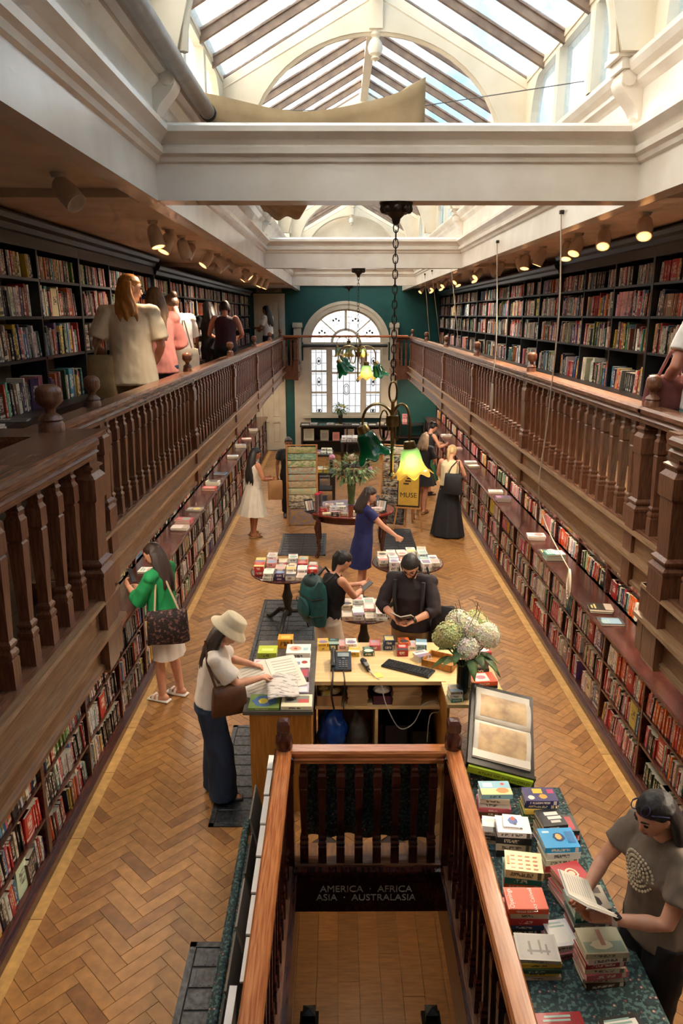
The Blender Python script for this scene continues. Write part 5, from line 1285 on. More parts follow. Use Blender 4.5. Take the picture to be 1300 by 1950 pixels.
for i, (x, w, n) in enumerate(((.16, .17, 9), (.58, .24, 9))):
    for k in range(n):
        o = MB().box(-w / 2, w / 2, -.14, .14, 0, .018).build('paper_bag', M_PAPERB, None, loc=(x + rnd.uniform(-.005, .005), 5.86 + rnd.uniform(-.01, .01), .681 + k * .0195), rot=(0, 0, rnd.uniform(-.04, .04)))
        tag(o, 'brown flat paper bag, %s up in the %s pile below the counter' % (nth[k], 'narrower' if i == 0 else 'wider'), 'paper bag', 'flat paper bags under the counter')
crate('dark plum folder box between the piles of paper bags', .375, 5.85, .681, .17, .22, .08, mat('plum', '4a1f33', '5a2a3f', .5, 8))
tag(MB().ell((0, 0, .03), (.08, .06, .03), 10, 6).build('tissue', mat('tissue', 'e0dcd6', None, .9), None, loc=(.37, 5.8, .765)), 'crumpled white tissue paper above the plum folder box', 'tissue')
def blob(name, label, cat, x, y, z, r, m, seed, amp=.25, parent=None):
    bm = bmesh.new(); bmesh.ops.create_icosphere(bm, subdivisions=4, radius=1)
    for v in bm.verts:
        n = mnoise.noise(v.co * 2.2 + Vector((seed, 0, 0))) * amp + mnoise.noise(v.co * 6 + Vector((0, seed, 0))) * amp * .35
        v.co *= 1 + n
    zm = min(v.co.z for v in bm.verts)
    for v in bm.verts: v.co = Vector((v.co.x * r[0], v.co.y * r[1], (v.co.z - zm) * r[2]))
    me = bpy.data.meshes.new(name); bm.to_mesh(me); bm.free(); me.materials.append(m)
    me.polygons.foreach_set('use_smooth', [True] * len(me.polygons))
    o = put(name, me, parent, (x, y, z))
    if label: tag(o, label, cat)
    return o
blob('plastic_bag', 'crumpled blue plastic bag under the left end of the counter', 'bag', -.06, 5.84, .101, (.12, .12, .22), mat('blue_plastic', '123a8a', '1c55b8', .25, 10), 3, .35)
blob('canvas_rucksack', 'grey rucksack stuffed on the lower desk shelf', 'rucksack', .17, 5.9, .101, (.10, .14, .19), mat('grey_canvas', '5a5854', '46443f', .8, 14), 9, .2)
crate('dark equipment box on the lower right desk shelf', .5, 5.92, .101, .2, .3, .36, M_PLASTIC)
crate('second dark equipment box on the lower right desk shelf', .72, 5.92, .101, .16, .3, .3, M_BLACK)
for x, nm in ((1.0, 'black boxed set'), ):
    pass
stack('on the right wing behind the vase, with a red top', GD, 1.22, 5.9, .926, 4, .15, .15, .05, 0, ['black', 'grey', 'red', 'red'])
stack('on the right wing with an orange and white top', GD, 1.20, 5.62, .926, 2, .20, .17, .03, .1, ['black', 'orange'], ('orange and white illustrated book right of the vase', 'e05a34', [(.1, .7, .1, .9, 'f0eae4'), (.2, .6, .3, .7, ('d890a0',))]))
stack('on the right wing with a lime top', GD, 1.24, 5.42, .926, 2, .17, .13, .02, .05, ['cream', 'yellow'])
stack('at the inner edge of the right wing, small and colourful', GD, .93, 5.40, .926, 3, .10, .13, .03, .1, ['teal', 'white', 'cream'])

# --- vases and flowers
M_VASE = mat('dark_glass', '0d1210', '1a241f', .08, 6, coat=.6)
M_LEAF = mat('leaf_green', '2f4a26', '5a7a40', .5, 9); M_LEAF2 = mat('pale_leaf', '6f8a5a', '93a878', .5, 9); M_STEM = mat('stem_green', '4a5a30', None, .6)
def leaf_geo(b, p, d, up, ln, w, c=None):
    d = Vector(d).normalized(); s_ = d.cross(Vector(up)).normalized(); n = s_.cross(d).normalized(); pts = []
    P = Vector(p)
    ctr = [P + d * ln * t - n * ln * .35 * t * t for t in (0, .25, .5, .75, 1)]
    wd = [0.12, .8, 1, .6, 0.05]
    for c_, k in zip(ctr, wd): pts += [c_ - s_ * w * k / 2 + n * w * .12 * k, c_, c_ + s_ * w * k / 2 + n * w * .12 * k]
    fs = []
    for i in range(4):
        for j in range(2): a = i * 3 + j; fs.append((a, a + 1, a + 4, a + 3))
    b.add(pts, fs, 0, c)
hv = thing('hydrangea_vase', 'tall dark vase of cream hydrangeas at the right of the desk', 'flower vase', (1.0, 5.42, .926))
MB().lathe([(.055, 0), (.06, .01), (.058, .12), (.062, .28), (.068, .30), (.06, .30), (.054, .27), (.05, .03), (0, .025)], 18).build('vase', M_VASE, hv, True, 50)
heads = [(-.14, -.03, .56, .105), (.0, -.10, .47, .095), (.15, -.02, .55, .11), (-.05, .06, .62, .10), (.08, .08, .61, .10), (.19, .05, .50, .09), (-.17, .06, .49, .085), (.02, .0, .6, .09)]
M_PETAL = col_mat('petal', .6)
for i, (hx, hy, hz, hr) in enumerate(heads):
    b = MB(); tint = lin('efe9d0') if i not in (0, 4, 6) else lin('d3d59a')
    if i == 1: tint = lin('efe6d4')
    for k in range(95):
        ph_, th = math.acos(1 - 1.75 * (k + .5) / 95), k * 2.39996
        n = Vector((math.sin(ph_) * math.cos(th), math.sin(ph_) * math.sin(th), math.cos(ph_)))
        c = Vector((hx, hy, hz)) + n * hr * rnd.uniform(.88, 1.06); a = n.orthogonal().normalized(); e = n.cross(a); r0 = rnd.random() * PI
        cc = tuple(v * rnd.uniform(.8, 1.08) for v in tint[:3]) + (1,)
        for q in range(4):
            an = r0 + q * PI / 2; d1 = a * math.cos(an) + e * math.sin(an); d2 = a * math.cos(an + PI / 2) + e * math.sin(an + PI / 2); s_ = .024
            b.add([c, c + (d1 - d2 * .55) * s_ * .7 + n * .004, c + d1 * s_ * 1.15 + n * .002, c + (d1 + d2 * .55) * s_ * .7 + n * .004], [(0, 1, 2, 3)], 0, cc)
    b.ell((hx, hy, hz), (hr * .88,) * 3, 12, 8, 0, tuple(v * .85 for v in tint[:3]) + (1,))
    h_ = b.build('flower_head', M_PETAL, hv)
    MB().tube([(hx * .1, hy * .1, .25), (hx * .5, hy * .5, .36), (hx, hy, hz - .04)], .006, 6).build('stem', M_STEM, hv, True)
for k in range(16):
    an = k * 2.4; r_ = .06 + .03 * (k % 3); b = MB()
    leaf_geo(b, (r_ * math.cos(an), r_ * math.sin(an), .36 + .04 * (k % 4)), (math.cos(an), math.sin(an), .15 - .25 * (k % 3)), (0, 0, 1), .16 + .03 * (k % 3), .085)
    solidify(b.build('leaf', M_LEAF if k % 3 else M_LEAF2, hv, True, 80), .001)
b = MB()
for k in range(9): an = rnd.random() * 6.28; b.tube([(0, 0, .4), (.06 * math.cos(an), .06 * math.sin(an), .6), (.11 * math.cos(an + .4), .11 * math.sin(an + .4), .72 + .08 * rnd.random()), (.12 * math.cos(an + 1.2), .12 * math.sin(an + 1.2), .8)], [.003, .0025, .002, .001], 5)
b.build('twigs', mat('twig', '4a3c2a', None, .8), hv)
def foliage_vase(label, x, y, z, vh, vr, cr, ch, n, lm, flowers, mv):
    t = thing('flower_vase', label, 'flower vase', (x, y, z))
    MB().lathe([(vr * .8, 0), (vr * .85, .01), (vr * .75, vh * .3), (vr, vh), (vr * .85, vh), (vr * .6, vh * .3), (0, .03)], 16).build('vase', mv, t, True, 50)
    b = MB()
    for k in range(10): an = k * 2.4; b.tube([(0, 0, .05), (vr * .6 * math.cos(an), vr * .6 * math.sin(an), vh), (cr * .7 * math.cos(an), cr * .7 * math.sin(an), vh + ch * (.4 + .4 * (k % 3) / 2))], .005, 5)
    b.build('stems', M_STEM, t)
    b = MB(); b2 = MB()
    for k in range(n):
        d = Vector((rnd.gauss(0, 1), rnd.gauss(0, 1), rnd.gauss(0.25, .8))).normalized(); rr = rnd.uniform(.35, 1)
        leaf_geo(b if k % 4 else b2, (d.x * cr * rr, d.y * cr * rr, vh + ch * .5 + d.z * ch * .5 * rr), d + Vector((0, 0, rnd.uniform(-.6, .3))), (0, 0, 1) if abs(d.z) < .9 else (1, 0, 0), rnd.uniform(.06, .11), rnd.uniform(.03, .055))
    b.build('foliage', lm, t); b2.build('pale_foliage', M_LEAF2, t)
    for k, (fx, fy, fz, fr, hx) in enumerate(flowers):
        blob('flower', None, None, fx, fy, vh + fz, (fr, fr, fr), mat('flower_' + hx, hx, None, .6), k, .25, t)
foliage_vase('large vase of eucalyptus and pink flowers on the oval table', .22, 12.45, .76, .34, .075, .46, .52, 330, M_LEAF, [(-.33, 0, .42, .05, 'c98aa8'), (.0, -.1, .42, .06, 'b9a08a'), (.2, -.05, .36, .05, 'c9b49a'), (.32, .05, .2, .045, 'c08aa0')], mat('green_glass_vase', '3f4f2a', '5a6a3a', .1, 6))
foliage_vase('small vase of yellow-green flowers in front of the arched window', .06, 21.35, .86, .28, .07, .24, .3, 150, M_LEAF, [(.1, -.1, .2, .04, 'd8c86a'), (-.1, -.1, .12, .04, 'c8c06a'), (.0, -.15, .24, .035, 'e0d88a')], M_VASE)

# --- round pedestal tables
def round_table(label, x, y, r, h, rot):
    t = thing('round_table', label, 'table', (x, y, 0), rot, 'round pedestal tables')
    MB().lathe([(0, h - .03), (r - .02, h - .03), (r, h - .018), (r, h - .006), (r - .01, h), (0, h)], 40).build('table_top', M_MAHOG, t, True, 30)
    MB().lathe([(.05, .14), (.065, .2), (.04, .25), (.055, .32), (.07, .4), (.045, .48), (.035, .6), (.06, .66), (.12, h - .03)], 14).build('pedestal', M_BLACK, t, True, 40)
    for k in range(3):
        an = k * 2 * PI / 3; c_, s_ = math.cos(an), math.sin(an)
        MB().tube([(.03 * c_, .03 * s_, .2), (.14 * c_, .14 * s_, .19), (.26 * c_, .26 * s_, .08), (.34 * c_, .34 * s_, .025), (.40 * c_, .40 * s_, .03)], [.035, .032, .026, .024, .016], 8).build('foot', M_BLACK, t, True)
    return t
round_table('round black pedestal table piled with small books on the iron grille', -.66, 9.02, .46, .75, .3)
round_table('round pedestal table piled with pale books behind the bearded man', .91, 9.35, .47, .75, .9)
round_table('small round pedestal table of white books between the backpack woman and the man', .28, 7.72, .32, .72, .5)
def grid_books(tn, group, cx, cy, z, r, w, d, rows, cols, cw, dim=(.122, .178)):
    i = 0
    for a in range(rows):
        for b_ in range(cols):
            x = cx + (b_ - (cols - 1) / 2) * w; y = cy + (a - (rows - 1) / 2) * d
            if math.hypot(x - cx, y - cy) > r: continue
            i += 1; n = rnd.choice((1, 2, 2)) ; k = pick(cw)[0]
            stack('%s row, %s place, %s' % (nth[a], nth[b_], tn), group, x, y, z, n, dim[0], dim[1], rnd.uniform(.035, .055), rnd.uniform(-.05, .05), k)
PALEW = dict(white=9, cream=9, pink=4, yellow=3, blue=2, red=2, grey=1, purple=1)
grid_books('round table on the grille', 'small books on the round grille table', -.66, 9.0, .752, .42, .135, .19, 4, 6, PALEW)
grid_books('round table behind the man', 'pale books on the round table behind the man', .91, 9.33, .752, .43, .135, .19, 4, 6, dict(white=9, cream=9, pink=2, blue=2, red=1))
grid_books('small round table', 'white books on the small round table', .28, 7.72, .722, .28, .125, .18, 3, 4, dict(white=9, cream=7, purple=1, pink=1))

# --- oval writing table with gifts
ov = thing('oval_table', 'red mahogany oval table on cabriole legs with gifts and books', 'table', (.2, 12.2, 0))
MB().lathe([(0, .70), (.95, .70), (1.0, .715), (1.0, .735), (.98, .745), (0, .745)], 44, sx=.74, sy=.62).build('table_top', mat('red_mahogany', '5a1c16', '7a2a1e', .2, 8, (1, 6, 6), coat=.5), ov, True, 30)
MB().lathe([(.88, .60), (.88, .70), (.80, .70), (.80, .60)], 40, sx=.74, sy=.62).build('apron', M_MAHOG, ov)
for sx in (-1, 1):
    for sy in (-1, 1):
        MB().tube([(sx * .52, sy * .38, .66), (sx * .56, sy * .41, .52), (sx * .53, sy * .39, .3), (sx * .52, sy * .385, .12), (sx * .555, sy * .41, .02), (sx * .57, sy * .42, .0)], [.045, .045, .03, .024, .035, .03], 10).build('leg', M_MAHOG, ov, True)
GO = 'goods on the oval table'
rows = [(-.2, 11.78), (-.05, 11.72), (.10, 11.74), (.3, 11.72), (.50, 11.76), (-.25, 12.0), (-.08, 11.98), (.06, 12.0), (.48, 12.0), (.58, 12.06), (.66, 11.95), (-.15, 12.3), (.02, 12.34), (.42, 12.3), (.58, 12.36), (.72, 12.2)]
for i, (x, y) in enumerate(rows):
    stack('%s along the oval table' % nth[i], GO, x, y, .747, rnd.choice((1, 2, 2)), .13, .10, rnd.uniform(.025, .05), rnd.uniform(-.2, .2), pick(dict(white=6, cream=5, red=3, black=2, brown=1))[0])
for i, (x, y) in enumerate(((-.36, 11.95), (-.30, 12.05))):
    t = thing('gift_tube', 'upright gift tube with a pink bow, the %s one on the oval table' % ('left' if i == 0 else 'right'), 'gift', (x, y, .747), group=GO)
    MB().lathe([(.03, 0), (.03, .28), (.032, .285), (0, .29)], 12).build('tube', mat('grey_gift', '5a4a4c', '6f5f5c', .5, 9), t, True, 40); b = MB()
    for q in range(6): b.tube([(0, 0, .29), (.03 * math.cos(q), .03 * math.sin(q), .32), (.045 * math.cos(q), .045 * math.sin(q), .295), (0, 0, .288)], .006, 5)
    b.build('bow', mat('pink_bow', 'd8405c', None, .5), t)
for i, x in enumerate((-.46, .70)):
    t = thing('card_stand', 'small sloping stand of cards at the %s end of the oval table' % ('left' if i == 0 else 'right'), 'stand', (x, 11.95, .747), .6 if i == 0 else -.6, GO)
    MB().box(-.08, .08, -.06, .06, 0, .012).build('stand_base', M_BLACK, t)
    MB().box(-.08, .08, -.01, .0, 0, .2, M=Matrix.Translation((0, .02, .012)) @ Matrix.Rotation(-.35, 4, 'X')).build('stand_back', M_BLACK, t)
    for q in range(3): MB().box(-.07 + q * .048, -.03 + q * .048, -.016, -.011, .01, .17, M=Matrix.Translation((0, .02, .012)) @ Matrix.Rotation(-.35, 4, 'X')).build('card', mat('card_%d' % q, ['d8cfc0', 'c9a89a', 'b8c4c0'][q], None, .6), t)

# --- wrapping paper racks and poster easel
M_PINE = mat('pine_frame', 'b8793e', 'cf9558', .45, 8, (6, 6, .8))
def wrap_rack(label, x, y, rot, w, h, cols, lean=.17):
    t = thing('wrapping_rack', label, 'rack', (x, y, 0), rot, 'wrapping paper racks')
    R = Matrix.Rotation(-lean, 4, 'X')
    for s_ in (-1, 1):
        MB().cbox(s_ * w / 2, 0, h / 2, .03, .03, h, M=R).build('side_post', M_PINE, t)
        MB().tube([(s_ * w / 2, .02 + h * math.sin(lean) * .98, h * .95), (s_ * w / 2, h * math.sin(lean) * 2.3, 0)], .014, 6).build('back_leg', M_PINE, t)
    n = len(cols)
    MB().tube([R @ Vector((-w / 2, 0, h - .015)), R @ Vector((w / 2, 0, h - .015))], .013, 6).build('top_rail', M_PINE, t)
    for i, hx in enumerate(cols):
        z0 = h - .06 - (h * .80) * i / n
        MB().tube([R @ Vector((-w / 2, -.01, z0)), R @ Vector((w / 2, -.01, z0))], .008, 6).build('dowel', M_PINE, t)
        hang = (h * .80) / n * (.82 if i < n - 1 else 2.4)
        def sh(u, v):
            a = v * 1.0
            yy = -.012 - .028 * math.sin(min(1, v * 2.2) * PI / 2) - .006 * math.sin(u * 7 + i); zz = z0 + .012 * (1 - v) - hang * v + .016 * math.sin(min(1, v * 3) * PI)
            return tuple(R @ Vector(((u - .5) * (w - .04), yy, zz)))
        solidify(grid_sheet(sh, 8, 8).build('paper_sheet', mat('wrap_' + hx[0] + hx[1], hx[0], hx[1], .6, 16, (1, 1, 2.5), lo=.44, hi=.56), t, True, 60), .002)
wrap_rack('pine rack of green floral wrapping papers on the left of the oval table', -.67, 13.45, .06, .56, 1.6, [('b9a878', '8f9a5a'), ('6f9a80', 'a8b890'), ('7f9a5a', 'c9bc98'), ('b08a70', '9fb09a'), ('8fa890', 'c08a68'), ('b8a07c', '9f8a68'), ('9fae8a', 'c0a880'), ('8a7a5a', 'c9bfa0'), ('6a5a4a', 'b8a890'), ('b0883a', '8a7a8a')])
wrap_rack('pine rack of black and cream wrapping papers on the right of the oval table', 1.02, 13.75, -.40, .52, 1.55, [('b8a888', 'd8ccb4'), ('3a3430', 'c9bca4'), ('c9bfa8', '8f7f68'), ('2a2624', 'a08c70'), ('4a3f38', 'c0b090'), ('1f1d1c', '8f8478'), ('3a3a3c', 'b0a490'), ('222224', '6f6a64')])
ez = thing('poster_easel', 'wooden easel holding a framed yellow poster beside the dark racks', 'easel', (1.30, 13.45, 0), -.25)
for s_ in (-1, 1): MB().tube([(s_ * .05, .10, 1.5), (s_ * .27, -.05, 0)], .016, 6).build('leg', M_PINE, ez)
MB().tube([(0, .12, 1.45), (0, .55, 0)], .016, 6).build('leg', M_PINE, ez); MB().box(-.24, .24, -.05, -.0, .42, .45).build('ledge', M_PINE, ez)
po = thing('framed_poster', 'framed yellow poster with dark lettering standing on the easel', 'poster', (1.30, 13.45, 0), -.25)
PR = Matrix.Translation((0, -.045, .455)) @ Matrix.Rotation(-.09, 4, 'X')
MB().box(-.21, .21, -.004, .016, 0, .85, M=PR).build('poster_frame', M_BLACK, po); MB().box(-.19, .19, -.009, -.004, .03, .82, M=PR).build('poster_sheet', mat('poster_yellow', 'c9a03a', 'b8903a', .5, 6), po)
b = MB()
for q in range(6): b.box(-.1 + .03 * (q % 3), .0 + .04 * (q % 3), -.012, -.009, .42 + .05 * q, .45 + .05 * q, M=PR)
b.build('poster_figure', mat('poster_ink', '3a2c1c', None, .6), po)
txt('poster_lettering', 'MUSE', .13, mat('poster_ink', '3a2c1c', None), po, tuple(PR @ Vector((0, -.012, .22))), (PI / 2 - .09, 0, 0), .001)

# --- tables towards the window
def plain_table(label, x, y, w, d, h, m, cloth=True):
    t = thing('display_table', label, 'table', (x, y, 0), 0, 'display tables towards the window')
    MB().box(-w / 2, w / 2, -d / 2, d / 2, h - .04, h).build('table_top', m, t)
    for sx in (-1, 1):
        for sy in (-1, 1): MB().sq([(.03, 0), (.035, h - .04)], (sx * (w / 2 - .05), sy * (d / 2 - .05), 0)).build('leg', m, t)
    MB().box(-w / 2 + .03, w / 2 - .03, -d / 2 + .03, d / 2 - .03, .2, .23).build('lower_shelf', m, t)
    return t
plain_table('dark display table of books at the left before the window', -.62, 17.4, 1.0, .7, .76, M_DARK)
plain_table('dark display table of white books in the middle before the window', .42, 18.6, .75, .6, .85, M_DARK)
plain_table('low side table of yellow books behind the green wrapping rack', -.28, 16.0, .45, .5, .6, M_DARK)
GW = 'books on the tables before the window'
for i in range(14): stack('%s along the left display table' % nth[i], GW, -1.02 + .135 * (i % 7), 17.25 + .25 * (i // 7), .762, rnd.choice((1, 2)), .12, .17, .04, rnd.uniform(-.1, .1), pick(dict(white=5, cream=5, pink=3, yellow=2, purple=1))[0], art=i < 8)
for i in range(10): stack('%s on the middle display table' % nth[i], GW, .14 + .14 * (i % 5), 18.45 + .25 * (i // 5), .852, 2, .125, .18, .05, rnd.uniform(-.05, .05), 'white', art=False)
for i in range(4): stack('%s on the low side table' % nth[i], GW, -.40 + .13 * (i % 2), 15.9 + .22 * (i // 2), .602, 2, .11, .16, .035, rnd.uniform(-.1, .1), pick(dict(yellow=4, cream=3, white=2))[0])
wt = thing('window_table', 'long dark window counter with face-out books below the arched window', 'table', (.25, 21.45, 0))
MB().box(-1.35, 1.35, -.35, .35, .82, .86).build('table_top', M_DARK, wt); MB().box(-1.32, 1.32, .25, .30, 0, .82).build('back_panel', M_BLACK, wt)
for x in (-1.3, 0, 1.3): MB().box(x - .02, x + .02, -.3, .3, 0, .82).build('side_panel', M_DARK, wt)
MB().box(-1.3, 1.3, -.3, .25, .40, .42).build('display_shelf', M_DARK, wt)
for i, (x, hx, w, h) in enumerate(((-1.0, 'c9bfa8', .30, .34), (-.55, 'a8a290', .24, .30), (-.22, 'd88a80', .2, .24), (.16, 'd0b8a4', .28, .33), (.55, '8a90a0', .26, .32), (.95, 'c4a89a', .30, .32), (1.28, 'd0a8a0', .2, .28))):
    t = thing('display_book', '%s face-out book from the left on the window counter shelf' % nth[i], 'book', (x + .2 - .05, 21.2, .422), 0, 'face-out books under the window')
    R = Matrix.Rotation(-.12, 4, 'X'); MB().box(-w / 2, w / 2, 0, .025, 0, h, 0, lin(hx), R).build('cover', M_PRINT, t)
    MB().box(-w * .35, w * .35, -.002, 0, h * .2, h * .75, 0, tuple(v * .7 for v in lin(hx)[:3]) + (1,), R).build('cover_print', M_PRINT, t)
for i in range(11): stack('%s from the left on the window counter' % nth[i], 'books on the window counter', -.95 + .24 * i, 21.3 + .1 * (i % 2), .861, 1 + i % 2, .2, .15, .02, rnd.uniform(-.2, .2), ['white', 'white', 'teal', 'white', 'cream', 'grey', 'white', 'white', 'white', 'cream', 'white'][i], art=False)
rb = thing('low_bookcase', 'low dark bookcase against the teal wall on the right', 'bookcase', (2.15, 21.8, 0))
for z in (0.02, .42, .80): MB().box(-.55, .35, -.2, .2, z, z + .03).build('shelf', M_DARK, rb)
for x in (-.55, .32): MB().box(x, x + .03, -.2, .2, 0, .83).build('side_panel', M_DARK, rb)
stack('of pink boxes on the low bookcase by the teal wall', 'pink boxes on the low bookcase', 1.92, 21.7, .831, 4, .14, .14, .075, .1, 'pink', art=False)
# --- books lying on the long counters
for side, spots in ((-1, [(8.15, 'white'), (9.9, 'white'), (10.2, 'pink'), (10.95, 'grey'), (12.3, 'red'), (12.7, 'white'), (13.6, 'blue'), (15.2, 'white'), (16.5, 'white'), (17.6, 'pink'), (19.0, 'white')]),
                    (1, [(6.65, 'grey'), (6.95, 'black'), (8.6, 'teal'), (8.85, 'grey'), (9.45, 'white'), (11.5, 'purple'), (12.1, 'white'), (14.2, 'grey'), (14.5, 'white'), (16.3, 'pink'), (18, 'white')])):
    sn = 'left' if side < 0 else 'right'
    for i, (y, k) in enumerate(spots):
        stack('lying on the %s counter, %s from the viewer' % (sn, nth[i]), 'books lying on the %s counter' % sn, S(side, 2.40), y, 1.042, 1 + i % 3, .17, .23, .022, PI / 2 + rnd.uniform(-.2, .2), k)
for i, (y, k) in enumerate(((4.55, 'white'), (4.9, 'cream'), (5.3, 'grey'))):
    stack('of magazines on the left gallery ledge, %s from the viewer' % nth[i], 'magazines on the left gallery ledge', S(-1, 2.535), y, 3.171, 1 + (i == 1), .12, .22, .012, PI / 2 + .1, k)
# --- large boards leaning in a cloth-covered rack left of the stairwell
rk = thing('print_rack', 'low rack draped in leafy cloth holding white-edged prints by the stairwell', 'rack', (-.60, 3.4, 0))
MB().box(-.10, .135, -1.6, 1.36, .0, .30).build('draped_base', M_CLOTH, rk)
MB().tube([(-.03, -1.65, .44), (-.045, 1.14, .44)], .024, 10).build('cloth_roll', M_CLOTH, rk, True)
for y in (-1.6, 0, 1.10): MB().box(-.06, -.02, y - .02, y + .02, .29, .43).build('rack_post', M_PINE, rk)
M_BOARDF = mat('print_board', '6a635a', 'a0968a', .6, 3)
yy = 4.80
for i in range(8):
    l = .27 if i else .16; yc = yy - l / 2; yy -= l + .014
    x = -.505 + .004 * i - (.05 if i == 7 else 0); zt_ = .79 - .008 * i
    t = thing('print_board', '%s white-edged board from the desk, leaning along the stairwell rail' % nth[i], 'board', (x, yc, .302), 0, 'white-edged boards in the rack')
    R = Matrix.Rotation(.03, 4, 'Y'); H_ = zt_ - .302
    MB().box(-.018, .014, -l / 2, l / 2, 0, H_, M=R).build('board', M_BOARDF, t)
    MB().box(-.018, .018, -l / 2, l / 2, H_, H_ + .012, M=R).build('white_edge', mat('white_edge', 'f4f2ee', None, .6), t)
for i in range(5):
    l = .38; yc = 4.55 - i * .42
    o = MB().box(-.006, .006, -l / 2, l / 2, 0, (.30 if i == 0 else .22), M=Matrix.Rotation(-.20, 4, 'Y')).build('print_sheet', mat('sheet_%d' % (i % 3), ['6f655c', '3f3a36', '8a8078'][i % 3], None, .6), None, loc=(-.545, yc, .302))
    tag(o, '%s grey mounted print from the desk, slanting in the draped rack' % nth[i], 'print', 'mounted prints in the draped rack')
hc = grid_sheet(lambda u, v: (-.27 + .95 * u, WY1 + .09 + .02 * math.sin(u * 22) * (.3 + v) + .03 * v, .82 - .70 * v + .02 * math.sin(u * 5) * v), 40, 8).build('hanging_cloth', M_CLOTH, None, True, 80)
solidify(hc, .004); tag(hc, 'dark leafy printed cloth hung behind the balusters at the stair head', 'cloth')
# unseen basement lamp, added to brighten the boards below the stairs
t = thing('added_basement_lamp', 'added unseen round lamp on the basement ceiling beyond the stairs', 'lamp', (.25, 6.6, -.37))
MB().lathe([(.12, -.04), (.14, -.01), (.14, 0)], 18).build('lamp_body', M_LAMP, t, True); MB().lathe([(0, -.055), (.10, -.045), (.11, -.04)], 18).build('diffuser', M_STRIP, t, True)
l = bpy.data.lights.new('added_basement_light', 'POINT'); l.energy = 40; l.color = (1, .78, .5); l.shadow_soft_size = .1
o = bpy.data.objects.new('added_basement_light', l); col.objects.link(o); o.parent = t; o.location = (0, 0, -.14)
# ------------------------------------------------------------------ people
JOBS = []        # (object, voxel, smooth iterations, extra MB joined afterwards)
def cloth_mat(name, c1, c2=None, rough=.8, scale=9.0, bump=.5, stretch=(1, 1, .45)):
    return mat(name, c1, c2 or c1, rough, scale, stretch, bump=bump, lo=.3, hi=.7, detail=2.0)
def hair_mat(name, c1, c2): return mat('hair_' + name, c1, c2, .5, 30, (1, 1, .12), bump=.6, lo=.35, hi=.7)
SKIN = {'light': mat('skin_light', 'd9a184', 'd29678', .5, 12), 'tan': mat('skin_tan', 'b97a56', 'b0704c', .5, 12), 'brown': mat('skin_brown', '8a5a3e', '825236', .5, 12), 'pink': mat('skin_pink', 'd08f78', 'c9866e', .5, 12)}
HAIR = {'black': hair_mat('black', '0f0c0c', '221a18'), 'dark': hair_mat('dark', '241713', '3c2a22'), 'brown': hair_mat('brown', '3c2618', '5f4028'), 'blond': hair_mat('blond', '9a6226', 'c98a40'), 'fair': hair_mat('fair', 'a88a5c', 'd2b482'), 'mousy': hair_mat('mousy', '5f4630', '8a6c4a')}
M_EYE = mat('dark_eye', '1a1210', None, .2); M_LIP = mat('lips', 'a85a50', None, .45); M_BROW = mat('brow', '1f1512', None, .7)
def limb(b, pts, rs, n=12, fl=None):
    pts = [Vector(p) for p in pts]
    a, c = (pts[0] - pts[1]).normalized(), (pts[-1] - pts[-2]).normalized()
    P = [pts[0] + a * rs[0] * .95, pts[0] + a * rs[0] * .6] + pts + [pts[-1] + c * rs[-1] * .6, pts[-1] + c * rs[-1] * .95]
    Rr = [rs[0] * .3, rs[0] * .8] + list(rs) + [rs[-1] * .8, rs[-1] * .3]
    b.tube(P, Rr, n)
def ell_loft(b, rings, n=20):
    """rings: (centre, x-axis, y-axis, rx, ry)"""
    rr = []
    for c, ax, ay, rx, ry in rings: rr.append([c + ax * rx * math.cos(2 * PI * k / n) + ay * ry * math.sin(2 * PI * k / n) for k in range(n)])
    b.loft(rr)
def ik(s, t, l1, l2, pole):
    d = t - s; L_ = min(d.length, (l1 + l2) * .995); d.normalize(); t = s + d * L_
    a = (l1 * l1 - l2 * l2 + L_ * L_) / (2 * L_); h = math.sqrt(max(0, l1 * l1 - a * a))
    p = Vector(pole); p = (p - d * p.dot(d)); p.normalize()
    return s + d * a + p * h, t
def hand_geo(b, w, d, pn, side, curl, k=1.0):
    """palm and five separate fingers: w wrist, d pointing direction, pn palm normal"""
    d = d.normalized(); pn = (pn - d * pn.dot(d)).normalized(); s_ = d.cross(pn).normalized() * side
    c0 = w + d * .045 * k
    ell_loft(b, [(w - d * .01, s_, pn, .024 * k, .019 * k), (w + d * .02 * k, s_, pn, .031 * k, .017 * k), (w + d * .06 * k, s_, pn, .040 * k, .015 * k), (w + d * .085 * k, s_, pn, .036 * k, .012 * k)], 12)
    for i, (off, ln) in enumerate(((-.029, .062), (-.0095, .074), (.0105, .070), (.029, .055))):
        p = w + d * .08 * k + s_ * off * k; dd = d.copy(); pts = [p]; ax = s_
        for seg in (.42, .32, .26):
            a = curl * (.75 + .12 * i); dd = (Matrix.Rotation(a, 3, s_ * (-1 if side > 0 else -1)) @ dd) if False else (dd * math.cos(a) + pn * math.sin(a)).normalized()
            p = p + dd * ln * seg * k; pts.append(p)
            pn2 = pn
        limb(b, pts, [.0088 * k, .0086 * k, .0078 * k, .0066 * k], 8)
    p = w + d * .025 * k - s_ * .026 * k
    t1 = (d * .75 - s_ * .65 + pn * .35).normalized(); t2 = (d * .9 - s_ * .1 + pn * (.3 + curl * .5)).normalized()
    limb(b, [p, p + t1 * .035 * k, p + t1 * .035 * k + t2 * .032 * k], [.012 * k, .0105 * k, .008 * k], 8)

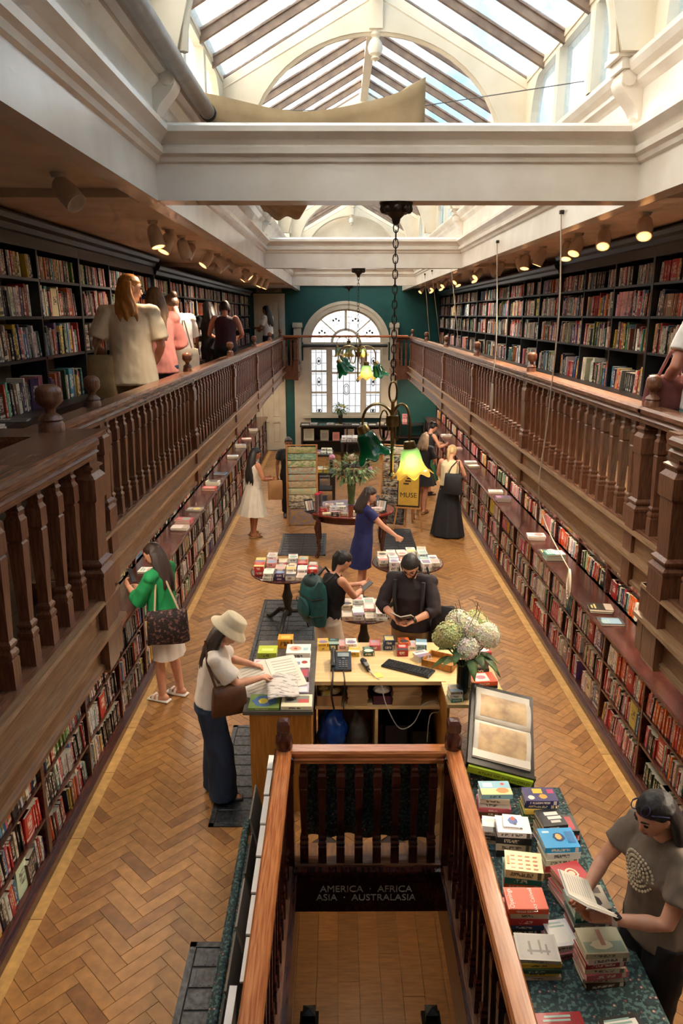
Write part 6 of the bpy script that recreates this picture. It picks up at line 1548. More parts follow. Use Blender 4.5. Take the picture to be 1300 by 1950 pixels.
def person(label, pos, rotz, H=1.65, skin='light', hair=('black', 'long'), lean=0.1, head=(0.25, 0.0), hands=None, poles=None, outfit=None, feet=(.0, .0), build=1.0, vox=.012, shoe=None, curl=.55, palms=None, extras=None, group=None):
    t = thing('person', label, 'person', pos, rotz, group)
    J = {}
    k = H / 1.65
    P = Vector((0, 0, .525 * H)); RL = Matrix.Rotation(-lean, 3, 'X'); up = RL @ Vector((0, 0, 1)); fw = RL @ Vector((0, 1, 0)); X = Vector((1, 0, 0))
    P = P + Vector((0, -.25 * lean * k * .5, 0))
    def T(z, y=0): return P + up * z * H + fw * y
    waist, chest, shl, nk = T(.10), T(.215), T(.295, -.005), T(.335, .0)
    sw = .172 * k * build
    sh = {-1: shl - X * sw, 1: shl + X * sw}
    RH = RL @ Matrix.Rotation(head[1], 3, 'Z') @ Matrix.Rotation(-head[0] + lean * .3, 3, 'X')
    hb = T(.355, .012 + .02 * lean)
    hc = hb + RH @ Vector((0, .012, .088 * k))
    hx, hy, hz = RH @ Vector((1, 0, 0)), RH @ Vector((0, 1, 0)), RH @ Vector((0, 0, 1))
    J.update(P=P, waist=waist, chest=chest, shl=shl, sh=sh, hc=hc, hx=hx, hy=hy, hz=hz, up=up, fw=fw, k=k, H=H)
    b = MB()
    ell_loft(b, [(P + up * -.06 * k, X, fw, .10 * k * build, .075 * k), (P, X, fw, .160 * k * build, .108 * k * build), (T(.05), X, fw, .155 * k * build, .105 * k * build), (waist, X, fw, .125 * k * build, .09 * k * build), (T(.16), X, fw, .135 * k * build, .098 * k * build), (chest + fw * .01, X, fw, .148 * k * build, .108 * k * build), (T(.265), X, fw, .150 * k * build, .092 * k), (shl, X, fw, .13 * k * build, .065 * k), (T(.325), X, fw, .055 * k, .05 * k)])
    limb(b, [nk - up * .03, hb + fw * .0, hc - hz * .05 * k - hy * .015], [.05 * k, .045 * k, .045 * k])
    hm = k * .97
    def hp(x, y, z): return hc + hx * x * hm + hy * y * hm + hz * z * hm
    ell_loft(b, [(hp(0, -.01, -.085), hx, hy, .03 * hm, .035 * hm), (hp(0, .012, -.075), hx, hy, .046 * hm, .058 * hm), (hp(0, .006, -.045), hx, hy, .060 * hm, .076 * hm), (hp(0, -.004, -.01), hx, hy, .070 * hm, .090 * hm), (hp(0, -.008, .03), hx, hy, .074 * hm, .095 * hm), (hp(0, -.010, .07), hx, hy, .066 * hm, .085 * hm), (hp(0, -.012, .10), hx, hy, .042 * hm, .055 * hm), (hp(0, -.012, .112), hx, hy, .015 * hm, .02 * hm)], 20)
    limb(b, [hp(0, .080, .012), hp(0, .092, -.012), hp(0, .098, -.025)], [.008 * hm, .011 * hm, .013 * hm], 8)
    limb(b, [hp(0, .055, -.088), hp(0, .066, -.083)], [.018 * hm, .018 * hm], 8)
    limb(b, [hp(-.02, .078, -.052), hp(.02, .078, -.052)], [.009 * hm, .009 * hm], 8)
    for s_ in (-1, 1):
        limb(b, [hp(s_ * .073, -.005, -.025), hp(s_ * .077, -.012, .012)], [.010 * hm, .015 * hm], 8)
        limb(b, [hp(s_ * .012, .083, .028), hp(s_ * .045, .070, .026)], [.008 * hm, .008 * hm], 8)
    extra = MB()
    hd = hands or {}
    for s_ in (-1, 1):
        tgt = Vector(hd[s_]) if s_ in hd else sh[s_] + Vector((s_ * .06, .05, -.50 * k))
        pole = (poles or {}).get(s_, (s_ * .5, -.6, -.6))
        e, w = ik(sh[s_], tgt, .275 * k, .245 * k, pole)
        J['e%d' % s_], J['w%d' % s_] = e, w
        limb(b, [sh[s_] + Vector((-s_ * .02, 0, 0)), sh[s_].lerp(e, .35), e, e.lerp(w, .3), w], [.052 * k * build, .045 * k * build, .037 * k, .038 * k, .025 * k])
        d = (w - e).normalized(); pnv = Vector((palms or {}).get(s_, (-s_ * .9, .2, .1)))
        hand_geo(extra, w, d, pnv, s_, curl, k)
    fd = {}
    for s_ in (-1, 1):
        f = feet[0] if s_ < 0 else feet[1]
        hip = P + X * s_ * .085 * k; kn = Vector((s_ * .085 * k, f * .55 + .02, .285 * H)); an = Vector((s_ * .088 * k, f, .048 * H))
        fd[s_] = (hip, kn, an)
        limb(b, [hip, hip.lerp(kn, .4), kn, kn.lerp(an, .35), an], [.088 * k * build, .075 * k * build, .054 * k, .052 * k, .036 * k])
        limb(b, [an + Vector((0, -.035, -.035 * k)), an + Vector((s_ * .008, .06, -.045 * k)), an + Vector((s_ * .015, .13, -.055 * k))], [.034 * k, .036 * k, .024 * k])
    J['legs'] = fd
    body = b.build('body', SKIN[skin], t, True); JOBS.append((body, vox, 4, extra))
    # face
    b = MB()
    for s_ in (-1, 1): b.ell(tuple(hp(s_ * .030, .0785, .013)), (.013 * hm, .011 * hm, .0075 * hm), 10, 6)
    b.build('eyes', M_EYE, t, True)
    b = MB(); b.tube([hp(-.022, .082, -.050), hp(-.008, .091, -.047), hp(.008, .091, -.047), hp(.022, .082, -.050)], [.003, .0055, .0055, .003], 6); b.build('lips', M_LIP, t, True)
    b = MB()
    for s_ in (-1, 1): b.tube([hp(s_ * .014, .087, .034), hp(s_ * .032, .083, .041), hp(s_ * .050, .068, .034)], [.004, .0045, .002], 6)
    b.build('eyebrows', M_BROW, t, True)
    # hair
    hcol, style = hair
    b = MB(); wv = .012 if 'wavy' in style else .004
    ell_loft(b, [(hp(0, -.045, -.055), hx, hy, .045 * hm, .04 * hm), (hp(0, -.036, -.02), hx, hy, .076 * hm, .070 * hm), (hp(0, -.026, .025), hx, hy, .0845 * hm, .086 * hm), (hp(0, -.016, .065), hx, hy, .080 * hm, .095 * hm), (hp(0, -.012, .10), hx, hy, .058 * hm, .072 * hm), (hp(0, -.012, .122), hx, hy, .02 * hm, .025 * hm)], 20)
    if 'long' in style or 'mid' in style:
        ln = .52 if 'verylong' in style else .36 if 'long' in style else .2
        ln *= k
        for i in range(15):
            a = PI * (.06 + .88 * i / 14); cx, cy = math.cos(a), -math.sin(a)
            p0 = hp(.078 * cx, -.02 + .075 * cy, .02); p1 = hp(.092 * cx, -.03 + .085 * cy, -.07)
            drop = ln * (.85 + .25 * rnd.random())
            bk = T(.30, 0) + X * (.105 * cx) - fw * (.055 + .07 * abs(cy)) * 1.0
            p2 = p1.lerp(bk, .75); p2.z = p1.z - drop * .45
            p3 = p2 + Vector((.012 * math.sin(i * 2.1), -.02 + .01 * math.cos(i * 1.7), -drop * .5)) - fw * .012
            pts = []
            for q in range(9):
                u = q / 8; A_ = p0.lerp(p1, u); B_ = p1.lerp(p2, u); C_ = p2.lerp(p3, u); D_ = A_.lerp(B_, u); E_ = B_.lerp(C_, u); r_ = D_.lerp(E_, u)
                r_ = r_ + X * wv * math.sin(u * 14 + i * 1.3) * u + fw * wv * math.cos(u * 13 + i) * u
                pts.append(r_)
            b.tube([p0 + hz * .03] + pts, [.016] + [.020 + .008 * math.sin(u_ / 8 * PI) for u_ in range(8)] + [.007], 8)
        if 'wavy' not in style: pass
    if 'bun' in style: b.ell(tuple(hp(0, -.115, .06)), (.045 * hm, .04 * hm, .042 * hm), 12, 8)
    if 'pony' in style:
        p = hp(0, -.10, .05); b.tube([p + hy * .03, p - hy * .018, p - hy * .035 + Vector((0, -.02, -.05)), p - hy * .03 + Vector((0, -.04, -.16)), p - hy * .02 + Vector((.01, -.05, -.30))], [.025, .028, .034, .028, .008], 10)
    if 'short' in style:
        for i in range(9):
            a = PI * (.0 + 1.0 * i / 8); cx, cy = math.cos(a), -math.sin(a); p = hp(.078 * cx, -.015 + .08 * cy, .0); b.tube([p + hz * .03, p - hz * .03, p - hz * .075 + hy * .008], [.018, .02, .010], 8)
    ho = b.build('hair', HAIR[hcol], t, True); JOBS.append((ho, vox * .75, 2, None))
    if 'beard' in style:
        b = MB(); ell_loft(b, [(hp(0, .030, -.112), hx, hy, .03 * hm, .028 * hm), (hp(0, .036, -.095), hx, hy, .048 * hm, .054 * hm), (hp(0, .024, -.07), hx, hy, .060 * hm, .066 * hm), (hp(0, .01, -.045), hx, hy, .066 * hm, .062 * hm)], 18)
        b.build('beard', HAIR[hcol], t, True)
    for part in (outfit or []): wear(t, J, part, vox, build)
    for s_ in (-1, 1):
        hip, kn, an = fd[s_]
        if shoe:
            kind, m = shoe; b = MB()
            b.bbox(an.x - .045 * k, an.x + .045 * k, an.y - .075 * k, an.y + .17 * k, 0.0, .022, .012)
            so = b.build('shoe', m, t)
            b = MB()
            if kind == 'sandal':
                for yy in (.05, .10): b.tube([(an.x - .045 * k, an.y + yy, .02), (an.x - .03 * k, an.y + yy, .058), (an.x + .03 * k, an.y + yy, .056), (an.x + .045 * k, an.y + yy, .02)], .014, 6)
                b.build('strap', m, so)
            else:
                ell_loft(b, [(Vector((an.x, an.y + .045 * k, .02)), X, Vector((0, 1, 0)), .044 * k, .118 * k), (Vector((an.x, an.y + .03 * k, .05)), X, Vector((0, 1, 0)), .042 * k, .10 * k), (Vector((an.x, an.y, .085)), X, Vector((0, 1, 0)), .036 * k, .055 * k)], 14); b.build('upper', m, so, True)
    return t, J
def wear(t, J, part, vox, build):
    kind, m = part[0], part[1]; opt = part[2] if len(part) > 2 else {}
    P, up, fw, k, H = J['P'], J['up'], J['fw'], J['k'], J['H']; X = Vector((1, 0, 0)); sh = J['sh']
    def T(z, y=0): return P + up * z * H + fw * y
    nm = opt.get('name', {'tee': 'shirt', 'tank': 'top'}.get(kind, kind)); g = opt.get('g', .014)
    if kind in ('tee', 'tank', 'shirt'):
        b = MB(); bot = opt.get('hem', -.02); fl = opt.get('flare', 1.0)
        ell_loft(b, [(T(bot), X, fw, (.165 * build * fl + g) * k, (.112 * build * fl + g) * k), (T(.04), X, fw, (.158 * build + g) * k, (.108 * build + g) * k), (J['waist'], X, fw, (.132 * build + g * 1.4) * k, (.096 * build + g * 1.4) * k), (T(.16), X, fw, (.138 * build + g) * k, (.102 * build + g) * k), (J['chest'] + fw * .012, X, fw, (.150 * build + g) * k, (.114 * build + g) * k), (T(.265), X, fw, (.150 * build + g) * k, (.094 + g) * k), (J['shl'] + up * .004, X, fw, (.128 * build + g) * k, (.064 + g) * k), (T(.318), X, fw, .062 * k, .058 * k)])
        if kind != 'tank':
            for s_ in (-1, 1): limb(b, [J['shl'] + X * s_ * .06 * k, sh[s_] - up * .006], [(.050 + g * .7) * k, (.049 * build + g * .7) * k])
            sl = opt.get('sleeve', .6); puff = opt.get('puff', 0)
            for s_ in (-1, 1):
                e, w, s0 = J['e%d' % s_], J['w%d' % s_], sh[s_]
                if sl <= 1: pts = [s0 - X * s_ * .03, s0.lerp(e, sl * .5), s0.lerp(e, sl)]; rs = [(.049 * build + g * .7) * k, (.047 * build + g * 1.1 + puff * .5) * k, (.048 * build + g * 1.3 + puff) * k]
                else: pts = [s0 - X * s_ * .03, s0.lerp(e, .5), e, e.lerp(w, sl - 1)]; rs = [(.049 * build + g * .7) * k, (.047 * build + g) * k, (.043 + g + puff) * k, (.034 + g + puff * .6) * k]
                # open cuffs: flat ends
                b.tube(pts, rs, 14)
        o = b.build(nm, m, t, True); JOBS.append((o, vox, opt.get('sm', 3), ('fold', opt.get('fold', .007))))
    elif kind == 'trousers':
        b = MB(); w = opt.get('wide', 0); ln = opt.get('len', .95)
        ell_loft(b, [(P + up * -.09 * k, X, fw, .12 * k * build, .09 * k), (P + up * -.03 * k, X, fw, (.165 * build + g) * k, (.112 * build + g) * k), (P, X, fw, (.163 * build + g) * k, (.112 * build + g) * k), (T(.05), X, fw, (.156 * build + g) * k, (.108 * build + g) * k), (T(.085), X, fw, (.135 * build + g) * k, (.097 * build + g) * k)])
        for s_ in (-1, 1):
            hip, kn, an = J['legs'][s_]; end = kn.lerp(an, ln)
            b.tube([hip + Vector((0, 0, .02)), hip.lerp(kn, .4), kn, kn.lerp(end, .5), end], [(.090 * build + g) * k, (.078 * build + g + w * .3) * k, (.058 + g + w * .7) * k, (.054 + g + w * .9) * k, (.048 + g + w) * k], 16)
        o = b.build(nm, m, t, True); JOBS.append((o, vox, 3, ('fold', opt.get('fold', .006))))
    elif kind == 'skirt':
        z0, z1 = opt.get('top', .09), opt['hem']; fl = opt.get('flare', .12); n = 56; nf = opt.get('folds', 11); rings = []
        top = T(z0); lo = Vector((0, (J['legs'][-1][2].y + J['legs'][1][2].y) / 2, z1)); ph = rnd.random() * 6
        for i in range(13):
            u = i / 12; c = top.lerp(lo, u) if u > .15 else top.lerp(lo, u)
            prof = min(1, u / .22)
            rx = (.132 * build + g + (.035 * build) * prof + fl * max(0, u - .18)) * k; ry = (.096 * build + g + .02 * prof + fl * .85 * max(0, u - .18)) * k
            r = []
            for q in range(n):
                a = 2 * PI * q / n; f = 1 + opt.get('amp', .05) * u * (math.sin(nf * a + ph) + .5 * math.sin((nf * 2 - 3) * a + ph * 2))
                r.append(c + Vector((math.cos(a) * rx * f, math.sin(a) * ry * f, 0)))
            rings.append(r)
        b = MB(); b.loft(rings); b.build(nm, m, t, True, 80)
    elif kind == 'collar':
        pass
def swap(J, t, v):  # local point to world
    return t.matrix_basis @ Vector(v)
def open_book(label, loc, rot, w, h, open_a=.5, cover='e8e2d6', cat='book', name='book', tex=True):
    t = thing(name, label, cat, loc, 0); t.rotation_euler = rot
    for s_ in (-1, 1):
        R = Matrix.Rotation(-s_ * open_a, 4, 'Y')
        x0, x1 = sorted((0, s_ * w))
        MB().box(x0, x1, -h / 2, h / 2, -.003, 0, M=R).build('cover', mat('cover_' + cover, cover, None, .5), t)
        MB().box(min(s_ * .002, s_ * (w - .006)), max(s_ * .002, s_ * (w - .006)), -h / 2 + .004, h / 2 - .004, 0, .009, M=R).build('pages', mat('book_page', 'efe8da', 'e6decd', .7, 6), t)
        if tex:
            b = MB()
            for q in range(9): b.box(min(s_ * w * .15, s_ * w * .85), max(s_ * w * .15, s_ * w * .85), h * (.36 - q * .085), h * (.375 - q * .085), .009, .0095, M=R)
            b.build('printed_lines', mat('print_grey', 'a8a29a', None, .7), t)
    return t
def held(t, J, off=(0, .075, .03)):
    return tuple(t.matrix_basis @ ((J['w1'] + J['w-1']) / 2 + Vector(off)))
def bag(name, label, cat, loc, rotz, w, h, d, m, strap=None, sm=None, flap=None, taper=.85, sr=.010):
    t = thing(name, label, cat, loc, rotz)
    n = 24; rings = []
    for i in range(9):
        u = i / 8; f = (1 - (1 - taper) * u); dd = d * (.35 + .65 * math.sin(PI * (.12 + .8 * u)) ** .7) * (1 if u < .95 else .5)
        r = []
        for q in range(n):
            a = 2 * PI * q / n; cx, cy = math.cos(a), math.sin(a); e = .5
            r.append((w / 2 * f * math.copysign(abs(cx) ** e, cx), dd / 2 * math.copysign(abs(cy) ** e, cy) * (1 + .05 * math.sin(5 * u + q)), -h / 2 + h * u + .008 * math.sin(q * .9 + u * 4)))
        rings.append(r)
    MB().loft(rings).build('bag_body', m, t, True, 60)
    for s_ in (strap or []):
        MB().tube(s_, sr, 8).build('strap', sm or m, t, True)
    if flap: flap(t)
    return t
def apply_jobs():
    bpy.context.view_layer.update()
    for o, vox, it, ex in JOBS:
        m = o.modifiers.new('remesh', 'REMESH'); m.mode = 'VOXEL'; m.voxel_size = vox; m.use_smooth_shade = True
        s = o.modifiers.new('smooth', 'SMOOTH'); s.factor = .5; s.iterations = it
    bpy.context.view_layer.update()
    dg = bpy.context.evaluated_depsgraph_get()
    done = []
    for o, vox, it, ex in JOBS: done.append(bpy.data.meshes.new_from_object(o.evaluated_get(dg)))
    for (o, vox, it, ex), me in zip(JOBS, done):
        mt = o.data.materials[0]; o.modifiers.clear(); o.data = me
        me.materials.clear(); me.materials.append(mt)
        if isinstance(ex, tuple):
            amp = ex[1]; n = len(me.vertices); co = np.empty(n * 3); no = np.empty(n * 3); me.vertices.foreach_get('co', co); me.vertices.foreach_get('normal', no)
            co = co.reshape(-1, 3); no = no.reshape(-1, 3); sd = Vector((o.parent.location.x * 3, o.parent.location.y, 0)); f = np.empty(n)
            for i in range(n):
                p = co[i]; q = Vector((p[0] * 9, p[1] * 9, p[2] * 6 + 3 * p[0])) + sd
                a_ = mnoise.noise(q); f[i] = (1 - 2.2 * abs(a_)) * .8 + mnoise.noise(q * 2.3) * .5
            co += no * (f * amp)[:, None]; me.vertices.foreach_set('co', co.ravel()); me.update()
        elif ex:
            bm = bmesh.new(); bm.from_mesh(me); vs = [bm.verts.new(p) for p in ex.v]
            for f in ex.f:
                try: bm.faces.new([vs[i] for i in f]).smooth = True
                except ValueError: pass
            bm.to_mesh(me); bm.free()
        me.polygons.foreach_set('use_smooth', [True] * len(me.polygons)); me.update()
GF = 2.481
W_SHOE = ('sandal', mat('white_leather', 'e8e2d8', None, .5)); B_SHOE = ('shoe', mat('black_leather', '1a1715', None, .4)); T_SHOE = ('sandal', mat('tan_leather', '9a7248', None, .5))
C_WHITE = cloth_mat('white_cotton', 'e9e1d8', 'e0d6cc'); C_CREAM = cloth_mat('cream_cotton', 'e3cfa8', 'd9c298'); C_DENIM = cloth_mat('dark_denim', '1c2a42', '2b3d5a', .85, 10); C_BLACK = cloth_mat('black_cotton', '141316', '1d1b1f')
# woman in the bucket hat
t, J = person('woman in a cream bucket hat and dark jeans bending over the desk', (-1.03, 5.47, .004), -PI / 2 + .12, 1.60, 'light', ('dark', 'long'), .16, (.55, 0), {1: (.03, .40, 1.06), -1: (-.22, .34, 1.06)}, {1: (.6, -.3, -.6), -1: (-.6, -.2, -.6)},
    [('tee', C_WHITE, {'hem': .02, 'sleeve': .75, 'puff': .012, 'g': .02}), ('trousers', C_DENIM, {'wide': .055, 'len': 1.12})], (0, .06), vox=.010, shoe=B_SHOE, palms={1: (-.3, .3, -.9), -1: (.3, .3, -.9)})
hc, hx, hy, hz = J['hc'], J['hx'], J['hy'], J['hz']; b = MB(); h0 = hc + hz * .035 - hy * .01
ell_loft(b, [(h0 + hz * -.012, hx, hy, .150, .165), (h0 + hz * .0, hx, hy, .148, .162), (h0 + hz * .035, hx, hy, .100, .118), (h0 + hz * .05, hx, hy, .096, .113), (h0 + hz * .11, hx, hy, .085, .098), (h0 + hz * .122, hx, hy, .07, .083), (h0 + hz * .124, hx, hy, .02, .02)], 32)
b.build('bucket_hat', cloth_mat('hat_cream', 'e2d5b8', 'd2c3a2', .85, 14, .2), t, True, 50)
bag('shoulder_bag', 'brown leather shoulder bag on the hip of the woman in the hat', 'bag', (-.86, 5.30, .98), .5, .30, .24, .12, mat('brown_leather', '5f3a20', '4a2c18', .45, 12, bump=.2), [[(-.1, 0, .1), (-.14, .08, .3), (-.12, .16, .46)], [(.1, 0, .1), (.02, .1, .28), (-.08, .18, .46)]])
open_book('large open picture book held over the desk wing by the hat woman', (-.56, 5.62, 1.02), (.30, -.12, .35), .26, .38, -.12, 'dcd6d0', tex=True)
o = solidify(grid_sheet(lambda u, v: (-.55 + .24 * u - .05 * v, 5.24 + .33 * v + .09 * u, 1.0 + .012 * math.sin(u * 5) + .03 * v), 8, 8).build('newspaper_supplement', mat('newsprint', 'd8d2cc', '8f8a86', .7, 14, (1, 3, 1), lo=.5, hi=.62), None, True, 60), .006); tag(o, 'open black and white photo pages hanging over the near desk corner', 'magazine')
# woman in the green cardigan
t, J = person('woman in a green cardigan and white skirt checking her phone at the left shelves', (-1.80, 7.12, .004), PI / 2 - .35, 1.70, 'light', ('dark', 'long'), .03, (.35, .1), {-1: (-.08, .33, 1.22), 1: (.10, .30, 1.15)}, None,
    [('shirt', cloth_mat('green_knit', '0f7a44', '12904f', .8, 16), {'hem': .03, 'sleeve': 1.45, 'puff': .012, 'g': .022}), ('skirt', C_WHITE, {'hem': .50, 'flare': .02, 'amp': .03, 'folds': 9})], (0, -.10), vox=.010, shoe=W_SHOE)
ph_ = thing('mobile_phone', 'black mobile phone in the hand of the woman in green', 'phone', (-2.14, 7.30, 1.30), .2); ph_.rotation_euler = (-.5, .3, 1.2)
MB().bbox(-.037, .037, -.006, .006, -.075, .075, .004).build('case', M_PLASTIC, ph_); MB().box(-.033, .033, -.0075, -.006, -.07, .07).build('screen', mat('phone_screen', '2a2f38', None, .1), ph_)
M_FLORAL = mat('floral_tapestry', '1d1214', '8a5f58', .8, 34, (1, 1, 1), lo=.52, hi=.72)
bag('floral_tote', 'dark floral tapestry tote on the shoulder of the woman in green', 'bag', (-1.70, 6.90, .90), .25, .42, .34, .15, M_FLORAL, [[(-.12, 0, .15), (-.10, .06, .36), (-.07, .16, .55)], [(.12, 0, .15), (.04, .08, .36), (-.03, .18, .55)]], mat('beige_strap', 'b8a080', None, .7), taper=.92)
# woman in the cream dress
C_DRESS = cloth_mat('cream_linen', 'e2d8c8', 'd6cbb9', .85, 12)
t, J = person('woman in a cream midi dress with very long black hair in the left aisle', (-1.52, 13.05, .004), -.9, 1.63, 'tan', ('black', 'verylong'), .02, (.3, -.2), {1: (.20, .26, 1.06), -1: (-.1, .3, 1.05)}, None,
    [('tank', C_DRESS, {'hem': .03}), ('skirt', C_DRESS, {'hem': .42, 'flare': .16, 'amp': .045, 'name': 'dress_skirt'})], (0, -.08), vox=.014, shoe=T_SHOE)
bag('paper_carrier', 'brown paper carrier held by the woman in the cream dress', 'bag', (-1.13, 12.98, .88), .3, .26, .34, .12, mat('kraft_paper', 'a8794c', '946840', .7, 6), [[(-.05, 0, .16), (-.03, 0, .24), (.03, 0, .24), (.05, 0, .16)]], taper=1.0)
# person behind the green rack
person('dark-haired person in black looking out from behind the green wrapping rack', (-.98, 14.45, .004), PI + .1, 1.60, 'brown', ('black', 'bun'), .05, (.2, 0), None, None, [('tee', C_BLACK, {'sleeve': .6}), ('trousers', C_BLACK, {})], vox=.014, shoe=B_SHOE)
# woman with the teal backpack
t, J = person('woman with a teal backpack and black top looking at her phone by the small table', (-.10, 7.18, .004), -1.05, 1.60, 'light', ('black', 'pony'), .20, (.55, 0), {1: (-.02, .42, 1.10), -1: (-.12, .44, 1.12)}, {1: (.5, -.3, -.8), -1: (-.5, -.3, -.8)},
    [('tank', C_BLACK, {'hem': .04}), ('trousers', cloth_mat('ecru_linen', 'd8c8b4', 'c9b8a2', .85, 10), {'wide': .06, 'len': 1.1})], (0, .05), vox=.010, shoe=B_SHOE, palms={1: (-.5, .1, .8), -1: (.5, .1, .8)})
M_TEALB = mat('teal_nylon', '0d3f40', '14585a', .5, 14, bump=.15); M_TEALD = mat('teal_nylon_dark', '0a2c2e', None, .5)
def bp_parts(t):
    b = MB(); b.ell((0, .11, -.06), (.12, .05, .12), 14, 8); b.build('front_pocket', M_TEALB, t, True)
    b = MB(); b.ell((0, 0, .20), (.14, .095, .07), 14, 8); b.build('top_lid', M_TEALD, t, True)
    MB().tube([(.0, -.02, .26), (.0, .0, .29), (.0, .04, .27)], .01, 6).build('grab_loop', M_BLACK, t)
    for zz in (-.12, .06): MB().tube([(-.165, -.02, zz), (-.15, .09, zz), (0, .125, zz + .01), (.15, .09, zz), (.165, -.02, zz)], .007, 6).build('compression_strap', M_BLACK, t)
    MB().tube(spl([(-.10, .135, -.02), (-.06, .16, .045), (0, .165, .06), (.06, .16, .045), (.10, .135, -.02)]), .004, 5).build('zip', M_TEALD, t)
    MB().tube([(.13, .02, -.15), (.17, .0, -.26), (.16, -.02, -.36)], .008, 6).build('loose_strap', M_BLACK, t)
bag('backpack', 'teal hiking backpack on the back of the woman in the black top', 'backpack', (-.255, 7.075, 1.11), PI - 1.05, .33, .46, .22, M_TEALB, [[(-.10, -.08, .2), (-.11, -.2, .28), (-.12, -.30, .15), (-.12, -.28, -.05), (-.10, -.1, -.18)], [(.10, -.08, .2), (.11, -.2, .28), (.12, -.30, .15), (.12, -.28, -.05), (.10, -.1, -.18)]], M_BLACK, bp_parts, .9, .014)
ph_ = thing('mobile_phone', 'pale mobile phone held by the backpack woman', 'phone', (.29, 7.37, 1.15), 0); ph_.rotation_euler = (-1.0, .1, -1.05)
MB().bbox(-.037, .037, -.006, .006, -.075, .075, .004).build('case', M_GREYP, ph_); MB().box(-.033, .033, .006, .0075, -.07, .07).build('screen', mat('phone_screen_lit', '8f9aa0', None, .1), ph_)
# man with glasses and beard
C_PLUM = cloth_mat('dark_plum_shirt', '1f161a', '2b2026', .8, 10)
t, J = person('bearded man in glasses and a dark shirt reading at the desk', (.72, 6.86, .004), PI - .32, 1.73, 'light', ('black', 'short beard'), .10, (.65, .05), {1: (.075, .34, 1.12), -1: (-.075, .34, 1.11)}, {1: (.8, -.2, -.5), -1: (-.8, -.2, -.5)},
    [('shirt', C_PLUM, {'hem': .0, 'sleeve': 1.3, 'g': .02, 'flare': 1.05}), ('trousers', cloth_mat('tan_chino', '9a7a54', '8a6c48', .85, 10), {'wide': .01})], (0, .04), 1.05, .010, B_SHOE, palms={1: (-.25, .1, 1), -1: (.25, .1, 1)}, curl=.4)
hc, hx, hy, hz = J['hc'], J['hx'], J['hy'], J['hz']; b = MB()
for s_ in (-1, 1):
    b.tube([hc + hx * (s_ * .034 + .024 * math.cos(q * PI / 7)) + hz * (.012 + .02 * math.sin(q * PI / 7)) + hy * .096 for q in range(14)], .0028, 5, closed=True)
    b.tube([hc + hx * s_ * .058 + hz * .018 + hy * .094, hc + hx * s_ * .08 + hz * .018 + hy * .0], .0026, 5)
b.tube([hc + hx * -.011 + hz * .016 + hy * .098, hc + hx * .011 + hz * .016 + hy * .098], .0028, 5); b.build('glasses', mat('spectacle_frame', '2a1c16', None, .3), t)
w_, e_ = J['w-1'], J['e-1']; MB().tube([w_.lerp(e_, .06), w_.lerp(e_, .16)], .033, 14).build('wrist_watch', M_BLACK, t, True)
b = MB(); b.tube([J['sh'][-1] + Vector((.05, .11, .02)), J['sh'][-1] + Vector((.05, .13, -.15)), J['sh'][-1] + Vector((.06, .1, -.32))], .02, 8); b.tube([J['sh'][1] + Vector((-.05, .11, .02)), J['sh'][1] + Vector((-.05, .13, -.15)), J['sh'][1] + Vector((-.06, .1, -.32))], .02, 8); b.build('rucksack_straps', mat('charcoal_strap', '2b2a2e', None, .7), t, True)
bag('black_satchel', 'black satchel at the side of the bearded man', 'bag', (1.02, 6.72, .98), -.3, .26, .40, .14, C_BLACK, [[(-.08, 0, .18), (-.14, .05, .4), (-.2, .1, .55)]])
ob = open_book('small open paperback held by the bearded man', held(t, J, (0, .07, .045)), (.5, 0, PI - .32), .105, .165, .3, '5a5450')
# woman in the navy dress
C_NAVY = cloth_mat('navy_crepe', '141c52', '1b2668', .75, 9)
person('woman in a navy blue dress reaching across to the pale book table', (.34, 9.72, .004), -PI / 2 + .25, 1.68, 'light', ('dark', 'mid'), .06, (.3, -.1), {1: (.20, .46, .96), -1: (-.16, .12, .82)}, {1: (.6, -.5, -.3)},
    [('tee', C_NAVY, {'hem': -.02, 'sleeve': .45}), ('skirt', C_NAVY, {'hem': .58, 'flare': .04, 'amp': .02, 'name': 'dress_skirt'})], (0, -.12), vox=.012, shoe=B_SHOE)
# three women in the right aisle
person('woman in a knee-length black dress with light brown hair in the right aisle', (1.70, 14.75, .004), -.55, 1.62, 'light', ('mousy', 'mid'), .04, (.3, 0), {-1: (-.12, .25, .95), 1: (.14, .28, 1.0)}, None,
    [('tee', C_BLACK, {'hem': 0, 'sleeve': .8}), ('skirt', C_BLACK, {'hem': .58, 'flare': .12, 'name': 'dress_skirt'})], (.1, -.08), vox=.014, shoe=T_SHOE)
person('woman in a black vest top and green skirt at the far right shelves', (1.98, 16.3, .004), -1.1, 1.64, 'light', ('black', 'bun'), .12, (.5, 0), {1: (.16, .36, 1.12), -1: (-.16, .36, 1.1)}, None,
    [('tank', C_BLACK, {'hem': .05}), ('skirt', cloth_mat('green_skirt', '1c4a30', '245a3a'), {'hem': .35, 'flare': .12})], vox=.014, shoe=B_SHOE)
t, J = person('fair-haired woman in a cream top and long black skirt in the right aisle', (1.98, 13.05, .004), -.45, 1.67, 'light', ('fair', 'pony'), .05, (.35, -.3), {1: (.14, .36, 1.15), -1: (-.14, .30, 1.05)}, None,
    [('tank', C_CREAM, {'hem': .04, 'g': .016}), ('skirt', C_BLACK, {'hem': .03, 'flare': .15, 'amp': .07, 'folds': 9})], vox=.013, shoe=B_SHOE)
bag('black_shoulder_bag', 'black soft bag hanging behind the woman in the long black skirt', 'bag', (2.02, 12.84, 1.02), -.3, .34, .36, .14, C_BLACK, [[(-.1, 0, .14), (-.04, .02, .3), (.05, .08, .40)], [(.1, 0, .14), (.1, .04, .3), (.08, .08, .40)]])
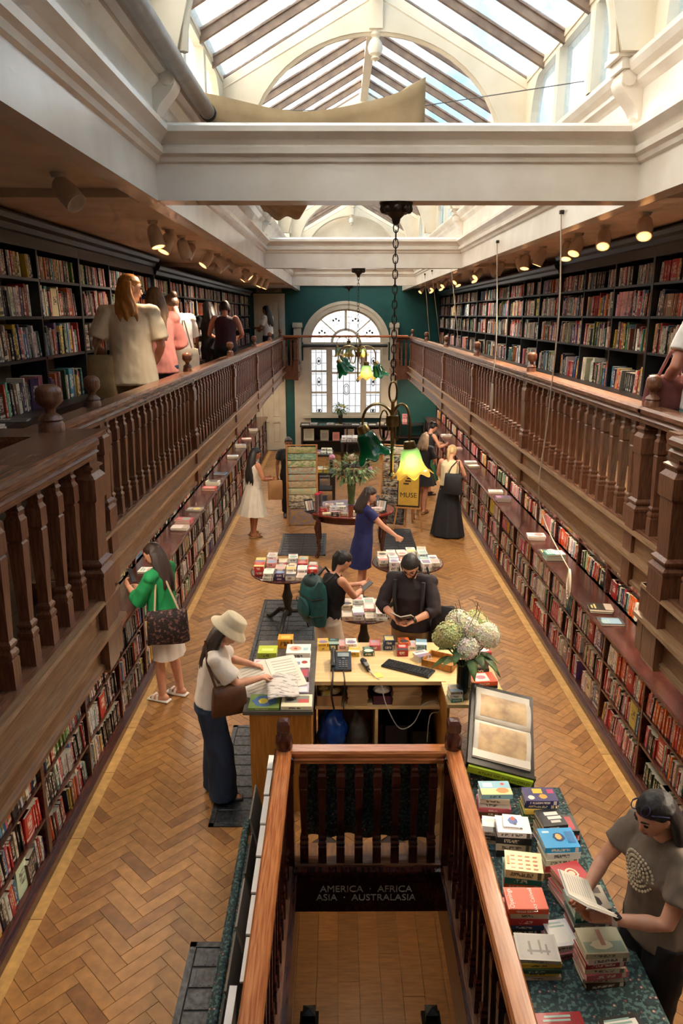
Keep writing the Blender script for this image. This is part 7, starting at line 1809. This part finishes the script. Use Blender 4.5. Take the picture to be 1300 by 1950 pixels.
# reading woman at the book table
C_TAUPE = cloth_mat('taupe_knit', '6f6256', '7c6e60', .85, 14)
t, J = person('dark-haired woman in a taupe top reading a white book beside the cloth table', (1.61, 3.12, .004), PI / 2 + .28, 1.70, 'light', ('black', 'verylong'), .06, (.42, .05), {-1: (-.085, .36, 1.11), 1: (.085, .38, 1.12)}, {-1: (-.6, -.2, -.7), 1: (.6, -.1, -.7)},
    [('tee', C_TAUPE, {'hem': -.02, 'sleeve': .62, 'g': .018}), ('trousers', C_BLACK, {'wide': .02})], (0, .03), 1.04, .009, B_SHOE, palms={-1: (.25, .1, 1), 1: (-.25, .1, 1)}, curl=.4)
w_, e_ = J['w-1'], J['e-1']
MB().tube([w_.lerp(e_, .05), w_.lerp(e_, .15)], .031, 16).build('watch_strap', mat('white_strap', 'ece8e2', None, .4), t, True)
d_ = (e_ - w_).normalized(); c_ = w_.lerp(e_, .10); MB().cbox(c_.x - .012, c_.y - .0, c_.z + .028, .036, .034, .012).build('watch_face', M_PLASTIC, t)
b = MB(); cc = J['chest'] + J['fw'] * .158 + Vector((0, 0, .02))
for rr_, n_ in ((.012, 5), (.03, 12), (.05, 16), (.072, 26), (.095, 32)):
    for q in range(n_):
        a = 2 * PI * q / n_; xx, zz = rr_ * math.cos(a), rr_ * math.sin(a); b.ell((cc.x + xx, cc.y - .9 * xx * xx * 3 - .006, cc.z + zz), (.008, .006, .008), 6, 4)
b.build('printed_medallion', mat('cream_print', 'cdbfa4', None, .8), t)
hc, hx, hy, hz = J['hc'], J['hx'], J['hy'], J['hz']; b = MB()
for s_ in (-1, 1):
    b.tube([hc + hx * (s_ * .033 + .023 * math.cos(q * PI / 7)) + hz * (.098 + .012 * math.sin(q * PI / 7)) + hy * (.055 - .024 * math.sin(q * PI / 7)) for q in range(14)], .0028, 6, closed=True)
    b.tube([hc + hx * s_ * .064 + hz * .09 + hy * .05, hc + hx * s_ * .088 + hz * .04 - hy * .02], .0035, 6)
b.tube([hc + hx * -.01 + hz * .10 + hy * .05, hc + hx * .01 + hz * .10 + hy * .05], .004, 6); b.build('sunglasses', mat('sunglass_frame', '22223a', '4a4a70', .2, 20), t)
rb_ = open_book('white open book in the hands of the reading woman', held(t, J, (0, .085, .05)), (.55, 0, PI / 2 + .28), .135, .205, .35, 'f0ece6')
# gallery, left
t, J = person('blond woman in a cream tee with a beige tote on the left gallery', (-1.83, 6.75, GF), .12, 1.76, 'light', ('blond', 'mid'), .02, (.15, -1.15), {-1: (-.22, .14, 1.0), 1: (.18, .2, 1.0)}, None,
    [('tee', cloth_mat('cream_jersey', 'f3e4c6', 'ebd8b6', .8, 8), {'hem': -.06, 'sleeve': .8, 'g': .022, 'flare': 1.06}), ('trousers', cloth_mat('olive_linen', '7a6644', '6a583a'), {'wide': .03})], build=1.08, vox=.010, shoe=T_SHOE)
bag('beige_tote', 'beige canvas tote on the shoulder of the blond gallery woman', 'bag', (-2.07, 6.62, GF + .90), .1, .26, .36, .13, mat('beige_canvas', 'a08a62', '8f7a54', .8, 14), [[(-.05, 0, .16), (0, .03, .35), (.04, .05, .52)], [(.05, 0, .16), (.05, .03, .35), (.05, .05, .52)]], taper=.8)
person('woman with wavy hair and a pink puff-sleeved blouse on the left gallery', (-1.87, 7.95, GF), .35, 1.70, 'light', ('mousy', 'long wavy'), .04, (.3, .2), {-1: (-.16, .32, 1.05), 1: (.14, .34, 1.1)}, None,
    [('shirt', cloth_mat('pink_cotton', 'd88f86', 'cf8078', .8, 9), {'hem': -.04, 'sleeve': 1.2, 'puff': .025, 'g': .022}), ('trousers', C_DENIM, {})], vox=.011, shoe=B_SHOE)
person('woman in a white tee and hair clip looking down at the left gallery shelves', (-1.88, 9.05, GF), .75, 1.68, 'pink', ('brown', 'bun'), .10, (.6, 0), {-1: (-.14, .32, 1.05), 1: (.16, .30, 1.0)}, None,
    [('tee', C_WHITE, {'hem': -.03, 'sleeve': .75, 'g': .022}), ('trousers', C_BLACK, {})], build=1.06, vox=.011, shoe=B_SHOE)
bag('white_tote', 'white cotton tote on the shoulder of the gallery woman in the white tee', 'bag', (-1.76, 8.86, GF + .86), .6, .30, .36, .10, mat('white_canvas', 'd8ccb8', 'cabda6', .8, 14), [[(-.07, 0, .16), (-.02, .04, .36), (.0, .08, .5)], [(.07, 0, .16), (.04, .04, .36), (.02, .08, .5)]], taper=.95)
person('person in a maroon vest top with short dark hair on the left gallery', (-1.86, 12.65, GF), .05, 1.66, 'pink', ('dark', 'short'), .05, (.4, .2), {-1: (-.2, .3, 1.05), 1: (.2, .3, 1.05)}, None,
    [('tank', cloth_mat('maroon_jersey', '34141f', '401a27'), {'hem': -.02}), ('trousers', C_BLACK, {})], build=1.1, vox=.013, shoe=B_SHOE)
person('black-haired person half hidden beside the maroon vest top on the gallery', (-2.16, 13.0, GF), .5, 1.66, 'tan', ('black', 'mid'), .1, (.4, .1), None, None, [('tee', C_BLACK, {}), ('trousers', C_BLACK, {})], vox=.015, shoe=B_SHOE)
person('woman with long dark hair in front of the fire door on the gallery', (-1.80, 19.7, GF), 1.1, 1.65, 'tan', ('black', 'long'), .03, (.2, .1), {-1: (-.1, .32, 1.1), 1: (.15, .3, 1.05)}, None, [('tee', C_WHITE, {'sleeve': .7}), ('trousers', C_BLACK, {})], vox=.015, shoe=B_SHOE)
# gallery, right
person('partly seen person in a white tee and pale teal skirt on the right gallery', (2.30, 4.62, GF), .15, 1.68, 'pink', ('brown', 'mid'), .02, (.2, 0), {-1: (-.20, .20, 1.0), 1: (.2, .2, 1.0)}, None,
    [('tee', C_WHITE, {'sleeve': .65, 'g': .022}), ('skirt', cloth_mat('pale_teal', '7fa8a4', '6a9490'), {'hem': .15, 'flare': .12})], vox=.011, shoe=T_SHOE)
bag('mauve_bag', 'mauve leather bag on the shoulder of the person on the right gallery', 'bag', (2.06, 4.72, GF + .90), .2, .30, .30, .14, mat('mauve_leather', '6f3a3a', '8a4c48', .45, 10, bump=.2), [[(-.08, 0, .12), (-.02, -.02, .28), (.06, -.04, .44)], [(.08, 0, .12), (.08, -.02, .28), (.1, -.04, .44)]])
apply_jobs()
finish_books()
